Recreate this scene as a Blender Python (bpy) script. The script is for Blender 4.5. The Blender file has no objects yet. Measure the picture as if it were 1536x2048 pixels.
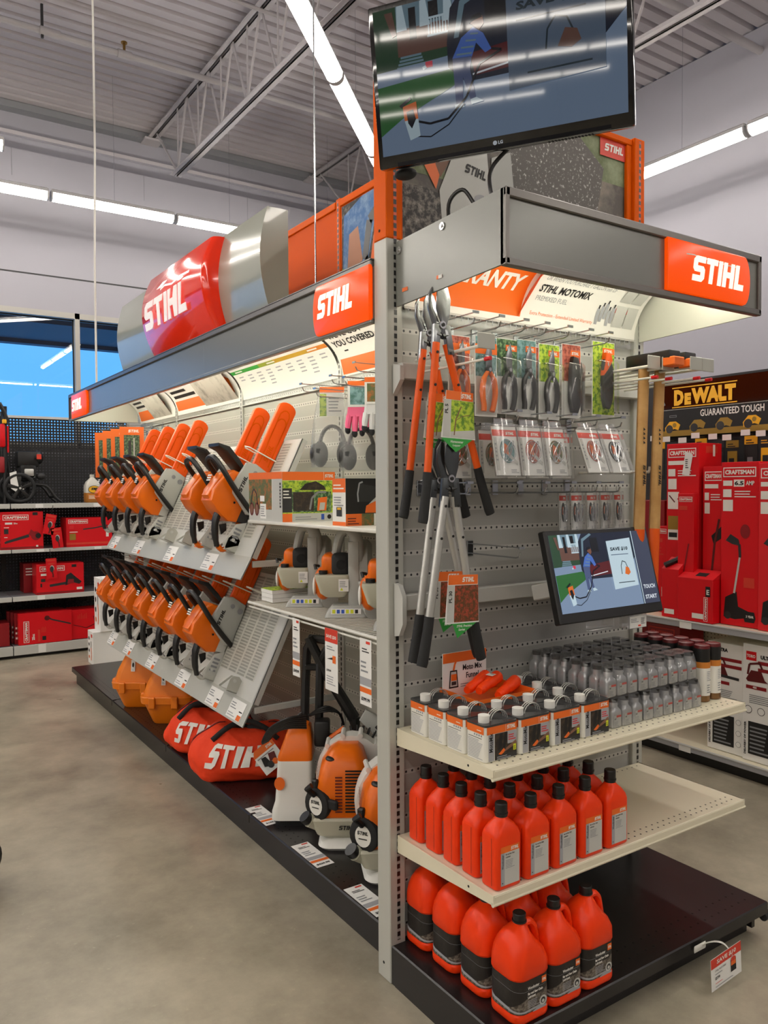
import bpy, bmesh, math, random
from mathutils import Matrix, Vector
from math import sin, cos, pi, radians
random.seed(7)
SC = bpy.context.scene
COL = SC.collection

# ---------------------------------------------------------------- camera, world, exposure
cam_data = bpy.data.cameras.new('camera')
cam = bpy.data.objects.new('camera', cam_data)
COL.objects.link(cam)
cam_data.sensor_fit = 'VERTICAL'
cam_data.sensor_height = 24.0
cam_data.lens = 24.0 * 1577.02 / 2048.0
cam_data.clip_start = 0.05
cam_data.clip_end = 200
_yaw, _pitch, _roll = radians(56.3726), radians(-1.819), radians(-0.3478)
_r = Vector((sin(_yaw), -cos(_yaw), 0)); _f = Vector((cos(_yaw), sin(_yaw), 0)); _u = Vector((0, 0, 1))
_f2 = _f * cos(_pitch) + _u * sin(_pitch); _u2 = _u * cos(_pitch) - _f * sin(_pitch)
_r3 = _r * cos(_roll) + _u2 * sin(_roll); _u3 = _u2 * cos(_roll) - _r * sin(_roll)
cam.matrix_world = Matrix(((_r3.x, _u3.x, -_f2.x, -1.4478), (_r3.y, _u3.y, -_f2.y, -2.1298), (_r3.z, _u3.z, -_f2.z, 1.6503), (0, 0, 0, 1)))
SC.camera = cam
LAMP_POWER = 25.0      # ceiling tubes
CANOPY_POWER = 30.0     # tubes under the shelf canopies
SKY_POWER = 1.15
w = bpy.data.worlds.new('sky'); SC.world = w; w.use_nodes = True
_bg = w.node_tree.nodes['Background']
_bg.inputs[0].default_value = (0.115, 0.44, 1.0, 1); _bg.inputs[1].default_value = SKY_POWER
SC.view_settings.view_transform = 'Standard'; SC.view_settings.look = 'None'
SC.view_settings.exposure = 0.12; SC.view_settings.gamma = 1.0
SC.view_settings.use_curve_mapping = False
SC.cycles.use_denoising = True
SC.cycles.max_bounces = 8; SC.cycles.diffuse_bounces = 4; SC.cycles.glossy_bounces = 4
SC.cycles.transparent_max_bounces = 12; SC.cycles.transmission_bounces = 4
SC.cycles.sample_clamp_indirect = 6.0
SC.cycles.caustics_reflective = False; SC.cycles.caustics_refractive = False

# ---------------------------------------------------------------- materials
MATS = {}
def lin(h):
    h = h.lstrip('#'); o = []
    for i in (0, 2, 4):
        c = int(h[i:i+2], 16) / 255
        o.append(c / 12.92 if c <= .04045 else ((c + .055) / 1.055) ** 2.4)
    return (*o, 1)
def mat(name, hexc, rough=.5, metal=0., emit=0., ecol=None, spec=.5, coat=0., noise=None, bump=None, alpha=1., trans=0.):
    m = bpy.data.materials.new(name); m.use_nodes = True
    nt = m.node_tree; p = nt.nodes['Principled BSDF']
    c = lin(hexc)
    p.inputs['Base Color'].default_value = c
    p.inputs['Roughness'].default_value = rough; p.inputs['Metallic'].default_value = metal
    p.inputs['Specular IOR Level'].default_value = spec; p.inputs['Coat Weight'].default_value = coat
    p.inputs['Alpha'].default_value = alpha; p.inputs['Transmission Weight'].default_value = trans
    if emit:
        p.inputs['Emission Color'].default_value = lin(ecol or hexc); p.inputs['Emission Strength'].default_value = emit
    if noise:   # (scale, second colour, low, high)
        tc = nt.nodes.new('ShaderNodeTexCoord'); n = nt.nodes.new('ShaderNodeTexNoise'); r = nt.nodes.new('ShaderNodeValToRGB')
        n.inputs['Scale'].default_value = noise[0]; n.inputs['Detail'].default_value = 6; n.inputs['Roughness'].default_value = .65
        r.color_ramp.elements[0].color = c; r.color_ramp.elements[1].color = lin(noise[1])
        r.color_ramp.elements[0].position = noise[2]; r.color_ramp.elements[1].position = noise[3]
        nt.links.new(tc.outputs['Object'], n.inputs['Vector']); nt.links.new(n.outputs['Fac'], r.inputs[0]); nt.links.new(r.outputs[0], p.inputs['Base Color'])
        if emit: nt.links.new(r.outputs[0], p.inputs['Emission Color'])
    if bump:    # (scale, strength)
        tc = nt.nodes.new('ShaderNodeTexCoord'); n = nt.nodes.new('ShaderNodeTexNoise'); b = nt.nodes.new('ShaderNodeBump')
        n.inputs['Scale'].default_value = bump[0]; n.inputs['Detail'].default_value = 5; b.inputs['Strength'].default_value = bump[1]
        b.inputs['Distance'].default_value = .01
        nt.links.new(tc.outputs['Object'], n.inputs['Vector']); nt.links.new(n.outputs['Fac'], b.inputs['Height']); nt.links.new(b.outputs[0], p.inputs['Normal'])
    MATS[name] = m
    return m
def nm(nt, op, a, b=None, c=None):
    n = nt.nodes.new('ShaderNodeMath'); n.operation = op
    for i, v in enumerate((a, b, c)):
        if v is None: continue
        if isinstance(v, (int, float)): n.inputs[i].default_value = v
        else: nt.links.new(v, n.inputs[i])
    return n.outputs[0]
def mixc(nt, fac, a, b):
    n = nt.nodes.new('ShaderNodeMix'); n.data_type = 'RGBA'
    nt.links.new(fac, n.inputs[0])
    for i, v in ((6, a), (7, b)):
        if isinstance(v, str): n.inputs[i].default_value = lin(v)
        else: nt.links.new(v, n.inputs[i])
    return n.outputs[2]
def xyz(nt, which='Object'):
    tc = nt.nodes.new('ShaderNodeTexCoord'); s = nt.nodes.new('ShaderNodeSeparateXYZ')
    nt.links.new(tc.outputs[which], s.inputs[0]); return s.outputs
def holes(name, base, strip, hole, ax, az, px, pz, r, striph, rough=.45, metal=0.):
    """sheet metal with rows of punched round holes: ax/az pick the object axes along and across the rows"""
    m = mat(name, base, rough, metal); nt = m.node_tree; p = nt.nodes['Principled BSDF']; o = xyz(nt)
    a = nm(nt, 'SUBTRACT', nm(nt, 'FRACT', nm(nt, 'DIVIDE', o[ax], px)), .5)
    b = nm(nt, 'SUBTRACT', nm(nt, 'FRACT', nm(nt, 'DIVIDE', o[az], pz)), .5)
    a = nm(nt, 'MULTIPLY', a, px); b = nm(nt, 'MULTIPLY', b, pz)
    d = nm(nt, 'SQRT', nm(nt, 'ADD', nm(nt, 'MULTIPLY', a, a), nm(nt, 'MULTIPLY', b, b)))
    h = nm(nt, 'LESS_THAN', d, r)
    st = nm(nt, 'LESS_THAN', nm(nt, 'ABSOLUTE', b), striph)
    col = mixc(nt, h, mixc(nt, st, base, strip), hole)
    nt.links.new(col, p.inputs['Base Color'])
    return m
def slots(name, base, hole, ax, az, px, pz, lx, lz, band=None):
    """sheet metal punched with rectangular slots"""
    m = mat(name, base, .4); nt = m.node_tree; p = nt.nodes['Principled BSDF']; o = xyz(nt)
    a = nm(nt, 'FRACT', nm(nt, 'DIVIDE', o[ax], px)); b = nm(nt, 'FRACT', nm(nt, 'DIVIDE', o[az], pz))
    f = nm(nt, 'MULTIPLY', nm(nt, 'LESS_THAN', a, lx), nm(nt, 'LESS_THAN', b, lz))
    if band: f = nm(nt, 'MULTIPLY', f, nm(nt, 'LESS_THAN', nm(nt, 'FRACT', nm(nt, 'DIVIDE', o[ax], band[0])), band[1]))
    nt.links.new(mixc(nt, f, base, hole), p.inputs['Base Color'])
    return m

mat('grey_paint', '#b9bab2', .35); mat('panel_cool', '#a9aaa6', .4)
mat('canopy_grey', '#7d7f79', .24, .1); mat('canopy_rim', '#6f6c68', .35, .6); mat('canopy_inside', '#d9dacd', .5)
mat('header_grey', '#a7ab9f', .18, 0, coat=.4)
mat('orange', '#e66c0c', .3, spec=.35); mat('orange_paint', '#de5c04', .45, spec=.05); mat('orange_deep', '#d95608', .5, spec=.05)
mat('scabbard', '#e9560c', .38, spec=.3); mat('bottle_orange', '#ee3c0c', .33, spec=.3); mat('case_orange', '#ea7d10', .42)
mat('bag_orange', '#ee3d0a', .75, bump=(28, .35)); mat('funnel_orange', '#f84408', .4, spec=.3)
mat('label_orange', '#ea6c1c', .5); mat('label_red', '#d63a26', .5); mat('handle_orange', '#e65a14', .35, spec=.35)
mat('logo_orange', '#c83c00', .2, emit=.62, ecol='#ff5204', spec=.2); mat('logo_white', '#fff3e0', .3, emit=.75)
mat('box_logo', '#d82a04', .12, emit=.16, ecol='#ff2c04', coat=.5); mat('box_white', '#fff4ee', .25, emit=.3)
mat('white', '#f0efe8', .45); mat('white_plastic', '#e3e3dd', .35); mat('white_enamel', '#e8e7de', .3); mat('paper', '#f1f1ee', .6)
mat('grey_plastic', '#aeb0ab', .38); mat('light_grey', '#c6c7c2', .4); mat('tank_grey', '#b9b8a4', .35); mat('mid_grey', '#84868a', .45)
mat('label_grey', '#a5a7ac', .5); mat('text_grey', '#8f9296', .6)
mat('black', '#141414', .4); mat('black_gloss', '#050506', .08, coat=.5); mat('rubber', '#1b1c1d', .7); mat('black_metal', '#1a1718', .28)
mat('dark', '#2a2a2b', .55); mat('void', '#060606', .8); mat('ink', '#101010', .6)
mat('cream', '#e6dfc6', .4); mat('steel', '#b8bcc0', .22, 1.); mat('chrome', '#d8d8d8', .12, 1.); mat('aluminium', '#cdcdc8', .35, .7)
mat('blade', '#8e9092', .22, .9); mat('blade_dark', '#55585a', .3, .8); mat('bronze', '#8a6a4a', .3, .9)
mat('silver_plastic', '#c6c8ca', .25, .5); mat('can_top', '#3a3a3b', .25)
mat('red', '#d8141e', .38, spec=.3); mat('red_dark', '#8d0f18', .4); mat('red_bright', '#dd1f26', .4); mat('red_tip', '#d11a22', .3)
mat('maroon', '#5e1013', .35); mat('yellow', '#f2b41a', .4); mat('yellow_sign', '#ffc02a', .4); mat('tag_yellow', '#d8e02a', .5); mat('gold', '#9a7a26', .45)
mat('green', '#2f9a3c', .5); mat('green_light', '#8fbf3a', .6, noise=(26, '#3f6d22', .42, .6)); mat('leaf_print', '#b8d040', .6, noise=(60, '#5d8a24', .45, .58))
mat('autumn_print', '#5a3a16', .6, noise=(75, '#a8442a', .46, .6)); mat('garden_print', '#274a2a', .6, noise=(70, '#86a873', .46, .64))
mat('brush_print', '#56633a', .6, noise=(45, '#b3622a', .45, .66)); mat('blue_print', '#7fa3a8', .6, noise=(50, '#3c6a62', .42, .62))
mat('red_print', '#c46a55', .6, noise=(60, '#7d2c20', .42, .62)); mat('log_print', '#28241f', .6, noise=(46, '#84786a', .48, .7))
mat('photo_dark', '#231a15', .55, noise=(55, '#4b3a28', .45, .7)); mat('soil', '#453d35', .5, noise=(90, '#a39a8c', .42, .72)); mat('jug_label', '#1f1b19', .45, noise=(9, '#4a423b', .45, .8))
mat('photo_forest', '#5f6a40', .6, noise=(9, '#8f9a78', .4, .62)); mat('photo_grey', '#57524d', .6, noise=(7, '#8d8478', .42, .64))
mat('photo_bark', '#2b2826', .6, noise=(38, '#a59d93', .45, .68)); mat('photo_chips', '#5c5853', .6, noise=(75, '#e3e0dc', .56, .68))
mat('photo_light', '#c3beb2', .6, noise=(9, '#837d72', .5, .75)); mat('photo_blue', '#3f6fa8', .6, noise=(18, '#86a6c8', .42, .66)); mat('skin_print', '#b88468', .6); mat('skin_dark', '#7f5a45', .6)
mat('wood', '#c99f62', .5, noise=(9, '#b2854a', .35, .65)); mat('pink', '#f06a93', .7); mat('glove_white', '#dfe0e2', .75); mat('glove_black', '#1d1d22', .8)
mat('zep_amber', '#b0702c', .3); mat('cloudy', '#c9c6bb', .3); mat('blue_jug', '#3559b8', .3)
mat('film', '#ffffff', .12, alpha=.13, spec=.6); mat('bag_film', '#e8ecee', .1, alpha=.22, spec=.6); mat('clear', '#ffffff', .08, alpha=.16, spec=.6)
mat('wall_paint', '#9d9ca4', .7); mat('ceiling_paint', '#b7b2b6', .75); mat('steel_paint', '#b8b4b7', .6); mat('frame_paint', '#a8a59e', .5)
mat('concrete_out', '#3c4650', .8); mat('pipe_paint', '#a8a4a6', .5); mat('brass', '#8a6a30', .35, .8)
mat('tube', '#ffffff', .4, emit=LAMP_POWER, ecol='#fff7ec'); mat('tube_canopy', '#ffffff', .4, emit=CANOPY_POWER, ecol='#fff9e6'); mat('lamp_white', '#dcdcdc', .4)
mat('lid_clear', '#3b3d40', .2); mat('copper', '#a06a3a', .3, .8); mat('tv_back', '#0b0b0c', .35)
mat('glass', '#ffffff', 0., spec=.5, alpha=.06)
for nme, h in (('s_sky', '#5a6b80'), ('s_house', '#6f8a98'), ('s_brick', '#6a4a40'), ('s_lawn', '#2f6a34'), ('s_path', '#7f93ae'), ('s_car', '#1c2436'), ('s_carred', '#5c1c22'),
               ('s_shirt', '#4a6fc0'), ('s_jean', '#4d5a80'), ('s_white', '#c3d8e2'), ('s_dark', '#10141c'), ('s_orange', '#e0702a'), ('s_bush', '#2c4a34'), ('s_skin', '#7a5040'),
               ('s_panel', '#40465a'), ('s_red', '#d83a50'), ('s_text', '#20303a'), ('s_bright', '#dfe6ee')):
    mat(nme + '_tv', '#040405', .035, emit=.3, ecol=h); mat(nme + '_ts', '#060606', .12, emit=.8, ecol=h)
holes('peg_end', '#aaaaa5', '#c2c2bc', '#26262a', 0, 2, .0254, .0737, .0042, .0085)
holes('peg_run', '#b3b3a8', '#cccbc0', '#4a4a46', 1, 2, .0254, .0762, .0042, .0095)
holes('peg_black', '#0d0d0e', '#0d0d0e', '#b9c0c4', 0, 2, .0508, .0508, .0105, .03)
holes('peg_cream', '#cfc8b4', '#cfc8b4', '#55503f', 1, 2, .0254, .0254, .004, .03)
holes('deck_shelf', '#e6dfc6', '#e6dfc6', '#6f684e', 0, 1, .05, .04, .0045, .03)
slots('uprightslot', '#a2a29d', '#0c0c0c', 0, 2, 10., .0254, 1., .62)
slots('uprightslot_o', '#d3480c', '#1c0804', 0, 2, 10., .0254, 1., .62)
def logo_floor():
    m = mat('floor_concrete', '#8d887c', .32); nt = m.node_tree; p = nt.nodes['Principled BSDF']
    tc = nt.nodes.new('ShaderNodeTexCoord')
    def noise(s, d, ro=.6):
        n = nt.nodes.new('ShaderNodeTexNoise'); n.inputs['Scale'].default_value = s; n.inputs['Detail'].default_value = d; n.inputs['Roughness'].default_value = ro
        nt.links.new(tc.outputs['Object'], n.inputs['Vector']); return n.outputs['Fac']
    r1 = nt.nodes.new('ShaderNodeValToRGB'); nt.links.new(noise(1.7, 10, .68), r1.inputs[0])
    r1.color_ramp.elements[0].position = .32; r1.color_ramp.elements[1].position = .7
    r1.color_ramp.elements[0].color = lin('#7b7566'); r1.color_ramp.elements[1].color = lin('#b5ad98')
    sp = nt.nodes.new('ShaderNodeValToRGB'); nt.links.new(noise(28, 4, .7), sp.inputs[0])
    sp.color_ramp.elements[0].position = .62; sp.color_ramp.elements[1].position = .78
    col = mixc(nt, nm(nt, 'MULTIPLY', sp.outputs[0], .45), r1.outputs[0], '#c6bda4')
    nt.links.new(col, p.inputs['Base Color'])
    nt.links.new(nm(nt, 'ADD', nm(nt, 'MULTIPLY', noise(4, 6), .25), .2), p.inputs['Roughness'])
logo_floor()

# ---------------------------------------------------------------- mesh builder
def frame(o, u, v):
    u = Vector(u).normalized(); v = Vector(v); n = u.cross(v).normalized(); v = n.cross(u)
    o = Vector(o)
    return Matrix(((u.x, v.x, n.x, o.x), (u.y, v.y, n.y, o.y), (u.z, v.z, n.z, o.z), (0, 0, 0, 1)))
def T(x=0, y=0, z=0): return Matrix.Translation((x, y, z))
def RZ(d): return Matrix.Rotation(radians(d), 4, 'Z')
def RX(d): return Matrix.Rotation(radians(d), 4, 'X')
def RY(d): return Matrix.Rotation(radians(d), 4, 'Y')
TEXT = {}
def text_mesh(s, bold):
    k = (s, bold)
    if k not in TEXT:
        cu = bpy.data.curves.new('t', 'FONT'); cu.body = s; cu.size = 1; cu.resolution_u = 2; cu.offset = bold; cu.fill_mode = 'FRONT'
        o = bpy.data.objects.new('t', cu); COL.objects.link(o)
        me = bpy.data.meshes.new_from_object(o.evaluated_get(bpy.context.evaluated_depsgraph_get()))
        vs = [v.co.xy[:] for v in me.vertices]; fs = [tuple(p.vertices) for p in me.polygons]
        bpy.data.objects.remove(o); bpy.data.curves.remove(cu); bpy.data.meshes.remove(me)
        xs = [v[0] for v in vs] or [0, 1]; ys = [v[1] for v in vs] or [0, 1]
        x0, y0 = min(xs), min(ys); h = max(max(ys) - y0, 1e-6)
        TEXT[k] = ([((x - x0) / h, (y - y0) / h) for x, y in vs], fs, (max(xs) - x0) / h)
    return TEXT[k]
BLOCK = {'S': (.78, [[(0, 0), (.62, 0), (.78, .14), (.78, .5), (.66, .62), (.26, .62), (.26, .76), (.78, .76), (.78, 1), (.16, 1), (0, .86), (0, .5), (.12, .38), (.52, .38), (.52, .24), (0, .24)]]),
         'T': (.76, [[(.26, 0), (.5, 0), (.5, .77), (.76, .77), (.76, 1), (0, 1), (0, .77), (.26, .77)]]),
         'I': (.25, [[(0, 0), (.25, 0), (.25, 1), (0, 1)]]),
         'H': (.78, [[(0, 0), (.25, 0), (.25, .4), (.53, .4), (.53, 0), (.78, 0), (.78, 1), (.53, 1), (.53, .63), (.25, .63), (.25, 1), (0, 1)]]),
         'L': (.66, [[(0, 0), (.66, 0), (.66, .24), (.25, .24), (.25, 1), (0, 1)]])}
class B:
    def __init__(s): s.v = []; s.f = []; s.m = []; s.sm = []; s.names = []; s.M = Matrix.Identity(4); s.warp = None
    def mi(s, n):
        if n not in s.names: s.names.append(n)
        return s.names.index(n)
    def at(s, M=None): s.M = M or Matrix.Identity(4); return s
    def add(s, vs, fs, m, smooth=True):
        k = len(s.v); i = s.mi(m)
        for c in vs:
            c = Vector(c)
            if s.warp: c = Vector(s.warp(c))
            s.v.append((s.M @ c)[:])
        for f in fs: s.f.append(tuple(a + k for a in f)); s.m.append(i); s.sm.append(smooth)
        return s
    def box(s, a, b, m, bev=0., seg=1):
        x0, y0, z0 = [min(p, q) for p, q in zip(a, b)]; x1, y1, z1 = [max(p, q) for p, q in zip(a, b)]
        if bev <= 0:
            vs = [(x0, y0, z0), (x1, y0, z0), (x1, y1, z0), (x0, y1, z0), (x0, y0, z1), (x1, y0, z1), (x1, y1, z1), (x0, y1, z1)]
            return s.add(vs, [(0, 3, 2, 1), (4, 5, 6, 7), (0, 1, 5, 4), (1, 2, 6, 5), (2, 3, 7, 6), (3, 0, 4, 7)], m)
        bm = bmesh.new(); bmesh.ops.create_cube(bm, size=1)
        for v in bm.verts: v.co = ((x0 + x1) / 2 + v.co.x * (x1 - x0), (y0 + y1) / 2 + v.co.y * (y1 - y0), (z0 + z1) / 2 + v.co.z * (z1 - z0))
        bev = min(bev, .49 * min(x1 - x0, y1 - y0, z1 - z0))
        bmesh.ops.bevel(bm, geom=bm.edges[:], offset=bev, segments=seg, affect='EDGES', profile=.5)
        return s.bm(bm, m)
    def bm(s, bm, m):
        bm.verts.index_update()
        s.add([v.co[:] for v in bm.verts], [tuple(v.index for v in f.verts) for f in bm.faces], m); bm.free(); return s
    def ring(s, rings, m, caps=(True, True), closed=False):
        n = len(rings[0]); vs = [p for r in rings for p in r]; fs = []
        R = len(rings)
        for i in range(R if closed else R - 1):
            j = (i + 1) % R
            for k in range(n):
                l = (k + 1) % n
                fs.append((i * n + k, i * n + l, j * n + l, j * n + k))
        if not closed:
            if caps[0]: fs.append(tuple(range(n - 1, -1, -1)))
            if caps[1]: fs.append(tuple((R - 1) * n + k for k in range(n)))
        return s.add(vs, fs, m)
    def cyl(s, p0, p1, r0, m, r1=None, n=14, caps=(True, True)):
        return s.tube([p0, p1], r0, m, n, r1=r1, caps=caps)
    def tube(s, pts, r, m, n=8, closed=False, r1=None, caps=(True, True), flat=1., up=None):
        P = [Vector(p) for p in pts]; L = len(P); rings = []
        t0 = (P[1] - P[0]).normalized()
        a = Vector(up) if up else (Vector((0, 0, 1)) if abs(t0.z) < .9 else Vector((1, 0, 0)))
        nx = (a - t0 * a.dot(t0)).normalized()
        for i in range(L):
            if closed: t = (P[(i + 1) % L] - P[i - 1]).normalized()
            else: t = (P[min(i + 1, L - 1)] - P[max(i - 1, 0)]).normalized()
            nx = (nx - t * nx.dot(t)).normalized(); ny = t.cross(nx)
            rr = r[i] if isinstance(r, (list, tuple)) else (r if r1 is None else r + (r1 - r) * i / (L - 1))
            rings.append([P[i] + nx * (rr * cos(2 * pi * k / n)) + ny * (rr * flat * sin(2 * pi * k / n)) for k in range(n)])
        return s.ring(rings, m, caps, closed)
    def lathe(s, prof, m, n=24, sx=1., sy=1.):
        return s.ring([[(r * cos(2 * pi * k / n) * sx, r * sin(2 * pi * k / n) * sy, z) for k in range(n)] for r, z in prof], m)
    def prism(s, poly, d0, d1, m, bev=0., ax='z'):
        """polygon in (a,b) extruded from d0 to d1; ax z: (a,b,d)  y: (a,d,b)  x: (d,a,b)"""
        f = {'z': lambda a, b, d: (a, b, d), 'y': lambda a, b, d: (a, d, b), 'x': lambda a, b, d: (d, a, b)}[ax]
        bm = bmesh.new()
        lo = [bm.verts.new(f(a, b, d0)) for a, b in poly]; hi = [bm.verts.new(f(a, b, d1)) for a, b in poly]
        bm.faces.new(lo); bm.faces.new(hi); n = len(poly)
        for i in range(n): bm.faces.new((lo[i], lo[(i + 1) % n], hi[(i + 1) % n], hi[i]))
        bmesh.ops.recalc_face_normals(bm, faces=bm.faces[:])
        if bev:
            es = [e for e in bm.edges if (e.verts[0] in lo) == (e.verts[1] in lo)]
            bmesh.ops.bevel(bm, geom=es, offset=bev, segments=2, affect='EDGES', profile=.5)
        return s.bm(bm, m)
    def ell(s, c, r, m, n=16, k=10):
        rings = []
        for i in range(k + 1):
            a = -pi / 2 + pi * i / k; q = max(cos(a), .02)
            rings.append([(c[0] + r[0] * q * cos(2 * pi * j / n), c[1] + r[1] * q * sin(2 * pi * j / n), c[2] + r[2] * sin(a)) for j in range(n)])
        return s.ring(rings, m)
    def rr(s, zs, m, n=5, caps=(True, True)):
        """loft of rounded rectangles: rows of (z, cx, cy, half x, half y, corner radius)"""
        return s.ring([[(p[0], p[1], z) for p in rrect(cx, cy, hx, hy, r, n)] for z, cx, cy, hx, hy, r in zs], m, caps)
    # flat artwork in the current frame (x right, y up, z out)
    def rect(s, x0, y0, x1, y1, m, z=.0006):
        return s.add([(x0, y0, z), (x1, y0, z), (x1, y1, z), (x0, y1, z)], [(0, 1, 2, 3)], m, False)
    def poly(s, pts, m, z=.0008):
        bm = bmesh.new(); bm.faces.new([bm.verts.new((a, b, z)) for a, b in pts])
        bmesh.ops.recalc_face_normals(bm, faces=bm.faces[:])
        f = bm.faces[:]
        if f[0].normal.z < 0: bmesh.ops.reverse_faces(bm, faces=f)
        bmesh.ops.triangulate(bm, faces=bm.faces[:]); return s.bm(bm, m)
    def disc(s, x, y, r, m, z=.0008, ry=None, n=20):
        return s.poly([(x + r * cos(2 * pi * k / n), y + (ry or r) * sin(2 * pi * k / n)) for k in range(n)], m, z)
    def stroke(s, pts, wd, m, z=.0009):
        for (a, b), (c, d) in zip(pts, pts[1:]):
            l = math.hypot(c - a, d - b) or 1e-6; nx, ny = -(d - b) / l * wd / 2, (c - a) / l * wd / 2
            s.add([(a + nx, b + ny, z), (a - nx, b - ny, z), (c - nx, d - ny, z), (c + nx, d + ny, z)], [(0, 1, 2, 3)], m, False)
        return s
    def bars(s, x0, y0, x1, y1, k, m, z=.0009, fill=.4):
        """k lines of print too small to read"""
        h = (y1 - y0) / k
        for i in range(k):
            e = x1 - (x1 - x0) * (.05 + .3 * ((i * 7919) % 10) / 10)
            s.rect(x0, y0 + i * h, e, y0 + i * h + h * fill, m, z)
        return s
    def text(s, t, x, y, h, m, z=.001, width=None, shear=0., bold=.0, align='l', rot=0):
        vs, fs, wd = text_mesh(t, bold)
        sx = h if width is None else width / wd
        ox = {'l': 0, 'c': -wd * sx / 2, 'r': -wd * sx}[align]
        c, n = cos(radians(rot)), sin(radians(rot)); out = []
        for a, b in vs:
            p, q = a * sx + ox + b * h * shear, b * h
            out.append((x + p * c - q * n, y + p * n + q * c, z))
        return s.add(out, fs, m, False)
    def stihl(s, x, y, h, m, z=.001, depth=0., shear=.2, width=None, rot=0, letters='STIHL'):
        tot = sum(BLOCK[c][0] for c in letters) + .1 * (len(letters) - 1)
        sx = h if width is None else width / (tot + shear)
        px = 0; c0, n0 = cos(radians(rot)), sin(radians(rot))
        for c in letters:
            wd, polys = BLOCK[c]
            for pl in polys:
                q = []
                for a, b in pl:
                    u, v = (a + px + b * shear) * sx, b * h
                    q.append((x + u * c0 - v * n0, y + u * n0 + v * c0))
                if depth: s.prism(q, z, z + depth, m)
                else: s.poly(q, m, z)
            px += wd + .1
        return s
    def done(s, name, parent=None, loc=None, angle=35):
        me = bpy.data.meshes.new(name); me.from_pydata(s.v, [], s.f)
        for n in s.names: me.materials.append(MATS[n])
        me.polygons.foreach_set('material_index', s.m); me.polygons.foreach_set('use_smooth', s.sm)
        me.update()
        try: me.set_sharp_from_angle(angle=radians(angle))
        except Exception: pass
        o = bpy.data.objects.new(name, me); COL.objects.link(o)
        if parent: o.parent = parent
        if loc: o.location = loc
        return o
def rrect(cx, cy, hx, hy, r, n=5):
    r = min(r, hx * .999, hy * .999); o = []
    for qx, qy, a0 in ((1, 1, 0), (-1, 1, 90), (-1, -1, 180), (1, -1, 270)):
        for i in range(n):
            a = radians(a0 + 90 * i / (n - 1)); o.append((cx + qx * (hx - r) + r * cos(a), cy + qy * (hy - r) + r * sin(a)))
    return o
def tag(o, label, cat, group=None, kind=None):
    o['label'] = label; o['category'] = cat
    if group: o['group'] = group
    if kind: o['kind'] = kind
    return o
def thing(name, label, cat, loc=(0, 0, 0), rz=0., group=None, M=None):
    o = bpy.data.objects.new(name, None); COL.objects.link(o); o.empty_display_size = .05
    if M is not None: o.matrix_world = M
    else: o.location = loc; o.rotation_euler = (0, 0, radians(rz))
    return tag(o, label, cat, group)
def struct(o): o['kind'] = 'structure'; return o
KIDS = {}
def dup(root, loc, label, rz=None, group=None, M=None):
    kids = KIDS.get(root.name)
    if kids is None:
        kids = [(c, [(g, [k for k in bpy.data.objects if k.parent == g]) for g in bpy.data.objects if g.parent == c]) for c in bpy.data.objects if c.parent == root]
        KIDS[root.name] = kids
    r = root.copy(); COL.objects.link(r)
    if M is not None: r.matrix_world = M
    else:
        r.location = loc
        if rz is not None: r.rotation_euler = (0, 0, radians(rz))
    r['label'] = label
    if group: r['group'] = group
    for c, gs in kids:
        d = c.copy(); COL.objects.link(d); d.parent = r
        for g, _ in gs:
            e = g.copy(); COL.objects.link(e); e.parent = d
    return r
ORD = ['first', 'second', 'third', 'fourth', 'fifth', 'sixth', 'seventh', 'eighth', 'ninth', 'tenth', 'eleventh', 'twelfth']
# ---------------------------------------------------------------- see-through materials
def film(name, base, edge, rough, col='#ffffff', dif=0., dcol='#e8e8e8'):
    m = bpy.data.materials.new(name); m.use_nodes = True; nt = m.node_tree; nt.nodes.clear()
    out = nt.nodes.new('ShaderNodeOutputMaterial'); mx = nt.nodes.new('ShaderNodeMixShader')
    tr = nt.nodes.new('ShaderNodeBsdfTransparent'); gl = nt.nodes.new('ShaderNodeBsdfGlossy'); lw = nt.nodes.new('ShaderNodeLayerWeight')
    tr.inputs[0].default_value = lin(col); gl.inputs['Roughness'].default_value = rough; lw.inputs[0].default_value = .35
    fac = nm(nt, 'ADD', nm(nt, 'MULTIPLY', lw.outputs['Fresnel'], edge), base)
    nt.links.new(fac, mx.inputs[0]); nt.links.new(tr.outputs[0], mx.inputs[1]); nt.links.new(gl.outputs[0], mx.inputs[2])
    last = mx.outputs[0]
    if dif:
        m2 = nt.nodes.new('ShaderNodeMixShader'); d = nt.nodes.new('ShaderNodeBsdfDiffuse'); d.inputs[0].default_value = lin(dcol); m2.inputs[0].default_value = dif
        nt.links.new(last, m2.inputs[1]); nt.links.new(d.outputs[0], m2.inputs[2]); last = m2.outputs[0]
    nt.links.new(last, out.inputs[0]); MATS[name] = m
film('glass', .03, .5, 0.)
film('film', .03, .35, .12, dif=.03)
film('wrap_film', .09, .4, .22, dif=.05)
film('bag_film', .04, .4, .15, dif=.14, dcol='#d6dad8')
film('clear', .04, .45, .08, dif=.06)
film('smoke_film', .05, .45, .1, col='#d8d8dc', dif=.05)

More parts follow.
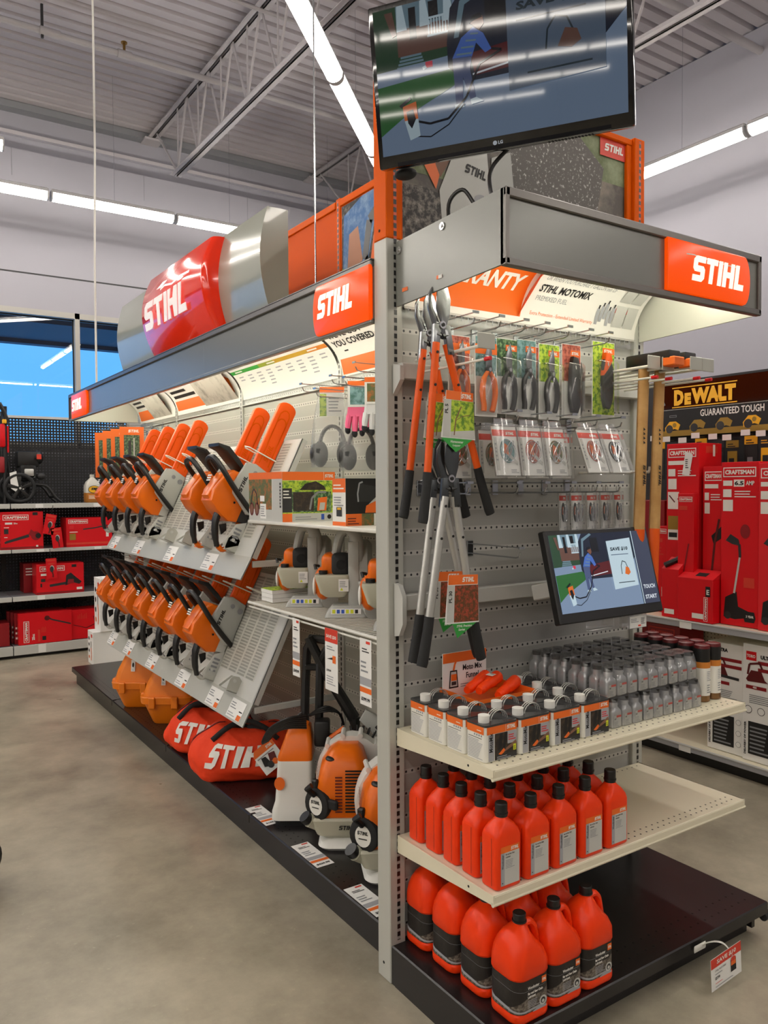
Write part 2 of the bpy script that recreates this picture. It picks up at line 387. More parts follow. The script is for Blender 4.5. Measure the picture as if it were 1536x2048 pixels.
# ---------------------------------------------------------------- room shell
WY, WX, DECK = 6.95, 5.3, 5.72
X0, Y0 = -25, -11.5
b = B(); b.add([(X0, Y0, 0), (WX, Y0, 0), (WX, WY, 0), (X0, WY, 0)], [(0, 1, 2, 3)], 'floor_concrete'); struct(b.done('floor'))
b = B()                                     # fluted roof deck, flutes along X
prof = []; y = Y0
while y < WY + .35:
    prof += [(y, DECK), (y + .095, DECK), (y + .108, DECK + .042), (y + .139, DECK + .042)]; y += .152
vs = []; fs = []
for yy, zz in prof: vs += [(X0, yy, zz), (WX + .3, yy, zz)]
for i in range(len(prof) - 1): fs.append((2 * i, 2 * i + 2, 2 * i + 3, 2 * i + 1))
b.add(vs, fs, 'ceiling_paint', False); struct(b.done('ceiling'))
b = B(); b.box((WX, Y0, 0), (WX + .15, WY + .3, DECK - .012), 'wall_paint'); struct(b.done('wall_right'))
b = B(); b.box((X0 - .1, Y0, 0), (X0, WY + .3, DECK + .1), 'wall_paint'); struct(b.done('wall_left'))
b = B(); b.box((X0, Y0 - .1, 0), (WX, Y0, DECK + .1), 'wall_paint'); struct(b.done('wall_front'))
ZL, WB, WT = 5.21, 2.1, 3.56
b = B()
b.box((X0, WY, 0), (WX, WY + .12, WB), 'wall_paint'); b.box((X0, WY, WT), (WX, WY + .12, ZL), 'wall_paint')
b.box((X0, WY, WB), (-6, WY + .12, WT), 'wall_paint'); b.box((2.05, WY, WB), (WX, WY + .12, WT), 'wall_paint')
b.box((X0, WY + .17, ZL - .3), (WX, WY + .3, DECK + .06), 'wall_paint')
struct(b.done('wall_back'))
b = B(); b.box((X0, WY - .004, 3.925), (WX, WY, 3.94), 'dark'); struct(b.done('trim_1'))          # reveal line above the windows
b = B(); b.box((X0, WY + .11, ZL + .19), (WX, WY + .17, ZL + .23), 'steel_paint'); struct(b.done('trim_2'))
b = B(); b.box((X0, WY + .04, DECK - .075), (WX, WY + .17, DECK - .003), 'mid_grey'); struct(b.done('trim_3'))
for k, xx in enumerate((-.05, 1.33, 2.6)):
    b = B(); b.box((xx, WY - .002, ZL - .28), (xx + .006, WY, ZL), 'mid_grey'); struct(b.done('trim_%d' % (4 + k)))
FR = 'frame_paint'
def window(n, xa, xb):
    b = B()
    b.box((xa, WY - .02, WT - .06), (xb, WY + .1, WT), FR); b.box((xa, WY - .02, WB), (xb, WY + .1, WB + .06), FR)
    b.box((xa, WY - .02, WB), (xa + .025, WY + .1, WT), FR); b.box((xb - .025, WY - .02, WB), (xb, WY + .1, WT), FR)
    b.box((xa + .025, WY + .05, WT - .075), (xb - .025, WY + .07, WT - .06), 'black')
    b.box((xb - .037, WY + .05, WB + .06), (xb - .025, WY + .07, WT - .06), 'black')
    o = struct(b.done('window_%d' % n))
    b = B(); b.add([(xa + .02, WY + .06, WB + .05), (xb - .02, WY + .06, WB + .05), (xb - .02, WY + .06, WT - .05), (xa + .02, WY + .06, WT - .05)], [(0, 1, 2, 3)], 'glass'); b.done('pane', o)
window(1, -2.2, .575); window(2, .575, 2.05); window(3, -6, -2.2)
b = B(); b.box((-8, WY + .35, 3.49), (4, 8.55, 3.62), 'concrete_out'); b.box((-8, 8.4, 3.44), (4, 8.55, 3.95), 'concrete_out')
tag(b.done('entrance_canopy'), 'dark flat canopy over the windows outside', 'canopy', kind='structure')

# ---------------------------------------------------------------- roof steel
def joist(x, label):
    t = thing('roof_joist', label, 'joist', (x, 0, 0), group='steel roof joists')
    zt, zb = 5.66, 4.99
    b = B()
    for s in (-1, 1): b.box((s * .012, Y0, zt), (s * .062, WY + .1, zt + .008), 'steel_paint'); b.box((s * .012, Y0, zt), (s * .018, WY + .1, zt + .058), 'steel_paint')
    b.done('top_chord', t)
    b = B()
    for s in (-1, 1): b.box((s * .012, Y0, zb), (s * .062, 6.22, zb + .008), 'steel_paint'); b.box((s * .012, Y0, zb), (s * .018, 6.22, zb + .055), 'steel_paint')
    b.done('bottom_chord', t)
    b = B(); y = 6.15; b.cyl((0, 6.85, zt + .03), (0, y, zb + .02), .012, 'steel_paint', n=6)
    while y > 0:
        b.cyl((0, y, zb + .02), (0, y - .3, zt + .03), .012, 'steel_paint', n=6); b.cyl((.0, y - .3, zt + .03), (0, y - .6, zb + .02), .012, 'steel_paint', n=6)
        b.cyl((0, y - .02, zb + .02), (0, y - .02, zt + .03), .009, 'steel_paint', n=6); y -= .6
    b.done('web', t)
    b = B(); b.box((-.1, WY - .02, zt - .03), (.1, WY + .16, zt - .005), 'steel_paint'); b.done('bearing_plate', t)
joist(1.45, 'steel roof joist above the left side of the central display, bottom chord in full view')
joist(3.56, 'steel roof joist to the right of the television, mostly hidden by the display')
b = B(); b.cyl((-6, 5.07, 5.5), (5, 5.07, 5.5), .028, 'pipe_paint', n=12); b.cyl((-.1, 5.07, 5.5), (.06, 5.07, 5.5), .037, 'pipe_paint', n=12); b.cyl((.54, 5.07, 5.5), (.66, 5.07, 5.5), .037, 'pipe_paint', n=12)
t = thing('sprinkler_pipe', 'grey painted sprinkler pipe with a brass head under the roof deck', 'pipe', (0, 0, 0))
b.done('pipe', t)
b = B(); b.cyl((.6, 5.07, 5.53), (.6, 5.07, 5.6), .012, 'brass', n=8); b.cyl((.6, 5.07, 5.6), (.6, 5.07, 5.61), .028, 'brass', n=10); b.done('sprinkler_head', t)
b = B(); b.box((-.09, 5.06, 5.44), (-.07, 5.08, 5.72), 'dark'); b.done('pipe_hanger', t)
b = B(); b.cyl((-4, 3.9, 5.56), (WX, 3.9, 5.56), .016, 'pipe_paint', n=8); tag(b.done('bridging_rod'), 'thin grey rod crossing under the joists near the top', 'rod')
b = B(); b.cyl((3.0, 1.94, 5.5), (WX, 1.94, 5.5), .035, 'pipe_paint', n=12); tag(b.done('sprinkler_pipe'), 'grey pipe running into the right wall above the strip light', 'pipe')

# ---------------------------------------------------------------- ceiling strip lights
LZ, SEG = 4.43, 1.214
def lamp_master(L=SEG, label='', group=None):
    t = thing('strip_light', label, 'ceiling light', (0, 0, 0), group=group)
    g = .012
    b = B(); b.box((g, -.05, .03), (L - g, .05, .06), 'lamp_white', .008); b.box((g, -.058, .024), (L - g, .058, .031), 'lamp_white')
    b.done('housing', t)
    b = B(); r = .056
    ring = [(r * cos(a), r * .9 * sin(a) + .006) for a in [pi * 1.08 + pi * .84 * k / 10 for k in range(11)]] + [(.056, .012), (.056, .03), (-.056, .03), (-.056, .012)]
    rs = [[(x, a, z) for a, z in ring[:11]] for x in (g + .012, L - g - .012)]
    b.add(rs[0] + rs[1], [(k, 11 + k, 12 + k, k + 1) for k in range(10)], 'tube'); b.done('diffuser', t)
    for x in (g, L - g - .012):
        b = B(); b.ring([[(q, a * 1.04, z * 1.04) for a, z in ring] for q in (x, x + .012)], 'lamp_white'); b.done('end_cap', t)
    b = B()
    b.cyl((L / 2, 0, .06), (L / 2, 0, DECK - LZ), .0015, 'steel', n=5)
    b.done('hanger_wire', t)
    return t
def lamp_run(x, y, ang, n, label, group, first=None):
    c, s = cos(radians(ang)), sin(radians(ang))
    for k in range(n):
        lb = label(k); p = (x + c * SEG * k, y + s * SEG * k, LZ)
        if first is None and k == 0 and not LM: t = lamp_master(SEG, lb, group); t.location = p; t.rotation_euler = (0, 0, radians(ang)); LM.append(t)
        else: dup(LM[0], p, lb, ang, group)
LM = []
wl = ['section at the left edge of the photo', 'section above the far window, second from left', 'third section, ending behind the curved header']
lamp_run(.118 - SEG, 5.93, 0, 4, lambda k: 'white strip light parallel to the window wall, ' + (wl[k] if k < 3 else 'hidden behind the display'), 'strip lights along the window wall')
lamp_run(.118 - SEG * 9, 5.93, 0, 8, lambda k: 'white strip light parallel to the window wall, beyond the left edge', 'strip lights along the window wall')
lamp_run(1.305 - .7071 * SEG * 2, 2.576 - .7071 * SEG * 2, 45, 4, lambda k: 'white strip light running diagonally overhead, ' + ('above the camera', 'upper visible section', 'section that ends behind the television', 'hidden behind the television')[k], 'diagonal strip lights')
lamp_run(4.44, 1.509 - SEG, 90, 4, lambda k: 'white strip light parallel to the right wall, ' + ('section at the right edge of the photo', 'section right of the orange frame', 'hidden behind the poster', 'hidden behind the poster', 'hidden behind the poster')[k], 'strip lights along the right wall')
lamp_run(4.44, 1.509 - SEG * 10, 90, 9, lambda k: 'white strip light parallel to the right wall, beyond the right edge', 'strip lights along the right wall')
lamp_run(-.40 - SEG * 7, 4.96, 0, 7, lambda k: 'white strip light ' + ('whose rounded end shows at the upper left edge' if k == 6 else 'in the second run, beyond the left edge'), 'second run of strip lights')
for q, xx in enumerate((-2.9, -6.2, -9.6, -13.5, -17.5, -21.5)):
    lamp_run(xx, -9.6, 90, 11, lambda k: 'added white strip light behind the camera, for fill light', 'strip lights behind the camera')
lamp_run(2.1, -3.2, 90, 3, lambda k: 'added white strip light over the right aisle, out of view, brightening the right bay', 'added strip lights for the right bay')  # added run, out of view, brightens the right bay and end cap front
lamp_run(-1.2, -6.4, 0, 4, lambda k: 'added white strip light behind the camera, for fill light', 'strip lights behind the camera')  # unseen cross row added as fill light
# ---------------------------------------------------------------- the display run: end cap frame
SP = .545                      # back panel of the left run
Z1, Z2, ZB = .8545, .4965, .13
SEC = [.075, 1.24, 2.44, 3.64, 4.93]
gon = thing('end_cap_shelving', 'grey steel end cap frame with pegboard back and black base deck', 'shelving', (0, 0, 0))
def upright(x0, x1, y0, y1, zt, par, slot_at, low='grey_paint', ax='y'):
    b = B(); b.box((x0, y0, 0 if ax == 'y' else .13), (x1, y1, zt), low, .003)
    s = slot_at
    if ax == 'y': b.add([(s - .006, y0 - .0006, .14), (s + .006, y0 - .0006, .14), (s + .006, y0 - .0006, zt), (s - .006, y0 - .0006, zt)], [(0, 1, 2, 3)], 'uprightslot', False)
    else: b.add([(x0 - .0006, s + .006, .14), (x0 - .0006, s - .006, .14), (x0 - .0006, s - .006, zt), (x0 - .0006, s + .006, zt)], [(0, 1, 2, 3)], 'uprightslot', False)
    if ax == 'y': b.cyl((x0 - .0008, y0 + .04, .055), (x0, y0 + .04, .055), .005, 'void', n=8)
    b.done('upright', par)
    b = B(); b.box((x0, y0, zt), (x1, y1, 3.06), 'orange_paint', .003)
    if ax == 'y': b.add([(s - .006, y0 - .0006, zt), (s + .006, y0 - .0006, zt), (s + .006, y0 - .0006, 3.05), (s - .006, y0 - .0006, 3.05)], [(0, 1, 2, 3)], 'uprightslot_o', False); b.cyl((x0 - .0008, y0 + .04, zt + .03), (x0, y0 + .04, zt + .03), .005, 'void', n=8)
    else: b.add([(x0 - .0006, s + .006, zt), (x0 - .0006, s - .006, zt), (x0 - .0006, s - .006, 3.05), (x0 - .0006, s + .006, 3.05)], [(0, 1, 2, 3)], 'uprightslot_o', False)
    b.done('upright_extension', par)
upright(-.016, .046, 0, .075, 2.455, gon, .018)
upright(1.2, 1.262, 0, .075, 2.455, gon, 1.232)
off = -.0084
b = B(); b.box((.046, .018, .13 - off), (1.2, .03, 2.455 - off), 'peg_end'); b.done('back_panel', gon, (0, 0, off))
b = B()
b.box((-.012, -.545, .085), (1.281, 0, ZB), 'black_metal', .004); b.done('base_deck', gon)
b = B(); b.box((-.012, -.48, 0), (1.25, -.02, .085), 'black_metal'); b.box((-.0122, -.545, .0), (0.0, 0, .128), 'black_metal', .002); b.done('kick_plate', gon)
b = B(); b.cyl((1.262, -.535, .075), (1.298, -.535, .075), .016, 'rubber'); b.box((1.25, -.5, .02), (1.268, -.46, .085), 'black_metal'); b.done('deck_foot', gon)
b = B()
for z in (.05,):
    for i in range(30): b.disc(.06 + i * .04, -.49, .0042, 'void', ZB + .0006, n=8); b.disc(.06 + i * .04, -.44, .0042, 'void', ZB + .0006, n=8)
b.done('deck_perforation', gon)
for z, nme in ((2.0, 'upper'), (1.245, 'lower')):
    b = B(); b.box((.02, -.035, z), (1.225, -.005, z + (.035 if z > 2 else .052)), 'light_grey', .003)
    b.prism([(0, -.03), (-.04, .0), (-.04, .045), (0, .06)] if z > 1.9 else [(0, -.075), (-.035, -.06), (-.05, -.02), (-.05, .06), (-.03, .09), (0, .1)], .01, .018, 'light_grey', ax='x') if 0 else None
    pl = [(-.004, z - .05), (-.045, z - .005), (-.045, z + .04), (-.004, z + .05)] if z > 1.9 else [(-.004, z - .085), (-.03, z - .08), (-.052, z - .04), (-.052, z + .05), (-.03, z + .085), (-.004, z + .09)]
    b.prism(pl, .004, .02, 'light_grey', ax='x'); b.done('cross_bar', gon)
def shelf(z, label):
    t = thing('end_cap_shelf', label, 'shelf', (0, 0, z))
    b = B(); D = .478
    b.box((.015, -D, -.012), (1.235, -.004, 0), 'cream', .002)
    for i in range(39):
        for yy in (-D + .025, -D + .05, -.03): b.disc(.05 + i * .03, yy, .0035, 'void', .0005, n=6)
    b.box((.015, -D - .001, -.027), (1.235, -D + .012, -.002), 'cream', .003); b.cyl((.012, -D + .003, -.028), (1.238, -D + .003, -.028), .006, 'cream', n=8)
    b.done('shelf_deck', t)
    for x in (.012, 1.228):
        b = B(); b.prism([(-.004, 0), (-.004, -.058), (-.06, -.055), (-D + .01, -.028), (-D, -.022), (-D, 0)], x, x + .006, 'cream', ax='x')
        b.disc(0, 0, .001, 'cream') if 0 else None
        b.cyl((x - .0005, -.37, -.017), (x + .0065, -.37, -.017), .004, 'void', n=8); b.done('shelf_bracket', t)
    return t
shelf(Z1, 'cream steel upper shelf of the end cap, holding fuel cans and silver bottles')
shelf(Z2, 'cream steel middle shelf of the end cap, right half empty')

# ---------------------------------------------------------------- end cap canopy and printed signs
def dlogo(b, w, h, m, mw, depth, logo=(.25, .3, .6, .34), round_left=False):
    """rounded-end backlit plate in the frame x right, y up"""
    pts = []
    for k in range(13):
        a = -pi / 2 + pi * k / 12; pts.append((w - .035 + .035 * cos(a), h / 2 + h / 2 * sin(a)))
    pts += [(0, h), (0, 0)]
    if round_left: pts = [(w - x, y) for x, y in pts][::-1]
    b.prism(pts, 0, depth, m, .004)
    x, y, lw, lh = logo; b.stihl(w * x, h * y, h * lh, mw, depth + .001, .002, width=w * lw)
can = thing('end_cap_canopy', 'grey box canopy over the end cap with a lit orange logo plate', 'canopy', (0, 0, 0))
YC, ZA, ZT = -.515, 2.253, 2.458
for x in (.019, 1.225):
    b = B(); b.prism([(-.003, 2.235), (YC, ZA), (YC, ZT), (-.003, ZT - .015)], x, x + .008, 'canopy_grey' if x < 1 else 'canopy_inside', ax='x')
    if x < 1:
        for y, z in ((-.249, 2.427), (-.024, 2.412)): b.cyl((x, y, z), (x - .004, y, z), .012, 'chrome'); b.cyl((x - .004, y, z), (x - .007, y, z), .005, 'chrome', n=6)
        b.at(frame((x - .001, -.22, 2.275), (0, -1, 0), (0, 0, 1))); b.rect(0, 0, .028, .011, 'label_orange'); b.rect(.01, 0, .028, .011, 'white', .001); b.rect(-.18, .0, -.15, .012, 'label_orange'); b.at()
        b.cyl((x, -.06, 2.275), (x, -.06, 2.275), .001, 'void') if 0 else None
    b.done('side_panel', can)
b = B(); b.box((.019, YC - .002, ZA), (1.233, YC + .01, ZT), 'canopy_grey'); b.done('fascia', can)
b = B(); b.box((.019, YC - .012, ZT - .024), (1.233, YC, ZT + .002), 'canopy_rim', .003); b.box((.019, YC - .012, ZA - .004), (1.233, YC + .012, ZA + .018), 'canopy_rim', .003)
b.box((.019, YC - .012, ZA), (.034, YC, ZT), 'canopy_rim', .002); b.box((1.216, YC - .012, ZA), (1.233, YC, ZT), 'canopy_rim', .003); b.done('fascia_trim', can)
b = B(); b.at(frame((.70, YC - .002, ZA + .018), (1, 0, 0), (0, 0, 1))); dlogo(b, .45, .166, 'logo_orange', 'logo_white', .018, (.26, .27, .66, .5))
b.stroke([(.09, .125), (.13, .128), (.17, .122), (.24, .128), (.31, .12), (.36, .122), (.385, .128)], .004, 'white', .0187); b.at(); b.done('logo_plate', can)
b = B(); b.box((.05, -.40, ZT - .05), (1.2, -.34, ZT - .03), 'lamp_white'); b.done('light_housing', can)
b = B(); b.cyl((.06, -.37, ZT - .062), (1.19, -.37, ZT - .062), .013, 'tube_canopy', n=10); b.done('light_tube', can)
b = B(); b.box((.03, -.5, ZT - .026), (1.224, -.005, ZT - .018), 'canopy_inside'); b.done('top_panel', can)

def arc_end(c, R=.2):     # bends flat artwork (u, s, offset) into the concave sign of the end cap
    a = c[1] / R; return (c[0], -R - .004 + (R - c[2]) * cos(a), 2.235 + (R - c[2]) * sin(a))
def arc_run(c, R=.2):     # the same for the left run, u running towards the near post
    a = c[1] / R; return (SP - .004 - R + (R - c[2]) * cos(a), -c[0], 2.19 + (R - c[2]) * sin(a))
def arcsheet(b, u0, u1, s0, s1, m, z=0., n=10, slope=None):
    vs = []; fs = []
    for i in range(n + 1):
        s = s0 + (s1 - s0) * i / n; e = slope(i / n) if slope else 0
        vs += [(u0 + e, s, z), (u1, s, z)]
    for i in range(n): fs.append((2 * i, 2 * i + 1, 2 * i + 3, 2 * i + 2))
    return b.add(vs, fs, m)
sg = thing('curved_sign', 'curved orange and white warranty sign above the pruner rack', 'sign', (0, 0, 0))
b = B(); b.warp = arc_end
arcsheet(b, .05, 1.195, 0, .29, 'white'); arcsheet(b, .05, .56, .03, .29, 'label_orange', .0007)
vs = [(.56 + .07 * (i / 8) ** 1.6, .03 + .26 * i / 8) for i in range(9)]
b.poly(vs + [(.55, .29), (.55, .03)], 'label_orange', .0009)
b.text('LIMITED', .335, .205, .032, 'white', .0016, width=.165, shear=.25, bold=.02)
b.text('WARRANTY', .10, .115, .066, 'white', .0016, width=.42, shear=.2, bold=.035)
b.text('STIHL HP ULTRA OIL', .63, .212, .027, 'ink', .0014, width=.3, shear=.25, bold=.02); b.text('OR WHEN YOU PURCHASE 1 GALLON min OF', .62, .18, .019, 'text_grey', .0014, width=.37, shear=.2)
b.text('STIHL MOTOMIX', .615, .13, .031, 'ink', .0014, width=.265, shear=.2, bold=.03); b.text('PREMIXED FUEL', .615, .098, .018, 'text_grey', .0014, width=.16, shear=.15)
b.text('Extra Protection - Extended Limited Warranty', .605, .04, .017, 'label_orange', .0014, width=.33, shear=.1)
for i in range(5):
    b.rect(.945 + i * .02, .045 + (i % 3) * .012, .961 + i * .02, .105 + (i % 3) * .012, 'label_grey', .0012 + .0001 * i); b.rect(.949 + i * .02, .105 + (i % 3) * .012, .957 + i * .02, .12 + (i % 3) * .012, 'dark', .0013 + .0001 * i)
for i in range(2):
    for j in range(2):
        x, y = 1.045 + i * .066, .045 + j * .1; b.rect(x, y, x + .06, y + .085, 'light_grey', .0013); b.rect(x, y + .055, x + .06, y + .075, 'label_red', .0015); b.rect(x + .012, y + .006, x + .05, y + .045, 'photo_dark', .0015)
b.done('sign_panel', sg)
b = B(); b.box((.05, -.012, 2.205), (1.195, .01, 2.24), 'clear')
b.at(frame((.05, -.0125, 2.205), (1, 0, 0), (0, 0, 1)))
for i in range(40): b.rect(.01 + i * .028, .012, .013 + i * .028, .03, 'label_grey', .0003)
b.done('price_rail', sg)

# ---------------------------------------------------------------- poster above the end cap
ps = thing('poster_board', 'chainsaw cutting poster in an orange frame behind the television', 'poster', (0, 0, 0))
b = B(); b.box((.046, .03, 2.46), (1.2, .045, 3.05), 'orange_paint'); b.done('backing', ps)
b = B(); b.at(frame((.046, .03, 2.46), (1, 0, 0), (0, 0, 1)))
b.rect(0, 0, 1.154, .585, 'photo_grey', .001); b.rect(0, .24, .2, .585, 'photo_forest', .002)
b.poly([(0, 0), (0, .19), (.12, .2), (.35, .15), (.55, .06), (.7, 0)], 'photo_bark', .003)
b.poly([(.5, .585), (.45, .1), (.6, .06), (.95, .2), (1.0, .45), (.8, .585)], 'photo_chips', .0025)
b.rect(.7, .4, 1.154, .585, 'photo_forest', .0015)
b.poly([(.185, .10), (.175, .2), (.24, .345), (.385, .40), (.405, .22), (.395, .12)], 'light_grey', .004)
b.poly([(.12, .28), (.15, .35), (.2, .38), (.22, .31), (.18, .245)], 'skin_dark', .0045); b.poly([(.09, .3), (.16, .2), (.175, .25), (.12, .36)], 'label_orange', .0047)
b.stihl(.285, .285, .032, 'ink', .005, width=.1, rot=-8); b.disc(.36, .19, .035, 'label_grey', .0048, ry=.03)
b.poly([(.395, .15), (.41, .36), (.5, .4), (.52, .24)], 'grey_plastic', .0042); b.poly([(.41, .17), (.41, .2), (.7, .1), (.7, .08)], 'silver_plastic', .0052)
b.rect(.965, .505, 1.14, .59, 'label_orange', .005) if 0 else None
b.poly([(.975, .5), (1.143, .5), (1.143, .575), (.975, .575)], 'label_red', .006); b.stihl(1.0, .522, .03, 'white', .007, width=.115)
b.at(); b.done('print', ps)
b = B(); b.box((.046, .012, 3.03), (1.2, .03, 3.055), 'orange_paint', .003); b.box((1.17, .014, 2.46), (1.2, .03, 3.03), 'orange_paint', .003); b.box((.046, .014, 2.46), (.06, .03, 3.03), 'orange_paint', .003); b.done('frame', ps)

# ---------------------------------------------------------------- left run: structure
run = thing('aisle_shelving', 'long grey steel shelving run with black base along the left aisle', 'shelving', (0, 0, 0))
for i in range(4):
    y0, y1 = SEC[i], SEC[i + 1]
    b = B(); b.box((SP, y0, .13), (SP + .015, y1, 2.455), 'peg_run'); b.done('back_panel', run)
    b = B(); b.box((.03, y0 + .002, .085), (SP, y1 - .002, ZB), 'black_metal', .005)
    for k in range(28):
        yy = y0 + .05 + k * .041
        if yy < y1 - .04: b.disc(.075, yy, .0042, 'void', ZB + .0006, n=6); b.disc(.11, yy, .0042, 'void', ZB + .0006, n=6)
    b.box((.032, y1 - .012, .086), (.06, y1 + .004, ZB + .004), 'black_metal', .002) if i < 3 else None
    b.done('base_deck', run)
    b = B(); b.box((.052, y0, 0), (.07, y1 - (.08 if i == 3 else 0), .087), 'black_metal'); b.done('kick_plate', run)
b = B(); b.box((.07, 4.84, 0), (SP, 4.855, .087), 'black_metal'); b.done('kick_plate', run)
for y in SEC[1:]: upright(SP - .012, SP + .012, y - .02, y + .02, 2.455, run, y, ax='x')
b = B(); b.box((SP - .02, .08, 2.43), (SP + .02, 4.93, 2.455), 'grey_paint'); b.done('top_rail', run)

cl = thing('aisle_canopy', 'long grey box canopy over the chainsaw displays with orange logo plates at both ends', 'canopy', (0, 0, 0))
CA, CB, CX = 2.199, 2.397, -.016
b = B()
for i in range(3): b.box((CX - .0, (.078, 1.62, 3.1)[i], CA), (CX + .01, (1.619, 3.099, 4.589)[i], CB), 'canopy_grey')
b.done('fascia', cl)
b = B(); b.box((CX - .012, .078, CB - .02), (CX + .004, 4.589, CB + .004), 'canopy_rim', .003); b.box((CX - .012, .078, CA - .006), (CX + .012, 4.589, CA + .012), 'canopy_grey', .003); b.box((CX - .012, 4.574, CA), (CX, 4.589, CB), 'canopy_rim'); b.box((CX - .012, .078, CB + .004), (.06, 4.589, CB + .008), 'canopy_rim'); b.done('fascia_trim', cl)
b = B(); b.box((CX + .01, 4.579, CA), (SP - .02, 4.589, CB), 'canopy_inside'); b.done('side_panel', cl)
b = B(); b.box((CX + .01, .08, CB - .012), (SP - .02, 4.58, CB - .004), 'canopy_inside'); b.done('top_panel', cl)
b = B(); b.at(frame((CX - .002, .462, CA + .004), (0, -1, 0), (0, 0, 1))); dlogo(b, .384, .182, 'logo_orange', 'logo_white', .018, (.1, .33, .66, .46), True); b.at(); b.done('logo_plate', cl)
b = B(); b.at(frame((CX - .002, 4.45, CA + .004), (0, -1, 0), (0, 0, 1))); dlogo(b, .5, .182, 'logo_orange', 'logo_white', .018, (.06, .3, .66, .46)); b.at(); b.done('logo_plate', cl)
b = B(); b.box((.11, .15, CB - .045), (.17, 4.5, CB - .014), 'lamp_white'); b.done('light_housing', cl)
b = B(); b.cyl((.14, .2, CB - .058), (.14, 4.45, CB - .058), .013, 'tube_canopy', n=10); b.done('light_tube', cl)

def run_sign(y0, y1, label, art):
    t = thing('curved_sign', label, 'sign', (0, 0, 0), group='curved signs under the aisle canopy')
    b = B(); b.warp = arc_run; u0, u1 = -y1 + .012, -y0 - .012
    arcsheet(b, u0, u1, 0, .27, 'white'); art(b, u0, u1); b.done('sign_panel', t)
    b = B(); b.box((SP - .012, y0 + .02, 2.155), (SP - .002, y1 - .02, 2.188), 'clear'); b.box((SP - .016, y0 + .02, 2.152), (SP - .002, y1 - .02, 2.157), 'light_grey'); b.done('price_rail', t)
def art1(b, u0, u1):
    b.text("WE'VE GOT", u0 + .04, .2, .034, 'ink', .0015, width=.3, bold=.03); b.text('YOU COVERED', u0 + .03, .148, .036, 'ink', .0015, width=.36, bold=.03)
    b.rect(u0 + .09, .118, u0 + .125, .125, 'ink', .001)
    b.rect(u0 + .02, .01, u1, .085, 'label_orange', .0008); b.bars(u0 + .05, .056, u0 + .2, .074, 1, 'white', .0015, fill=.8); b.bars(u0 + .05, .022, u0 + .6, .048, 1, 'white', .0013)
def art2(b, u0, u1):
    w_ = u1 - u0
    for i, m in enumerate(('green', 'green', 'leafy', 'gold2', 'gold2', 'amber')): b.rect(u0 + w_ * i / 6, .165, u0 + w_ * (i + 1) / 6, .19, m, .0008)
    for i in range(9):
        for j in range(2 + (i * 5) % 4): b.rect(u0 + .06 + i * .125, .135 - j * .02, u0 + .12 + i * .125, .142 - j * .02, 'label_grey', .0008)
    for i in (0, 2.2, 4.6): b.rect(u0 + .06 + i * .2, .173, u0 + .16 + i * .2, .182, 'white', .0015)
mat('leafy', '#8f9c30', .5); mat('gold2', '#c29a2c', .5); mat('amber', '#cf7f2c', .5)
def art3(b, u0, u1):
    w_ = u1 - u0; b.rect(u0, .0, u1, .27, 'log_print', .0004) if 0 else None
    b.rect(u0 + .5 * w_, .02, u1 - .04, .25, 'photo_light', .0006)
    b.bars(u0 + .06, .12, u0 + .5, .205, 2, 'ink', .0015, fill=.55)
    b.rect(u0 + .03, .03, u0 + .5 * w_, .1, 'label_orange', .0009); b.bars(u0 + .07, .045, u0 + .46 * w_, .088, 2, 'white', .0014)
    b.poly([(u0 + .55 * w_, .05), (u0 + .57 * w_, .09), (u0 + .78 * w_, .22), (u0 + .82 * w_, .17)], 'light_grey', .0012); b.stihl(u0 + .63 * w_, .085, .03, 'ink', .0016, width=.15, rot=32)
    b.poly([(u1 - .2, .08), (u1 - .12, .2), (u1 - .06, .16), (u1 - .07, .06)], 'label_orange', .0013); b.stroke([(u1 - .28, .22), (u1 - .2, .14), (u1 - .22, .03)], .02, 'dark', .0014)
def art4(b, u0, u1):
    w_ = u1 - u0; b.rect(u0 + .42 * w_, .02, u1 - .1, .25, 'photo_light', .0006)
    b.bars(u0 + .06, .13, u0 + .38, .21, 2, 'ink', .0015, fill=.5)
    b.rect(u0 + .03, .02, u0 + .42 * w_, .1, 'label_orange', .0009); b.bars(u0 + .07, .045, u0 + .38 * w_, .07, 1, 'white', .0014)
    for i in range(4): b.stroke([(u0 + (.47 + .1 * i) * w_, .04), (u0 + (.5 + .1 * i) * w_, .12), (u0 + (.46 + .1 * i) * w_, .22)], .025, ('label_orange', 'light_grey', 'skin_print', 'label_orange')[i], .0012)
run_sign(SEC[0], SEC[1], 'curved white sign with bold black lettering and an orange band, nearest the front post', art1)
run_sign(SEC[1], SEC[2], 'curved white sign with a green to yellow colour strip and small columns of print', art2)
run_sign(SEC[2], SEC[3], 'curved sign printed with a large chainsaw bar and an orange band', art3)
run_sign(SEC[3], 4.57, 'curved sign with pictures of workers at the far end of the canopy', art4)

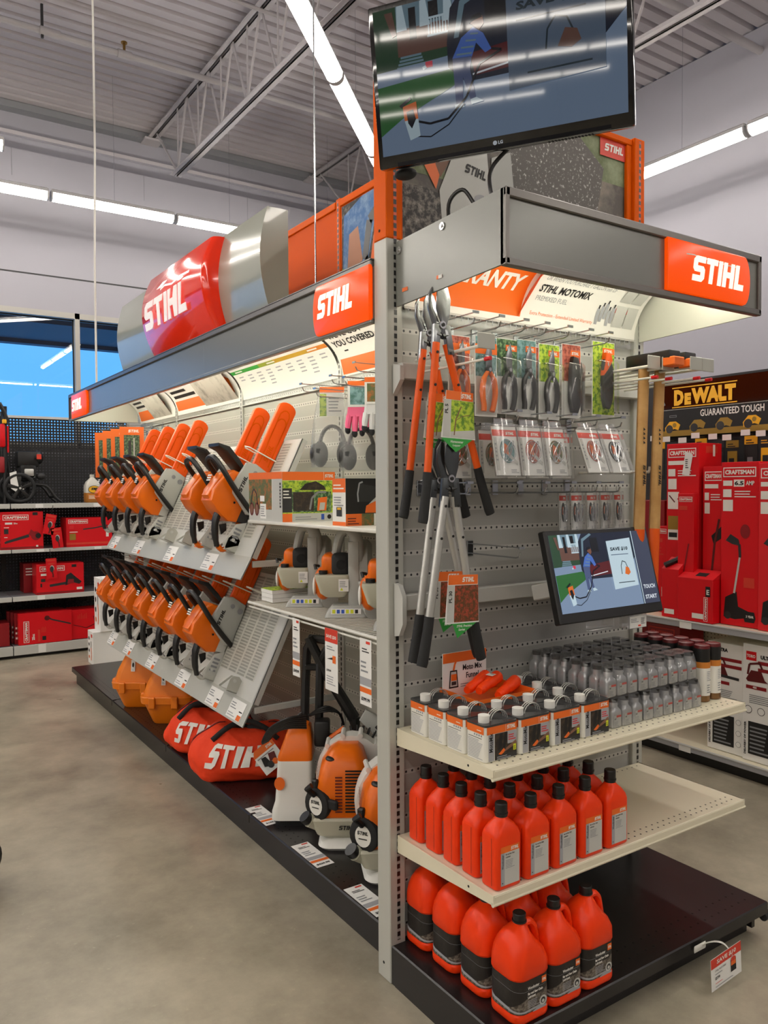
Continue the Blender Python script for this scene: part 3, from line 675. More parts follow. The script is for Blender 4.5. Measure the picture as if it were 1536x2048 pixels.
# ---------------------------------------------------------------- header boards and curved header sign on top
def board(y0, y1, label, art=None):
    t = thing('header_board', label, 'header board', (0, 0, 0), group='header boards on top of the aisle run')
    b = B(); b.box((SP - .008, y0, 2.46), (SP + .008, y1, 3.045), 'orange_deep'); b.done('board', t)
    b = B(); b.box((SP - .016, y0, 3.015), (SP + .012, y1, 3.05), 'orange_paint', .003); b.done('top_rail', t)
    if art:
        b = B(); b.at(frame((SP - .0085, y1, 2.46), (0, -1, 0), (0, 0, 1))); art(b, y1 - y0); b.at(); b.done('print', t)
def bart(b, w_):
    b.rect(.01, 0, w_ - .01, .55, 'log_print', .0005); b.rect(.01, .0, .25, .25, 'green_light', .0008)
    b.poly([(.02, .25), (.03, .5), (.2, .55), (.6, .55), (.5, .42), (.3, .4), (.24, .22), (.12, .2)], 'photo_blue', .001)
    b.poly([(.06, .22), (.08, .4), (.16, .42), (.2, .25)], 'skin_print', .0014)
    b.stroke([(.34, .1), (.22, .25), (.26, .42), (.4, .5)], .05, 'black', .0016)
    b.poly([(.26, .2), (.3, .36), (.42, .36), (.4, .16)], 'label_orange', .0018); b.poly([(.12, .05), (.3, .2), (.45, .22), (.6, .1), (.6, 0), (.2, 0)], 'light_grey', .0012)
board(SEC[0] + .006, SEC[1] - .022, 'picture header board of gloved hands on a chainsaw, next to the front post', bart)
board(SEC[1] + .022, SEC[2] - .022, 'plain orange header board behind the curved grey header')
board(SEC[2] + .022, SEC[3] - .022, 'plain orange header board hidden behind the lit logo box')

def arcprof(R0, z0, z1, xb, n=14):      # bulging profile: back at xb, face bowed towards the aisle by R0
    pts = []
    for k in range(n + 1):
        t = k / n; z = z0 + (z1 - z0) * t
        pts.append((xb - .055 - R0 * sin(pi * (.10 + .72 * t)) * 1.0, z))
    return [(xb, z0)] + pts + [(xb, z1)]
hd = thing('header_sign', 'curved grey header with a bulging lit orange logo box on top of the aisle canopy', 'header sign', (0, 0, 0))
b = B(); b.prism(arcprof(.085, 2.41, 2.90, .19), 1.1, 3.42, 'header_grey', ax='y') if 0 else None
P_ = arcprof(.085, 2.405, 2.90, .19)
b.ring([[(x, y, z) for x, z in P_] for y in (1.1, 1.108, 3.41, 3.42)], 'header_grey'); b.done('header_body', hd, angle=50)
Q_ = arcprof(.125, 2.415, 2.89, .15)
b = B(); b.ring([[(x + e, y, z) for x, z in Q_] for y, e in ((1.585, .03), (1.6, .006), (1.62, 0), (2.58, 0), (2.6, .006), (2.615, .03))], 'box_logo'); b.done('logo_box', hd, angle=50)
b = B()
def wrapb(c):
    t = (c[1]) / .475; x = .15 - .055 - .125 * sin(pi * (.10 + .72 * t)) - c[2]; return (x, -c[0], 2.415 + .475 * t)
b.warp = wrapb; b.stihl(-2.50, .15, .15, 'box_white', .014, .004, width=.72)
b.stroke([(-2.22, .335), (-2.15, .345), (-2.02, .325), (-1.9, .34), (-1.76, .332)], .012, 'box_white', .012); b.poly([(-2.3, .35), (-2.2, .375), (-2.12, .37), (-2.2, .345)], 'box_white', .012)
b.done('logo_letters', hd)
b = B(); b.tube([(.1, 4.2, 2.40), (.11, 4.24, 2.6), (.1, 4.2, 2.9), (.09, 4.15, 3.4), (.1, 4.13, 4.2), (.1, 4.12, 5.2), (.1, 4.12, 5.72)], .008, 'white', n=6); tag(b.done('ceiling_cable'), 'white cord dropping from the ceiling to the far end of the aisle canopy', 'cord')
b = B(); b.tube([(.3, 1.046, 2.42), (.3, 1.047, 2.9), (.3, 1.046, 5.72)], .004, 'steel', n=6); tag(b.done('suspension_cable'), 'thin steel cable rising behind the orange header boards', 'cable')

# ---------------------------------------------------------------- screens
def screen_art(b, W, H, s, main=1.):
    """the picture both screens show; frame x right, y up"""
    X = lambda u: u * W * main
    Y = lambda v: H * (1 - v)
    R = lambda u0, v0, u1, v1, m, z: b.rect(X(u0), Y(v1), X(u1), Y(v0), m + s, z)
    P = lambda pts, m, z: b.poly([(X(u), Y(v)) for u, v in pts], m + s, z)
    S = lambda pts, wd, m, z: b.stroke([(X(u), Y(v)) for u, v in pts], wd * H, m + s, z)
    R(0, 0, 1, 1, 's_path', .0002); R(0, 0, .34, .42, 's_bush', .0004)
    R(.1, 0, .34, .3, 's_house', .0006); R(.1, .16, .34, .34, 's_brick', .0008)
    for u in (.1, .2, .3): P([(u + .005, 0), (u + .03, 0), (u + .045, .17), (u, .17)], 's_white', .001)
    R(.155, .03, .185, .24, 's_dark', .001); R(.24, .02, .28, .14, 's_dark', .001)
    for i in range(8): R(.235 + i * .012, .13, .24 + i * .012, .24, 's_white', .0012)
    R(.23, .12, .335, .135, 's_white', .0013); R(.23, .235, .335, .25, 's_white', .0013)
    for i in range(4): R(.11 - .006 * i, .34 + .022 * i, .2 + .004 * i, .355 + .022 * i, 's_house', .0012)
    P([(.0, .42), (.33, .40), (.32, .5), (0, .53)], 's_path', .0014); P([(0, .52), (.34, .49), (.34, .6), (.1, .76), (0, .86)], 's_lawn', .0016)
    P([(.04, .0), (.06, .02), (.09, .2), (.075, .2)], 's_red', .0016) if 0 else None
    P([(.05, .03), (.085, .03), (.1, .19), (.08, .2)], 's_brick', .0016)
    R(.215, .41, .245, .45, 's_red', .002); P([(.2, .44), (.215, .43), (.22, .45), (.205, .46)], 's_white', .002)
    P([(.31, .32), (.33, .1), (.38, 0), (1, 0), (1, .35), (.86, .6), (.38, .6), (.31, .48)], 's_car', .002)
    P([(.40, .42), (.8, .36), (.8, .55), (.42, .57)], 's_carred', .0023); S([(.41, .56), (.62, .52)], .012, 's_bright', .0025)
    P([(.34, .3), (.37, .07), (.48, .0), (.5, .02), (.39, .1), (.36, .3)], 's_house', .0023); R(.47, .06, .56, .25, 's_dark', .0023)
    q = lambda v: .18 + (v - .05) * .86
    PM = lambda pts, m, z: P([(u, q(v)) for u, v in pts], m, z)
    SM = lambda pts, wd, m, z: S([(u, q(v)) for u, v in pts], wd, m, z)
    PM([(.33, .34), (.37, .2), (.42, .14), (.46, .2), (.49, .33), (.465, .35), (.43, .26), (.41, .36)], 's_shirt', .003)
    PM([(.41, .11), (.43, .06), (.46, .07), (.465, .13), (.445, .17)], 's_skin', .0032); PM([(.405, .11), (.42, .055), (.45, .045), (.46, .08), (.43, .09)], 's_dark', .0034)
    for i in range(4): SM([(.348 + .02 * i, .32 - .045 * i), (.41 + .01 * i, .33 - .045 * i)], .012, 's_house', .0035)
    PM([(.33, .34), (.41, .35), (.4, .45), (.42, .68), (.395, .68), (.37, .5), (.365, .7), (.335, .7)], 's_jean', .003)
    PM([(.33, .7), (.365, .69), (.37, .73), (.33, .73)], 's_white', .0034); PM([(.395, .68), (.42, .67), (.45, .71), (.4, .72)], 's_white', .0034)
    S([(.49, .42), (.53, .44), (.44, .5), (.38, .7), (.3, .82), (.22, .83), (.17, .8)], .016, 's_dark', .0037)
    S([(.37, .74), (.3, .86), (.22, .92), (.16, .9)], .009, 's_dark', .0036)
    P([(.105, .68), (.165, .66), (.17, .78), (.11, .78)], 's_orange', .0038); P([(.11, .78), (.17, .78), (.175, .9), (.13, .92)], 's_white', .0038)
    P([(.12, .72), (.15, .71), (.16, .78), (.14, .84), (.125, .8)], 's_dark', .0041); P([(.09, .67), (.14, .62), (.145, .64), (.1, .69)], 's_dark', .0041)
    a0, a1 = (.555, .925) if main == 1 else (.66, .97)
    b1 = .72 if main == 1 else .77
    P([(a0, -.0 if main == 1 else .12), (a1, -.0 if main == 1 else .09), (a1, b1 - .03), (a0, b1)], 's_white' if main < 1 else 's_sky', .0045)
    aw = a1 - a0; v0 = .0 if main == 1 else .12; vh = b1 - v0
    b.text('SAVE $10', X(a0 + aw * .1), Y(v0 + vh * (.32 if main == 1 else .22)), H * vh * .085, 's_text' + s, .0055, width=X(aw) * .72, shear=.1, bold=.04)
    b.text('On the SE 33 vacuum', X(a0 + aw * .1), Y(v0 + vh * .3), H * vh * .035, 's_text' + s, .0052, width=X(aw) * .6) if 0 else None
    b.bars(X(a0 + aw * .1), Y(v0 + vh * (.4 if main == 1 else .3)), X(a0 + aw * .85), Y(v0 + vh * (.37 if main == 1 else .26)), 1, 's_sky' + s if main < 1 else 's_text' + s, .0052)
    S([(a0 + aw * .4, v0 + vh * .7), (a0 + aw * .42, v0 + vh * .53), (a0 + aw * .5, v0 + vh * .43), (a0 + aw * .62, v0 + vh * .46), (a0 + aw * .68, v0 + vh * .58)], .012, 's_text', .0052)
    P([(a0 + aw * .52, v0 + vh * .7), (a0 + aw * .6, v0 + vh * .55), (a0 + aw * .72, v0 + vh * .58), (a0 + aw * .76, v0 + vh * .68), (a0 + aw * .66, v0 + vh * .73)], 's_orange' if main < 1 else 's_brick', .0055)
    b.bars(X(a0 + aw * .2), Y(v0 + vh * .88), X(a0 + aw * .9), Y(v0 + vh * .84), 1, 's_text' + s, .0052)
tv = thing('television', 'flat screen television on a bracket above the end cap, tilted towards the aisle', 'television', M=None)
dx = Vector((.54773, -.83666, 0)); nx_ = Vector((-.83666, -.54773, 0)); ti = radians(11)
upv = Vector((0, 0, 1)) * cos(ti) + nx_ * sin(ti)
tv.matrix_world = frame((-.134, -.141, 2.594), dx, upv)
TW, TH = .73, .437
b = B(); b.box((0, 0, -.035), (TW, TH, 0), 'black_gloss', .006, 2); b.box((.02, .02, -.055), (TW - .02, TH - .02, -.034), 'tv_back', .012)
b.box((.06, .001, -.03), (TW - .06, .012, .002), 'black_gloss')
for i in range(14): b.box((.5 + i * .009, -.001, -.028), (.505 + i * .009, .001, -.012), 'void')
b.done('casing', tv)
b = B(); b.at(T(.016, .034, .0006)); screen_art(b, TW - .032, TH - .05, '_tv'); b.at()
b.done('screen', tv)
b = B(); b.disc(.355, .018, .006, 's_bright_tv', .0012); b.text('LG', .364, .0135, .009, 's_bright_tv', .0012, bold=.04); b.done('logo', tv)
b = B(); b.tube([(.36, .2, -.05), (.33, .2, -.16), (.2, .2, -.2), (.12, .2, -.24)], .018, 'black', n=8); b.box((.26, .1, -.062), (.46, .3, -.05), 'black'); b.done('wall_bracket', tv)
b = B(); b.ell((.06, -.01, -.06), (.035, .018, .03), 'rubber'); b.done('bracket_knob', tv)
def cable(pts, lb): b = B(); b.tube(pts, .006, 'black', n=8); tag(b.done('power_cable'), lb, 'cable', 'black television cables')
def cat(pts, k=6):
    P = [Vector(p) for p in pts]; P = [P[0]] + P + [P[-1]]; o = []
    for i in range(1, len(P) - 2):
        for j in range(k):
            t = j / k; a, c, d, e = P[i - 1], P[i], P[i + 1], P[i + 2]
            o.append(.5 * ((2 * c) + (d - a) * t + (2 * a - 5 * c + 4 * d - e) * t * t + (3 * c - a - 3 * d + e) * t ** 3))
    return o + [P[-2]]
cable(cat([(.12, -.44, 2.62), (.08, -.40, 2.56), (.06, -.42, 2.48), (.08, -.44, 2.40)]), 'black cable hanging from the middle of the television into the canopy')
cable(cat([(.075, -.22, 2.40), (.05, -.24, 2.50), (.07, -.28, 2.535), (.09, -.31, 2.49), (.10, -.33, 2.46)]), 'black cable loop standing up behind the canopy edge')

mo = thing('touch_screen', 'black touch screen monitor on a grey arm in front of the pegboard', 'touch screen')
up2 = Vector((0, .08, .303)); mo.matrix_world = frame((.437, -.328, 1.198), (1, 0, 0), up2)
MW, MH = .525, .313
b = B(); b.box((0, 0, -.03), (MW, MH, 0), 'black', .004); b.done('casing', mo)
b = B(); b.at(T(.016, .034, .0006)); screen_art(b, MW - .032, MH - .05, '_ts', .83)
w2, h2 = MW - .032, MH - .05; b.rect(w2 * .83, 0, w2, h2, 's_panel_ts', .0045); b.rect(w2 * .825, 0, w2 * .833, h2, 's_white_ts', .005)
b.text('TOUCH', w2 * .85, h2 * .2, h2 * .055, 's_bright_ts', .0055, width=w2 * .125, bold=.03); b.text('START', w2 * .85, h2 * .06, h2 * .055, 's_bright_ts', .0055, width=w2 * .125, bold=.03)
b.done('screen', mo)
b = B(); b.at(); b.box((.09, .1, -.20), (.2, .155, -.03), 'light_grey', .004); b.done('arm', mo)
# ---------------------------------------------------------------- end cap goods: fuel cans
def side(b, o, u, v): return b.at(frame(o, u, v))
G = 'fuel cans on the upper end cap shelf'
can0 = thing('fuel_can', '', 'fuel can', group=G)
CW, CD, CH = .0625, .043, .108
b = B(); b.rr([(0, 0, 0, CW - .003, CD - .003, .008), (.003, 0, 0, CW, CD, .01), (CH - .003, 0, 0, CW, CD, .01), (CH, 0, 0, CW - .001, CD - .001, .009)], 'white_enamel')
side(b, (-CW + .0, -CD, 0), (1, 0, 0), (0, 0, 1)); W_ = CW * 2
b.rect(.006, CH - .026, W_ - .004, CH - .003, 'label_orange'); b.rect(W_ * .62, CH - .026, W_ * .625, CH - .003, 'white', .0009); b.stihl(W_ * .66, CH - .019, .011, 'white', width=.034)
b.rect(.012, .004, .034, CH - .027, 'label_grey'); b.text('MotoMix', .0285, .03, .014, 'ink', width=.055, rot=90, bold=.02)
b.rect(.036, .004, W_ - .004, CH - .027, 'photo_dark'); b.rect(.085, .045, W_ - .004, CH - .027, 'label_grey', .0008)
b.poly([(.048, .03), (.055, CH - .027), (.066, CH - .027), (.062, .04)], 'ink', .001); b.poly([(.066, .03), (.074, CH - .027), (.085, CH - .027), (.076, .035)], 'ink', .001); b.poly([(.07, .022), (.08, .034), (.118, .052), (.12, .04)], 'skin_dark', .0012); b.poly([(.05, .02), (.07, .035), (.078, .026), (.06, .016)], 'label_orange', .0011)
b.bars(.088, .055, .118, .075, 3, 'red', .0012); b.rect(.107, .022, .118, .04, 'tag_yellow', .0013); b.bars(.109, .025, .116, .037, 3, 'ink', .0015); b.rect(.04, .004, W_ - .004, .018, 'dark', .0011); b.bars(.044, .006, .1, .016, 2, 'label_grey', .0013)
side(b, (-CW, CD, 0), (0, -1, 0), (0, 0, 1))
b.rect(.006, CH - .026, .08, CH - .003, 'label_orange'); b.bars(.05, CH - .018, .07, CH - .012, 1, 'white'); b.bars(.01, .008, .078, .066, 13, 'label_grey', .0007); b.bars(.012, .068, .075, .072, 1, 'ink', .0007)
for i in range(4): b.disc(.04 + i * .01, .077, .0032, 'text_grey', n=8)
side(b, (CW, -CD, 0), (0, 1, 0), (0, 0, 1)); b.rect(.006, CH - .026, .08, CH - .003, 'label_orange')
b.at(); b.done('body', can0)
b = B(); b.rr([(CH - .004, 0, 0, CW + .0012, CD + .0012, .011), (CH + .002, 0, 0, CW + .0012, CD + .0012, .011), (CH + .002, 0, 0, CW - .002, CD - .002, .009), (CH + .0006, 0, 0, CW - .004, CD - .004, .008)], 'can_top'); b.done('lid', can0)
b = B(); b.cyl((-.035, -.005, CH - .002), (-.035, -.005, CH + .022), .0165, 'white', n=24); b.cyl((-.035, -.005, CH + .004), (-.035, -.005, CH + .0215), .0172, 'white', n=14)
b.done('cap', can0)
b = B()
for q in (-.009, .0, .009): b.tube([(-.012 + .033 * (1 - cos(pi * k / 8)), .0 + q, CH - .002 + .03 * sin(pi * k / 8)) for k in range(9)], .0017, 'aluminium', n=6)
b.done('handle', can0)
cans = []
for i in range(4):
    for j in range(4):
        if i in (1, 2) and j > 1: continue
        cans.append((.0895 + i * .134, -.385 + j * .095, i, j))
rown = ['front row', 'second row', 'third row', 'back row']; coln = ['left column', 'second column', 'third column', 'right column']
for k, (x, y, i, j) in enumerate(cans):
    lb = 'white fuel can with orange band, %s of the %s on the upper shelf' % (rown[j], coln[i])
    if k == 0: can0.location = (x, y, Z1); can0['label'] = lb
    else: dup(can0, (x, y, Z1), lb)

# funnel tray
ft = thing('funnel_tray', 'orange cardboard tray with a printed back card among the fuel cans', 'display box', (.165, -.235, Z1))
b = B(); w_, d_, h_ = .255, .2, .118
b.box((0, 0, 0), (w_, d_, .085), 'label_orange'); b.box((0, 0, 0), (w_, .003, h_), 'label_orange'); b.box((0, d_ - .003, 0), (w_, d_, h_), 'label_orange'); b.box((0, 0, 0), (.003, d_, h_), 'label_orange'); b.box((w_ - .003, 0, 0), (w_, d_, h_), 'label_orange')
side(b, (0, 0, 0), (1, 0, 0), (0, 0, 1)); b.stihl(.18, h_ - .022, .012, 'white', width=.05); b.at(); b.done('tray', ft)
b = B(); b.box((0, d_ - .02, .08), (.19, d_ - .016, .235), 'paper'); side(b, (0, d_ - .02, .08), (1, 0, 0), (0, 0, 1))
b.rect(0, .122, .19, .155, 'label_orange'); b.text('Moto Mix', .085, .09, .02, 'ink', width=.085, bold=.02); b.text('Funnel', .1, .062, .02, 'ink', width=.055, bold=.02); b.bars(.075, .035, .175, .05, 2, 'text_grey')
b.poly([(.025, .035), (.03, .095), (.06, .095), (.066, .035)], 'ink', .0007); b.poly([(.03, .04), (.034, .09), (.056, .09), (.061, .04)], 'light_grey', .0009); b.rect(.034, .06, .058, .082, 'label_orange', .0012); b.stroke([(.045, .095), (.05, .115), (.065, .14), (.075, .145)], .008, 'label_orange', .0009); b.rect(.036, .045, .056, .057, 'dark', .0013); b.at(); b.done('back_card', ft)
fu = thing('funnel', '', 'funnel', group='funnels in the orange tray')
b = B(); prof = [(.012, 0), (.0135, .01)]
for k in range(7): prof += [(.0165, .02 + k * .008), (.0135, .024 + k * .008)]
prof += [(.02, .085), (.022, .15), (.019, .152), (.012, .1)]
b.lathe(prof, 'funnel_orange', 16); b.done('tube', fu)
for k, (x, y, z, a, lb) in enumerate(((.21, -.15, .985, -52, 'orange corrugated funnel lying at the rear left of the tray'), (.235, -.18, .985, -58, 'orange corrugated funnel with a white price sticker, in the middle of the tray'), (.3, -.2, .965, -62, 'orange corrugated funnel lying low at the front right of the tray'))):
    M = T(x - .02, y, z) @ RZ(25) @ RY(84)
    r_ = fu if k == 0 else dup(fu, None, lb, M=M); fu['label'] = fu['label'] or lb
    if k == 0: fu.matrix_world = M
    if k == 1:
        b = B(); b.at(T(-.0225, 0, .1) @ RY(-90) @ RZ(80)); b.rect(-.014, -.012, .014, .012, 'white', .0015); b.bars(-.01, -.008, .01, .0, 2, 'ink', .002); b.done('price_sticker', r_)

# ---------------------------------------------------------------- quart bottles
G = 'orange quart bottles on the middle shelf'
bo = thing('oil_bottle', '', 'bottle', group=G)
b = B(); b.rr([(0, 0, 0, .043, .03, .012), (.004, 0, 0, .0485, .0345, .014), (.008, 0, 0, .05, .036, .015), (.148, 0, 0, .05, .036, .015), (.162, 0, 0, .047, .034, .018), (.178, .0, 0, .036, .029, .02), (.19, 0, 0, .024, .022, .019), (.197, 0, 0, .018, .018, .017), (.206, 0, 0, .0165, .0165, .016)], 'bottle_orange', 6)
side(b, (-.05, .036, 0), (0, -1, 0), (0, 0, 1)); b.rect(.05, .012, .0515, .15, 'maroon', .0005); b.at(); b.done('body', bo)
b = B(); side(b, (-.05, -.036, 0), (1, 0, 0), (0, 0, 1))
b.rect(.016, .014, .087, .108, 'light_grey', .0006); b.rect(.016, .014, .03, .108, 'label_grey', .0008); b.text('Woodcutter', .0265, .062, .0075, 'ink', .001, width=.042, rot=90, bold=.02); b.disc(.022, .022, .002, 'ink', .001, n=8)
b.rect(.016, .108, .087, .126, 'label_orange', .0006); b.stihl(.054, .112, .0095, 'white', .001, width=.03); b.text('Bar and Saw Chain', .034, .1, .0045, 'ink', .001, width=.034, bold=.03); b.text('Lubricant', .034, .092, .0045, 'ink', .001, width=.018, bold=.03); b.bars(.034, .062, .07, .088, 6, 'text_grey', .001); b.at(); b.done('label', bo)
b = B(); b.cyl((0, 0, .206), (0, 0, .211), .02, 'black', n=20); b.cyl((0, 0, .2), (0, 0, .236), .0185, 'black', n=18); b.lathe([(.0185, .235), (.017, .239), (.001, .2395)], 'black', 18); b.done('cap', bo)
rn = ['front row', 'second row', 'third row', 'fourth row', 'back row']; cn = ['leftmost', 'second from left', 'middle one', 'fourth from left', 'rightmost']
for j in range(5):
    for i in range(5):
        x, y = .081 + i * .117, -.435 + j * .091
        lb = 'orange quart oil bottle, %s in the %s of the middle shelf' % (cn[i], rn[j])
        if i == j == 0: bo.location = (x, y, Z2); bo['label'] = lb
        else: dup(bo, (x, y, Z2), lb, rz=((i * 7 + j * 3) % 5 - 2) * .7)

# ---------------------------------------------------------------- gallon jugs
G = 'orange gallon jugs on the base deck'
ju = thing('oil_jug', '', 'jug', group=G)
def jr(d=0.): return [(0, 0, 0, .061 + d, .056 + d, .03), (.006, 0, 0, .068 + d, .063 + d, .034), (.012, 0, 0, .07 + d, .065 + d, .036), (.026, 0, 0, .07 + d, .065 + d, .036), (.03, 0, 0, .068 + d, .063 + d, .036), (.128, 0, 0, .068 + d, .063 + d, .036), (.132, 0, 0, .0705 + d, .0655 + d, .037), (.165, 0, 0, .07 + d, .065 + d, .038), (.19, -.004, 0, .063 + d, .063 + d, .042), (.212, -.011, 0, .05 + d, .056 + d, .042), (.232, -.012, 0, .038 + d, .044 + d, .036), (.248, -.006, 0, .026, .029, .025), (.257, 0, 0, .0185, .019, .0183), (.263, 0, 0, .018, .018, .0178)]
b = B(); b.rr(jr(), 'bottle_orange', 7); b.done('body', ju)
b = B(); b.tube(cat([(.012, 0, .25), (.034, 0, .252), (.052, 0, .235), (.06, 0, .205), (.066, 0, .17), (.062, 0, .15)], 4), [.011] * 21, 'bottle_orange', 10, flat=1.25); b.done('handle', ju)
b = B(); b.rr([(.032, 0, 0, .0686, .0636, .0366), (.127, 0, 0, .0686, .0636, .0366)], 'jug_label', 7, (False, False))
rg = rrect(0, 0, .0689, .0639, .0369, 7); N_ = len(rg); lo = [(p[0], p[1], .034) for p in rg]; md = [(p[0], p[1], .066 + .022 * sin(2 * pi * k / N_ + 2.2)) for k, p in enumerate(rg)]; b.ring([lo, md], 'soil', (False, False))
rg = rrect(0, 0, .0691, .0641, .037, 7); b.ring([[(p[0], p[1], .036 + .014 * (1 + sin(2 * pi * k / N_ + .6)) * .6) for k, p in enumerate(rg)], [(p[0], p[1], .041 + .026 * (1 + sin(2 * pi * k / N_ + .6)) * .6) for k, p in enumerate(rg)]], 'label_grey', (False, False))
b.ring([[(p[0], p[1], .104 + .008 * sin(2 * pi * k / N_ + .5)) for k, p in enumerate(rg)], [(p[0], p[1], .1048 + .008 * sin(2 * pi * k / N_ + .5)) for k, p in enumerate(rg)]], 'text_grey', (False, False))
side(b, (-.068, -.0637, 0), (1, 0, 0), (0, 0, 1))
b.rect(.094, .103, .112, .122, 'label_orange', .0008); b.stihl(.096, .109, .007, 'white', .0012, width=.0145); b.text('Woodcutter', .04, .1, .0085, 'white', .0012, width=.044, bold=.03); b.text('Bar and Saw Chain', .04, .085, .0075, 'white', .0012, width=.058, bold=.04); b.text('Lubricant', .04, .075, .0075, 'white', .0012, width=.03, bold=.04); b.bars(.04, .048, .088, .071, 5, 'label_grey', .0012)
b.disc(.099, .052, .014, 'light_grey', .001); b.disc(.099, .052, .009, 'dark', .0012); b.disc(.099, .05, .005, 'light_grey', .0014); b.poly([(.06, .034), (.085, .04), (.112, .037), (.112, .031), (.06, .031)], 'label_grey', .0011); b.at(); b.done('label', ju)
b = B(); b.cyl((0, 0, .262), (0, 0, .285), .0195, 'black', n=20); b.cyl((0, 0, .2615), (0, 0, .2665), .0215, 'black', n=20); b.lathe([(.0195, .284), (.018, .287), (.001, .2875)], 'black', 18); b.done('cap', ju)
for i in range(3):
    for j in range(4 if i == 0 else 3):
        x, y = .117 + i * .139, -.472 + j * .142
        lb = 'orange gallon oil jug on the black base, %s of the %s' % (['front row', 'second row', 'third row', 'back row'][j], ['left column', 'middle column', 'right column'][i])
        if i == j == 0: ju.location = (x, y, ZB); ju['label'] = lb
        else: dup(ju, (x, y, ZB), lb)

# ---------------------------------------------------------------- silver six packs and spray cans
pk = thing('bottle_six_pack', '', 'six pack', group='shrink wrapped six packs of silver bottles')
b = B(); b.rr([(0, 0, 0, .021, .017, .008), (.003, 0, 0, .0235, .019, .008), (.05, 0, 0, .0235, .019, .008), (.058, 0, 0, .022, .018, .01), (.066, 0, 0, .015, .0135, .011), (.074, 0, 0, .0145, .0135, .0125), (.086, 0, 0, .0145, .0135, .0125)], 'silver_plastic', 4)
side(b, (-.0235, -.019, 0), (1, 0, 0), (0, 0, 1)); b.rect(.006, .004, .041, .042, 'light_grey', .0005); b.rect(.018, .035, .041, .042, 'label_red', .0008); b.text('HP', .009, .028, .005, 'ink', .0008, bold=.04); b.bars(.009, .007, .032, .024, 4, 'text_grey', .0008); b.at()
bt = b.done('bottle', pk); b = B(); b.cyl((0, 0, .083), (0, 0, .097), .0165, 'black', n=14); cp = b.done('cap', bt)
bt.location = (-.053, -.0225, 0)
for k in range(1, 6):
    o = bt.copy(); COL.objects.link(o); o.parent = pk; o.location = (-.053 + .053 * (k % 3), -.0225 + .045 * (k // 3), 0)
    c = cp.copy(); COL.objects.link(c); c.parent = o
b = B(); b.rr([(-.0, 0, 0, .079, .0435, .01), (.055, 0, 0, .079, .0435, .01), (.085, 0, 0, .072, .04, .012), (.0985, 0, 0, .069, .034, .012)], 'wrap_film', 4, (False, True)); b.done('shrink_wrap', pk)
kx = ['left', 'middle', 'right']
for L in (0, 1):
    for i in range(3):
        for j in range(4):
            x, y = .661 + i * .162 - .012 * L, -.374 + j * .094 + .012 * L
            lb = 'wrapped silver bottles, %s layer, %s stack, %s' % (('lower', 'upper')[L], kx[i], ('frontmost pack', 'second pack back', 'third pack back', 'rearmost pack')[j])
            if L == i == j == 0: pk.location = (x, y, Z1); pk['label'] = lb
            else: dup(pk, (x, y, Z1 + .1 * L), lb)
sp = thing('spray_can', '', 'spray can', group='spray cans beside the silver bottles')
b = B(); b.lathe([(.026, 0), (.029, .003), (.029, .024)], 'bronze', 20); b.lathe([(.0291, .024), (.0291, .125)], 'white', 20); b.lathe([(.0292, .125), (.0292, .147)], 'amber', 20)
side(b, (-.012, -.0292, .03), (1, 0, 0), (0, 0, 1)); b.bars(0, .05, .022, .088, 6, 'label_grey', .0012); b.bars(0, .005, .022, .04, 4, 'text_grey', .0012); b.at(); b.done('body', sp)
b = B(); b.lathe([(.0285, .147), (.0285, .196)], 'black', 20); b.lathe([(.0285, .196), (.027, .207), (.02, .209), (.001, .209)], 'maroon', 20); b.done('cap', sp)
for i in range(2):
    for j in range(5):
        x, y = 1.128 + i * .066, -.37 + j * .068
        lb = 'spray can with black cap and orange band, %s row, %s column' % (['front', 'second', 'third', 'fourth', 'rearmost'][j], ('left', 'right')[i])
        if i == j == 0: sp.location = (x, y, Z1); sp['label'] = lb
        else: dup(sp, (x, y, Z1), lb)

# ---------------------------------------------------------------- hooks on the pegboard
def hook_master(name, L, label, group):
    t = thing(name, label, 'hook', group=group)
    b = B(); b.tube([(0, 0, 0), (0, -L + .015, 0), (0, -L, .004), (0, -L - .006, .018)], .0027, 'steel', 6); b.done('lower_prong', t)
    b = B(); b.tube([(0, 0, .034), (0, -L - .01, .034), (.0, -L - .012, .034)], .0022, 'steel', 6); b.box((-.012, -L - .014, .03), (.012, -L - .01, .038), 'steel'); b.done('upper_wire', t)
    b = B(); b.box((-.014, -.004, -.01), (.014, .004, .045), 'steel', .002); b.done('back_clip', t)
    return t
hk = hook_master('peg_hook', .25, '', 'wire hooks on the end cap pegboard')
def hooks(xs, z, row, gset=None):
    for k, x in enumerate(xs):
        lb = 'chrome double wire hook, %s from left in the %s' % (ORD[k] if k else 'first', row)
        if not hk['label']: hk.location = (x, .016, z); hk['label'] = lb
        else: dup(hk, (x, .016, z), lb)
hooks((.15, .258, .364, .459, .566, .67, .769), 2.155, 'row above the pruner cards')
hooks((.333, .467, .588, .707, .836), 1.86, 'row above the chain packs')
hooks((.126, .332, .459, .585, .708, .828), 1.628, 'row below the chain packs')
hooks((.342,), 1.415, 'empty spot left of the touch screen')

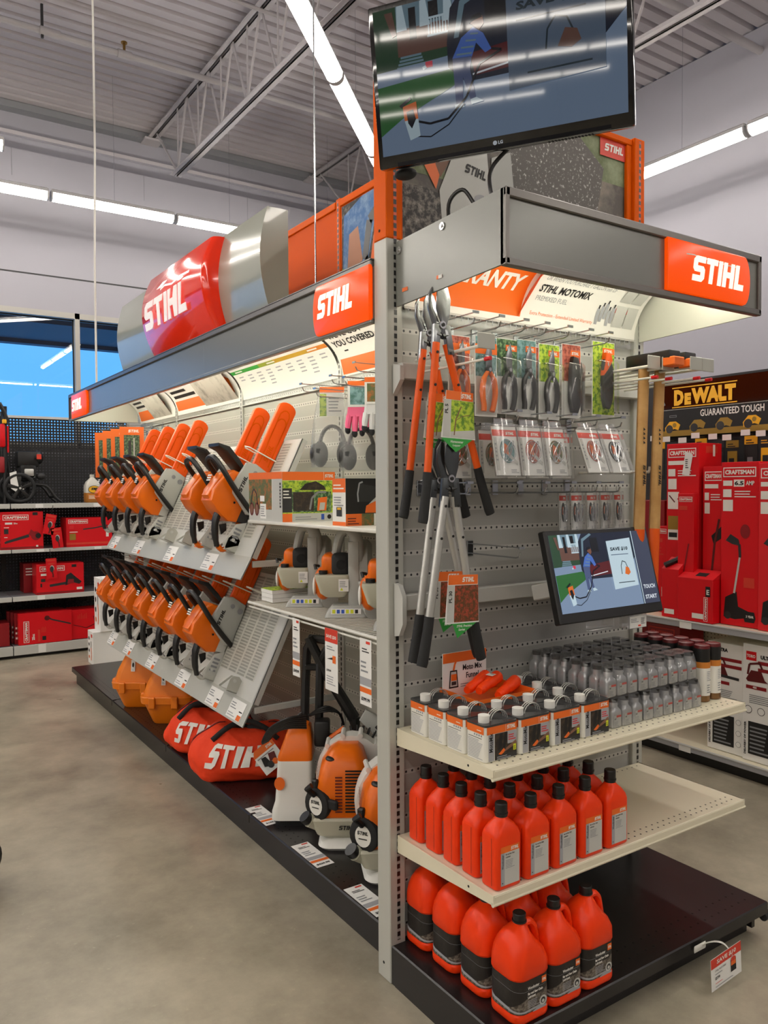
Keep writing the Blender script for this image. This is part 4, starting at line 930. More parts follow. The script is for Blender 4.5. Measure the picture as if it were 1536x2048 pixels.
def faceout(x, z, L, label, n=0):
    t = thing('faceout_arm', label, 'display arm', (x, .0, z), group='white display arms with price plates')
    b = B(); b.tube([(0, 0, .018), (0, -L, .018)], .0055, 'white_enamel', 8); b.done('arm', t)
    b = B(); b.box((-.034, -L - .004, .005), (.034, -L, .052), 'grey_paint', .004); b.done('price_plate', t)
    b = B(); b.tube([(.008, 0, -.022), (.008, -L, -.022)], .004, 'white_enamel', 8); b.done('lower_rod', t)
    b = B(); b.cyl((.008, -L + .012, -.022), (.008, -L - .012, -.022), .0062, 'red_tip', n=10); b.done('red_tip', t)
faceout(.10, 2.05, .35, 'white display arm with a grey plate carrying the orange loppers')
for k, (x, L) in enumerate(((.868, .35), (.945, .35), (1.02, .41), (1.09, .41))):
    faceout(x, 2.05, L, 'white display arm with a grey plate, %s from left in the four holding the mauls' % ORD[k])

# ---------------------------------------------------------------- loppers
def lopper(label, pv, le, re_, col, grip, bl, tagart, tl, sq=1.):
    t = thing('lopper', label, 'lopper', pv, group='loppers hanging at the left of the end cap')
    P = Vector(pv); L = Vector(le) - P; R = Vector(re_) - P
    # head
    b = B(); b.prism([(-.012, -.02), (.0, .0), (-.022, .05), (-.018, .1), (.0, .135), (.022, .118), (.034, .08), (.03, .035), (.018, .0), (.01, -.03)], -.006, -.001, bl, .001, 'y'); b.done('blade', t)
    b = B(); b.prism([(-.02, -.03), (-.03, .0), (-.048, .05), (-.046, .09), (-.03, .115), (-.036, .08), (-.03, .05), (-.012, .02), (.004, -.01), (.0, -.035)], .0, .007, bl, .001, 'y'); b.done('hook_blade', t)
    b = B(); b.cyl((0, -.011, 0), (0, .011, 0), .012, 'chrome', n=14); b.cyl((0, -.014, 0), (0, -.01, 0), .006, 'black', n=6); b.done('pivot_bolt', t)
    b = B()
    for s, E_ in ((-1, L), (1, R)):
        a = Vector((.018 * s, 0, -.028)); d = (E_ - a).normalized()
        b.prism([(a.x - .012, a.z + .03), (a.x + .012, a.z + .03), (a.x + d.x * .06 + .012, a.z - .06), (a.x + d.x * .06 - .012, a.z - .06)], -.008, .008, bl, .002, 'y')
        b.cyl((a.x * 1.2, 0, -.03), (a.x * .2, 0, -.034), .009, 'black', n=8)
    b.done('shank', t)
    for s, E_ in ((-1, L), (1, R)):
        a = Vector((.022 * s, .004 * s, -.055)); E_ = Vector(E_); m = a + (E_ - a) * (1 - grip)
        b = B(); b.tube([a, m], .0125 * sq, col, 12, flat=.8)
        for q in (.03, .13): c = a + (E_ - a).normalized() * q; b.cyl((c.x, c.y - .012, c.z), (c.x, c.y + .012, c.z), .0045, 'black', n=8)
        h = b.done('handle', t)
        b = B(); e2 = m + (E_ - m) * .92; out = Vector((.01 * s, 0, 0)); b.tube([m, m + (E_ - m) * .3, e2 + out * .4, E_ + out * .6], [.0145 * sq, .015 * sq, .0165 * sq, .0155 * sq], 'rubber', 12, flat=.85); b.done('grip', h)
    b = B(); side(b, tl, (1, 0, -.04), (.06, 0, 1)); tagart(b); b.at(); b.done('hang_tag', t)
def t5(b):
    b.prism([(0, 0), (.135, 0), (.12, .145), (.015, .145)], -.001, 0, 'paper'); b.rect(.015, .118, .121, .145, 'label_orange'); b.stihl(.074, .125, .014, 'white', width=.042); b.rect(.072, .118, .0735, .145, 'white', .001)
    b.rect(.006, .003, .034, .117, 'light_grey'); b.text('PL 5', .024, .075, .0125, 'ink', rot=90, bold=.03); b.poly([(.036, .003), (.133, .003), (.123, .117), (.036, .117)], 'leaf_print', .0006); b.poly([(.036, .003), (.133, .003), (.13, .03), (.036, .02)], 'light_grey', .0008); b.stroke([(.05, .01), (.055, .06), (.075, .1)], .004, 'skin_dark', .001); b.stroke([(.055, .055), (.08, .07), (.11, .075)], .002, 'skin_dark', .001)
    b.prism([(.0, .0), (.125, .0), (.06, -.042)], -.001, 0, 'green'); b.text('Homeowner', .036, -.014, .0085, 'white', width=.05, shear=.2, bold=.02); b.text('Lopper', .045, -.026, .0085, 'white', width=.03, shear=.2, bold=.02)
def t30(b):
    b.prism([(0, 0), (.135, 0), (.125, .15), (.008, .15)], -.001, 0, 'paper'); b.rect(.008, .12, .125, .15, 'label_orange'); b.stihl(.062, .128, .015, 'white', width=.05)
    b.rect(.006, .004, .032, .118, 'light_grey'); b.text('PL 30', .024, .065, .0125, 'ink', rot=90, bold=.03); b.poly([(.034, .004), (.133, .004), (.127, .118), (.034, .118)], 'autumn_print', .0006); b.disc(.085, .07, .014, 's_white_ts', .0008, n=7) if 0 else None
    b.prism([(.03, 0), (.125, 0), (.05, -.045)], -.001, 0, 'green'); b.text('STIHL Precision', .045, -.012, .0075, 'white', width=.06, shear=.2, bold=.02); b.text('Series', .052, -.023, .0075, 'white', width=.026, shear=.2, bold=.02)
lopper('orange handled lopper with open jaws, in front of its twin', (.05, -.2, 2.145), (-.018, -.2, 1.54), (.243, -.2, 1.562), 'handle_orange', .28, 'blade', t5, (-.155 + .13, -.03, -.345))
lopper('orange handled lopper hanging directly behind the front one', (.075, -.1, 2.14), (-.02, -.1, 1.553), (.225, -.1, 1.55), 'handle_orange', .28, 'blade', t5, (-.145 + .11, -.02, -.335))
lopper('silver handled lopper with dark jaws, in front of its twin', (.07, -.215, 1.675), (-.035, -.215, 1.105), (.19, -.215, 1.10), 'aluminium', .29, 'blade_dark', t30, (-.04, -.025, -.445), 1.1)
lopper('silver handled lopper hanging directly behind the front one', (.098, -.12, 1.67), (.0, -.12, 1.095), (.258, -.12, 1.085), 'aluminium', .29, 'blade_dark', t30, (-.045, -.02, -.44), 1.1)

# ---------------------------------------------------------------- mauls
def maul(x, label, lean):
    t = thing('splitting_maul', label, 'maul', (x, -.25, 2.06), group='wooden handled mauls at the right of the end cap')
    b = B(); b.tube([(0, 0, .02), (-.012 * lean, 0, -.25), (-.025 * lean, 0, -.57)], [.024, .024, .025], 'wood', 12, flat=.72, up=(1, 0, 0))
    side(b, (-.02 * lean, -.0185, -.2), (0, 0, -1), (1, 0, 0)); b.stihl(.135, -.007, .014, 'ink', .0012, width=.08)
    for i in range(4): b.poly([(i * .016, -.006), (i * .016 + .008, .006), (i * .016 + .012, -.006)], 'ink', .001)
    b.at(); b.done('handle', t)
    b = B(); b.tube([(-.025 * lean, 0, -.57), (-.036 * lean, 0, -.80)], [.0252, .026], 'handle_orange', 12, flat=.72, up=(1, 0, 0)); b.done('handle_end', t)
    b = B(); b.at(RZ(90)); b.prism([(-.13, -.03), (-.05, -.024), (-.03, -.03), (.05, -.03), (.06, -.026), (.06, .026), (.05, .03), (-.03, .03), (-.05, .024), (-.13, .03)], .015, .065, 'black', .005, 'z'); b.at(); b.done('head', t)
    b = B(); b.box((-.03, -.15, .008), (.03, -.10, .04), 'label_orange', .004); b.done('blade_guard', t)
maul(.945, 'wooden maul handle with orange end, left of the pair', 1.); maul(1.035, 'wooden maul handle with orange end, right of the pair', 1.1)
t = thing('handle_clip', 'white wire clip steadying the two wooden handles', 'hook', (.9, 0, 1.7))
b = B(); b.tube([(0, .016, 0), (0, -.2, 0), (.02, -.215, 0), (.12, -.215, 0), (.125, -.215, .02)], .005, 'white_enamel', 8); b.done('wire', t)

# ---------------------------------------------------------------- pruners and saws on cards
def card(b, w_, h_, art, m='paper'):
    b.box((-w_ / 2, -.001, -h_), (w_ / 2, .001, 0), m); side(b, (-w_ / 2, -.001, -h_), (1, 0, 0), (0, 0, 1)); art(b, w_, h_); b.at()
def pruner(label, x, y, zt, w_, h_, pic, kind, hcol):
    t = thing('tool_card', label, 'garden tool', (x, y, zt), group='hand tools on cards above the chain packs')
    b = B()
    def art(b, w_, h_):
        b.rect(.002, h_ * .5, w_ - .002, h_ - .002, pic); b.rect(w_ * .45, h_ * .84, w_ - .002, h_ * .92, 'label_orange', .001); b.stihl(w_ * .5, h_ * .86, h_ * .04, 'white', .0015, width=w_ * .4)
        if kind == 'prune_o': b.rect(.0, h_ * .78, w_, h_ * .9, 'label_orange', .0008); b.rect(.002, h_ * .02, w_ - .002, h_ * .5, 'light_grey')
        elif kind == 'saw_o': b.rect(.002, h_ * .02, w_ - .002, h_ * .5, pic)
    card(b, w_, h_, art); b.done('card', t)
    if kind.startswith('prune'):
        b = B(); b.prism([(-.012, -.1), (-.016, -.06), (-.004, -.03), (.004, -.015), (.012, -.05), (.012, -.1), (.004, -.115)], -.016, -.013, 'blade', .0008, 'y'); b.prism([(.004, -.1), (.016, -.06), (.014, -.04), (.006, -.085), (-.002, -.105)], -.012, -.009, 'blade', .0008, 'y'); b.done('blade', t)
        b = B(); b.cyl((0, -.02, -.105), (0, -.006, -.105), .011, 'blade_dark', n=12); b.cyl((0, -.022, -.105), (0, -.019, -.105), .006, 'chrome', n=10); b.done('pivot_bolt', t)
        for s in (-1, 1):
            b = B(); b.tube(cat([(s * .004, -.014, -.112), (s * .02, -.014, -.135), (s * .026, -.014, -.175), (s * .02, -.014, -.215), (s * .017 - .004, -.014, -.235)], 4), [.007] * 4 + [.009] * 6 + [.0085] * 7, hcol, 10, flat=1.1); b.done('handle', t)
    else:
        b = B(); q = [(-.012, -.045), (.012, -.05), (.02, -.075), (.017, -.12), (.025, -.17), (.022, -.22), (.01, -.245), (-.012, -.24), (-.024, -.2), (-.024, -.14), (-.02, -.08)]
        b.prism(q, -.026, -.006, 'black' if kind != 'saw_o' else 'dark', .004, 'y')
        if kind == 'saw_o': b.prism([(-.014, -.042), (.014, -.048), (.021, -.072), (-.004, -.105), (-.024, -.125)], -.028, -.005, 'handle_orange', .004, 'y')
        side(b, (-.006, -.028, -.085), (.2, 0, -1), (1, 0, .2)); b.disc(0, 0, .007, 'light_grey', .0018, ry=.003); b.at(); b.done('handle', t)
        b = B(); b.prism([(.016, -.07), (.034, -.09), (.037, -.15), (.032, -.205), (.02, -.22), (.022, -.16)], -.018, -.015, 'blade', .0005, 'y'); side(b, (.026, -.018, -.09), (0, 0, -1), (1, 0, 0)); b.stihl(.01, -.006, .009, 'ink', .001, width=.045); b.at(); b.done('saw_blade', t)
    b = B(); b.rr([(-h_ + .01, 0, -.016, w_ * .46, .016, .008), (-h_ * .3, 0, -.016, w_ * .46, .016, .008), (-h_ * .26, 0, -.014, w_ * .42, .012, .008)], 'film', 3); b.done('blister', t)
pruner('orange handled pruner on a card, nearest the arm plate', .2, -.235, 2.12, .09, .25, 'blue_print', 'prune_o', 'orange')
pruner('orange handled pruner on a card, half hidden behind the nearer orange one', .185, -.12, 2.14, .09, .25, 'red_print', 'prune_o', 'orange')
pruner('black handled pruner on a leafy card, first right of the orange pruners', .355, -.16, 2.14, .095, .25, 'garden_print', 'prune', 'black')
pruner('black handled pruner on a pale teal card', .445, -.16, 2.145, .09, .26, 'blue_print', 'prune', 'black')
pruner('black handled pruner under a white flowery card with orange band', .553, -.16, 2.14, .1, .26, 'leaf_print', 'prune', 'black')
pruner('black handled pruner in the row behind the pale teal card', .47, -.08, 2.145, .09, .26, 'garden_print', 'prune', 'black')
pruner('black handled pruner in the row behind the flowery card', .58, -.08, 2.145, .1, .26, 'red_print', 'prune', 'black')
pruner('black folding saw on a reddish card', .662, -.16, 2.15, .095, .26, 'red_print', 'saw', 'black')
pruner('black folding saw edge-on between the two other saws', .742, -.1, 2.15, .06, .26, 'garden_print', 'saw', 'black')
pruner('orange and grey folding saw on a yellow green card', .83, -.16, 2.175, .12, .27, 'leaf_print', 'saw_o', 'black')

# ---------------------------------------------------------------- chain packs
def pack(label, x, y, zt, w_, h_, tilt, pic, grp):
    t = thing('chain_pack', label, 'blister pack', group=grp); t.matrix_world = T(x, y, zt) @ RX(-tilt)
    b = B()
    def art(b, w_, h_):
        b.rect(0, h_ * .8, w_, h_ * .93, 'label_red'); b.stihl(w_ * .55, h_ * .83, h_ * .06, 'white', width=w_ * .36); b.rect(w_ * .04, h_ * .1, w_ * .16, h_ * .78, 'light_grey'); b.bars(w_ * .06, h_ * .3, w_ * .14, h_ * .7, 5, 'text_grey')
        b.disc(w_ * .55, h_ * .5, w_ * .3, pic, .0008, ry=h_ * .25); b.poly([(w_ * .5, h_ * .42), (w_ * .9, h_ * .2), (w_ * .95, h_ * .27), (w_ * .55, h_ * .5)], 'light_grey', .0012); b.poly([(w_ * .4, h_ * .45), (w_ * .45, h_ * .66), (w_ * .6, h_ * .6), (w_ * .58, h_ * .42)], 'label_orange', .0014); b.bars(w_ * .62, h_ * .05, w_ * .95, h_ * .14, 3, 'text_grey')
    card(b, w_, h_, art); b.done('card', t)
    b = B(); b.rr([(-h_ - .004, 0, -.006, w_ / 2 + .004, .012, .006), (.002, 0, -.006, w_ / 2 + .004, .012, .006)], 'clear', 3); b.rr([(.002, 0, -.004, w_ / 2 - .01, .004, .003), (.025, 0, -.004, w_ / 2 - .012, .004, .003)], 'clear', 3); b.done('blister', t)
    b = B()
    for k in range(3): b.tube([(w_ * .3 * cos(a * 2 * pi / 14) * (1 - .2 * k), -.013 - .001 * k, -h_ * .52 + h_ * .22 * sin(a * 2 * pi / 14 + k)) for a in range(14)], .0012, 'steel', 5, closed=True)
    b.done('saw_chain', t)
g1 = 'chain packs in the middle of the pegboard'
pics = ('blue_print', 'red_print', 'brush_print', 'red_print', 'dark')
nl = ['leftmost of the front packs', 'second from left', 'middle one', 'fourth from left', 'rightmost, printed with a person in black']
for k, x in enumerate((.262, .372, .478, .622, .73)):
    pack('clear chain pack with red banded card, %s' % nl[k], x, -.245 - (.02 if k > 2 else 0), 1.84, .102, .158, (10, 10, 10, 22, 22)[k], pics[k], g1)
for k, x in enumerate((.30, .40, .51, .62, .16)):
    pack('clear chain pack hanging in the second rank, %s' % ('behind the gap between first and second', 'behind the second', 'behind the third', 'left of the fourth', 'behind the orange lopper handle')[k], x, -.14, 1.835, .102, .158, 4, pics[(k + 2) % 4], g1)
for k, x in enumerate((.66, .70, .742, .782, .82, .856, .892, .93)):
    pack('narrow file pack with red header above the touch screen, %s from left' % ORD[k], x, -.12 - .02 * (k % 2), 1.625, .034, .14, 2, 'dark', 'narrow packs above the touch screen')

# ---------------------------------------------------------------- small things at the end cap
t = thing('wobbler_tag', 'save ten dollars price card on a curved white strip at the base front', 'price tag', (.86, -.552, .105))
b = B(); b.tube([(-.03, -.001, 0), (.03, -.001, 0)], .012, 'white', 6, flat=.15); b.tube(cat([(.02, 0, .004), (.035, -.03, .022), (.05, -.055, .022), (.06, -.075, .0), (.06, -.078, -.01)], 4), .012, 'white', 8, flat=.12, up=(1, 0, 0)); b.done('strip', t)
b = B(); side(b, (-.05, -.08, -.095), (1, 0, .08), (-.09, 0, 1)); b.box((0, 0, -.001), (.165, .108, 0), 'paper'); b.rect(0, .075, .165, .108, 'label_red'); b.text('SAVE $10', .03, .083, .016, 'white', .0012, width=.105, shear=.1, bold=.03); b.text('STIHL MOTOMIX', .02, .06, .006, 'ink', width=.06); b.bars(.02, .05, .06, .056, 1, 'text_grey'); b.text('$27.99', .02, .032, .011, 'ink', width=.025, bold=.03); b.bars(.02, .02, .06, .024, 1, 'red'); b.bars(.02, .008, .12, .014, 1, 'text_grey'); b.rect(.105, .024, .135, .066, 'ink', .0008); b.rect(.107, .045, .133, .06, 'label_orange', .001); b.disc(.12, .066, .014, 'label_red', .0012, ry=.008); b.at(); b.done('card', t)
t = thing('price_holder', 'clear plastic holder with a white price label under the touch screen', 'price holder', (.8, -.3, 1.14))
b = B(); b.box((0, 0, 0), (.105, .04, .05), 'clear', .003); b.box((-.15, .02, .005), (-.005, .06, .045), 'clear', .003); b.done('holder', t)
b = B(); side(b, (.008, -.001, .004), (1, 0, 0), (0, 0, 1)); b.rect(0, 0, .09, .042, 'paper'); b.bars(.006, .02, .05, .036, 3, 'text_grey'); b.bars(.06, .012, .085, .036, 6, 'ink'); b.rect(.045, .004, .06, .01, 'label_red', .001); b.at(); b.done('label', t)
b = B(); b.tube([(.05, .02, .05), (.05, .1, .07), (.05, .3, .08)], .003, 'steel', 6); b.done('hook', t)
# ---------------------------------------------------------------- slanted chainsaw displays
SL = radians(64); SU = Vector((cos(SL), 0, sin(SL))); SN = Vector((-sin(SL), 0, cos(SL)))
def display(zf, label):
    t = thing('saw_display', label, 'display rack', (0, 0, 0), group='slanted chainsaw displays')
    y0, y1 = 1.25, 3.63; o = Vector((.06, y1, zf)); L = .62
    F = frame(o, (0, -1, 0), SU)
    b = B(); b.at(F); b.box((0, 0, -.004), (y1 - y0, L, 0), 'light_grey'); b.box((y1 - y0 - .012, 0, -.03), (y1 - y0, L, 0), 'light_grey'); b.at(); p = b.done('side_frame', t)
    b = B(); b.rect(.06, .09, y1 - y0 - .08, L - .02, 'perf', 0)
    q = b.done('perforated_panel', t); q.matrix_world = F @ T(0, 0, .001); q.parent = t
    b = B(); b.add([(.06, y0, zf), (.06, y1, zf), (.004, y1, zf - .1), (.004, y0, zf - .1)], [(0, 1, 2, 3)], 'grey_paint', False); b.add([(.064, y0, zf - .004), (.064, y1, zf - .004), (.008, y1, zf - .104), (.008, y0, zf - .104)], [(3, 2, 1, 0)], 'grey_paint', False); b.done('lip', t)
    b = B(); b.box((.07, y0 + .004, zf - .05), (SP - .01, y0 + .02, zf - .02), 'light_grey', .002); b.done('bracket', t)
    b = B(); b.box((.07, y1 - .02, zf - .05), (SP - .01, y1 - .004, zf - .02), 'light_grey', .002); b.done('bracket', t)
    for k in range(8):
        y = 1.5 + .3 * k; u = y1 - y
        b = B(); b.at(F @ T(u, 0, 0)); b.box((-.06, .004, 0), (.05, .008, .055), 'grey_paint', .001); b.prism([(.0, .05), (.075, .0), (.075, .012), (.012, .055)], -.062, -.058, 'grey_paint', ax='x'); b.prism([(.004, .0), (.07, .0), (.085, .02), (.08, .05), (.06, .062), (.004, .06)], .046, .05, 'grey_paint', ax='x')
        b.cyl((.05, .06, .036), (.053, .06, .036), .009, 'light_grey', n=10); b.at(); b.done('saddle', t)
        b = B(); b.at(F @ T(u, 0, 0)); b.tube([(.02, .5, 0), (.02, .5, .16), (.045, .5, .172), (.07, .5, .16), (.07, .5, 0)], .0035, 'white_enamel', 6); b.at(); b.done('bar_holder', t)
    for y, w_ in (((1.35, .13),) if 0 else ()): pass
    return t
slots('perf', '#bdbdb3', '#262624', 0, 1, .0105, .0155, .45, .62, (.105, .8))
display(1.328, 'grey slanted perforated rack holding the upper row of chainsaws')
display(.641, 'grey slanted perforated rack holding the lower row of chainsaws')

def saw_master(kind):
    t = thing('chainsaw', '', 'chainsaw', group='chainsaws on the slanted racks')
    D = T(0, 0, -.032)
    b = B().at(D); b.prism([(.14, .03), (.125, .075), (.15, .15), (.18, .195), (.235, .205), (.33, .18), (.365, .15), (.37, .07), (.34, .03)], -.055, .095, 'orange', .014, 'y')
    b.prism([(.17, .17), (.2, .215), (.33, .192), (.36, .16)], -.03, .06, 'orange', .012, 'y')
    side(b, (.0, -.0555, -.032), (1, 0, 0), (0, 0, 1))
    for i in range(3): b.disc(.26 + .018 * i, .1, .005, 'void', .001, n=8)
    b.disc(.22, .085, .006, 'void', .001, n=8); b.at()
    side(b, (.15, -.0, .1695), (.9, 0, .1), (0, 1, 0))
    for i in range(3): b.rect(.12 + .012 * i, -.03, .127 + .012 * i, .02, 'white', .018)
    b.at(); b.done('engine_cover', t)
    b = B(); b.prism([(.15, -.05), (.14, .03), (.36, .05), (.40, .0), (.38, -.055)], -.05, .09, 'light_grey' if kind else 'dark', .008, 'y'); b.done('crankcase', t)
    b = B(); b.prism([(.2, -.06), (.19, -.02), (.255, .085), (.30, .105), (.42, .085), (.435, .04), (.42, -.045), (.36, -.052), (.26, -.052)], -.082, -.056, 'grey_plastic', .006, 'y'); side(b, (.2, -.0825, -.06), (1, 0, 0), (0, 0, 1)); b.stihl(.075, .112, .019, 'ink', .0012, width=.085); b.disc(.18, .035, .016, 'mid_grey', .001); b.disc(.19, .085, .012, 'mid_grey', .001); b.at(); b.done('sprocket_cover', t)
    hc = 'black' if kind else 'orange'
    b = B().at(D); b.tube(cat([(.18, 0, .12), (.11, 0, .115), (.05, 0, .09), (.0, 0, .055)], 4), [.018] * 5 + [.016] * 5 + [.013] * 3, 'black', 10, flat=1.3); b.prism([(.06, .06), (.1, .09), (.12, .06), (.09, .045)], -.006, .006, 'black', .002, 'y'); b.done('rear_grip', t)
    b = B().at(D); b.tube(cat([(.002, 0, .05), (-.004, 0, .02), (.04, 0, .0), (.15, 0, .0)], 4), .013, 'light_grey' if kind else 'orange', 10, flat=1.6)
    b.prism([(.0, .03), (.02, .055), (.13, .03), (.16, -.02), (.04, -.03)], -.05, -.042, 'light_grey', .003, 'y')
    side(b, (0, -.0505, -.032), (1, 0, 0), (0, 0, 1))
    for i in range(4): b.rect(.045 + .02 * i, -.01, .055 + .02 * i, .025, 'mid_grey', .001)
    b.at(); b.done('handle_guard', t)
    b = B().at(D); b.tube(cat([(.19, -.075, -.05), (.235, -.09, .05), (.285, -.088, .14), (.345, -.07, .225), (.375, -.03, .262), (.378, .03, .262), (.36, .085, .235), (.31, .11, .12), (.28, .105, .0)], 4), .0135, 'black', 10); b.done('front_handle', t)
    b = B().at(D); b.prism([(.375, .10), (.405, .17), (.43, .225), (.432, .272), (.446, .278), (.456, .22), (.425, .15), (.392, .095)], -.055, .085, 'black', .004, 'y')
    if not kind:
        side(b, (.40, -.01, .108), (0, 1, 0), (.3, 0, .9)); [b.rect(-.04, .012 * i, .06, .012 * i + .005, 'mid_grey', .014) for i in range(4)]; b.at()
    b.done('hand_guard', t)
    b = B(); a = [(.36, -.05), (.36, .045)] + [(.76 + .035 * sin(pi * k / 8), .045 - .05 * (1 - cos(pi * k / 8))) for k in range(9)]
    b.prism([(x, y) for x, y in a], -.062, -.034, 'scabbard', .006, 'y')
    side(b, (0, -.0625, 0), (1, 0, 0), (0, 0, 1)); b.stihl(.47, -.016, .026, 'orange_deep', .0012, width=.09)
    for e, c_ in ((.45, .745), (.58, .70)): b.stroke([(e, .022), (c_ - .02, .022), (c_, .01), (c_ + .006, -.004), (c_, -.02), (c_ - .02, -.03), (e, -.03)], .006, 'orange_deep', .0012)
    b.at(); b.done('scabbard', t)
    return t
def saw_M(y, zf): return Matrix(((SU.x, 0, SN.x, .012), (0, 1, 0, y), (SU.z, 0, SN.z, zf + .03), (0, 0, 0, 1)))
sa = saw_master(0); sb = saw_master(1)
ul = {0: 'first saw from the front end of the upper rack, beside the boxed kit', 1: 'second saw from the front end of the upper rack', 4: 'upper rack, first saw past the empty saddles, grey side cover showing', 5: 'upper rack, second saw past the empty saddles', 6: 'upper rack, third saw past the empty saddles', 7: 'farthest saw of the upper rack'}
for k in (0, 1, 4, 5, 6, 7):
    M = saw_M(1.5 + .3 * k, 1.328); lb = 'orange and black chainsaw, ' + ul[k]
    if k == 0: sa.matrix_world = M; sa['label'] = 'orange chainsaw nearest the front end of the upper rack, beside the boxed kit'
    else: dup(sa if k == 1 else sb, None, lb, M=M) if k != 4 else (setattr(sb, 'matrix_world', M), sb.__setitem__('label', lb))
for k in range(1, 8):
    dup(sb, None, 'orange and black chainsaw, %s' % ('first saw of the lower rack, beside the empty saddle' if k == 1 else 'farthest saw of the lower rack' if k == 7 else '%s saw from the front end of the lower rack' % ORD[k - 1]), M=saw_M(1.5 + .3 * k, .641))

def ptag(label, M, w_, h_, art, grp='price tags on the aisle run'):
    t = thing('price_tag', label, 'price tag', group=grp); t.matrix_world = M
    b = B(); b.box((0, 0, -.0006), (w_, h_, 0), 'paper'); art(b, w_, h_); b.done('card', t)
def lipart(b, w_, h_):
    b.rect(w_ * .72, h_ * .02, w_ * .98, h_ * .3, 'label_orange'); b.bars(w_ * .06, h_ * .5, w_ * .5, h_ * .9, 3, 'text_grey'); b.bars(w_ * .06, h_ * .1, w_ * .6, h_ * .35, 2, 'label_grey'); b.bars(w_ * .74, h_ * .45, w_ * .96, h_ * .6, 1, 'ink')
for zf, ys, row in ((1.328, (1.62, 2.22, 2.85, 3.4), 'upper'), (.641, (1.30, 1.58, 2.05, 2.6, 3.1, 3.5), 'lower')):
    for k, y in enumerate(ys):
        ptag('white price tag on the lip of the %s saw rack, %s from the front end' % (row, ORD[k]), frame(Vector((.010, y + .16, zf - .092)) + Vector((-.0026, 0, .0015)), (0, -1, 0), (.056, 0, .1)), .16, .09, lipart)
for zf, ys, row in ((1.328, (2.0, 3.15), 'upper'), (.641, (1.85, 2.75), 'lower')):
    for k, y in enumerate(ys):
        t = thing('brand_sticker', 'small orange logo sticker on the %s saw rack, %s' % (row, ('nearer one', 'farther one')[k]), 'sticker', group='orange stickers on the saw racks'); t.matrix_world = frame(Vector((.0605, y, zf + .003)) + SN * .001, (0, -1, 0), SU)
        b = B(); b.rect(0, 0, .06, .03, 'label_orange'); b.stihl(.008, .009, .012, 'white', .0012, width=.042); b.done('sticker_face', t)

# ---------------------------------------------------------------- section one shelves
s1 = thing('aisle_shelf', 'white enamelled solid shelf carrying the boxed kits', 'shelf', (0, 0, 1.505))
b = B(); b.box((.02, .085, -.014), (SP - .004, 1.2, 0), 'white_enamel', .004, 2); b.done('shelf_deck', s1)
b = B(); b.prism([(.04, -.014), (SP - .005, -.014), (SP - .005, -.06), (.04, -.024)], 1.19, 1.196, 'light_grey', ax='y'); b.done('shelf_bracket', s1)
s2 = thing('aisle_shelf', 'white wire shelf carrying the hand held blowers', 'shelf', (0, 0, 1.13))
b = B()
for i in range(38): b.cyl((.02, .1 + i * .029, 0), (SP - .01, .1 + i * .029, 0), .003, 'white_enamel', n=6)
for x in (.16, .32, .5): b.cyl((x, .085, -.006), (x, 1.195, -.006), .0035, 'white_enamel', n=6)
b.done('wire_deck', s2)
b = B(); b.cyl((.02, .085, .0), (.02, 1.195, .0), .0065, 'white_enamel', n=8); b.cyl((.024, .085, -.02), (.024, 1.195, -.02), .004, 'white_enamel', n=8); b.done('front_rail', s2)
# boxed kit with a toy-like clear window
kb = thing('boxed_kit', 'large boxed safety kit with an orange top band and green leaf print', 'box', (0, 0, 1.505))
x0, x1, y0, y1, H = .03, .285, .862, 1.2, .212
b = B(); b.box((x0, y0, 0), (x1, y1, H), 'white')
side(b, (x0, y1, 0), (0, -1, 0), (0, 0, 1)); w_ = y1 - y0
b.rect(0, .03, w_ * .7, H - .03, 'brush_print'); b.rect(0, 0, w_ * .72, .05, 'light_grey', .0009); b.rect(0, H - .03, w_, H, 'label_orange', .0007); b.rect(w_ * .72, 0, w_, H - .03, 'light_grey', .0008)
for dxx in (.03, .085): b.disc(dxx, .05, .022, 'maroon', .0012, ry=.03); b.disc(dxx, .05, .014, 'skin_dark', .0014, ry=.022)
b.stroke([(.02, .07), (.035, .12), (.055, .14), (.08, .12), (.092, .07)], .008, 'dark', .0012); b.rect(.12, .01, .18, .075, 'paper', .0012); b.rect(.12, .085, .165, .11, 'paper', .0012); b.bars(.125, .02, .175, .07, 5, 'text_grey', .0015); b.bars(w_ * .93, .06, w_ * .97, .17, 8, 'ink', .0012, fill=.7)
side(b, (x0, y0, 0), (1, 0, 0), (0, 0, 1)); w_ = x1 - x0
b.rect(0, H - .036, w_, H, 'label_orange'); b.rect(w_ * .78, H - .036, w_ * .785, H, 'white', .001); b.stihl(w_ * .8, H - .024, .014, 'white', .0012, width=.045)
b.rect(0, .03, w_, H - .037, 'leaf_print', .0004); b.rect(0, 0, w_, .035, 'light_grey', .0007); b.rect(.0, .0, .045, .035, 'label_orange', .0009); b.bars(.06, .008, .17, .026, 2, 'text_grey', .0011); b.rect(.185, .006, .2, .03, 'blue_jug', .0011); b.disc(.225, .018, .01, 'ink', .0011)
b.rect(.045, .04, .235, H - .085, 'garden_print', .0007); b.rect(.0, .04, .045, H - .07, 'dark', .0006); b.bars(.004, .1, .042, .14, 3, 'white', .001)
b.rect(.05, .045, .15, H - .087, 'photo_dark', .0009); b.poly([(.08, H - .078), (.11, H - .05), (.16, H - .04), (.2, H - .06), (.21, H - .078)], 'photo_dark', .001)
b.stroke([(.13, .05), (.14, .1), (.17, .125), (.21, .125)], .009, 'mid_grey', .0013); b.poly([(.165, .045), (.17, .1), (.215, .105), (.21, .045)], 'label_orange', .0012); b.poly([(.175, .048), (.18, .08), (.205, .08), (.2, .048)], 'light_grey', .0014); b.at(); b.done('carton', kb)
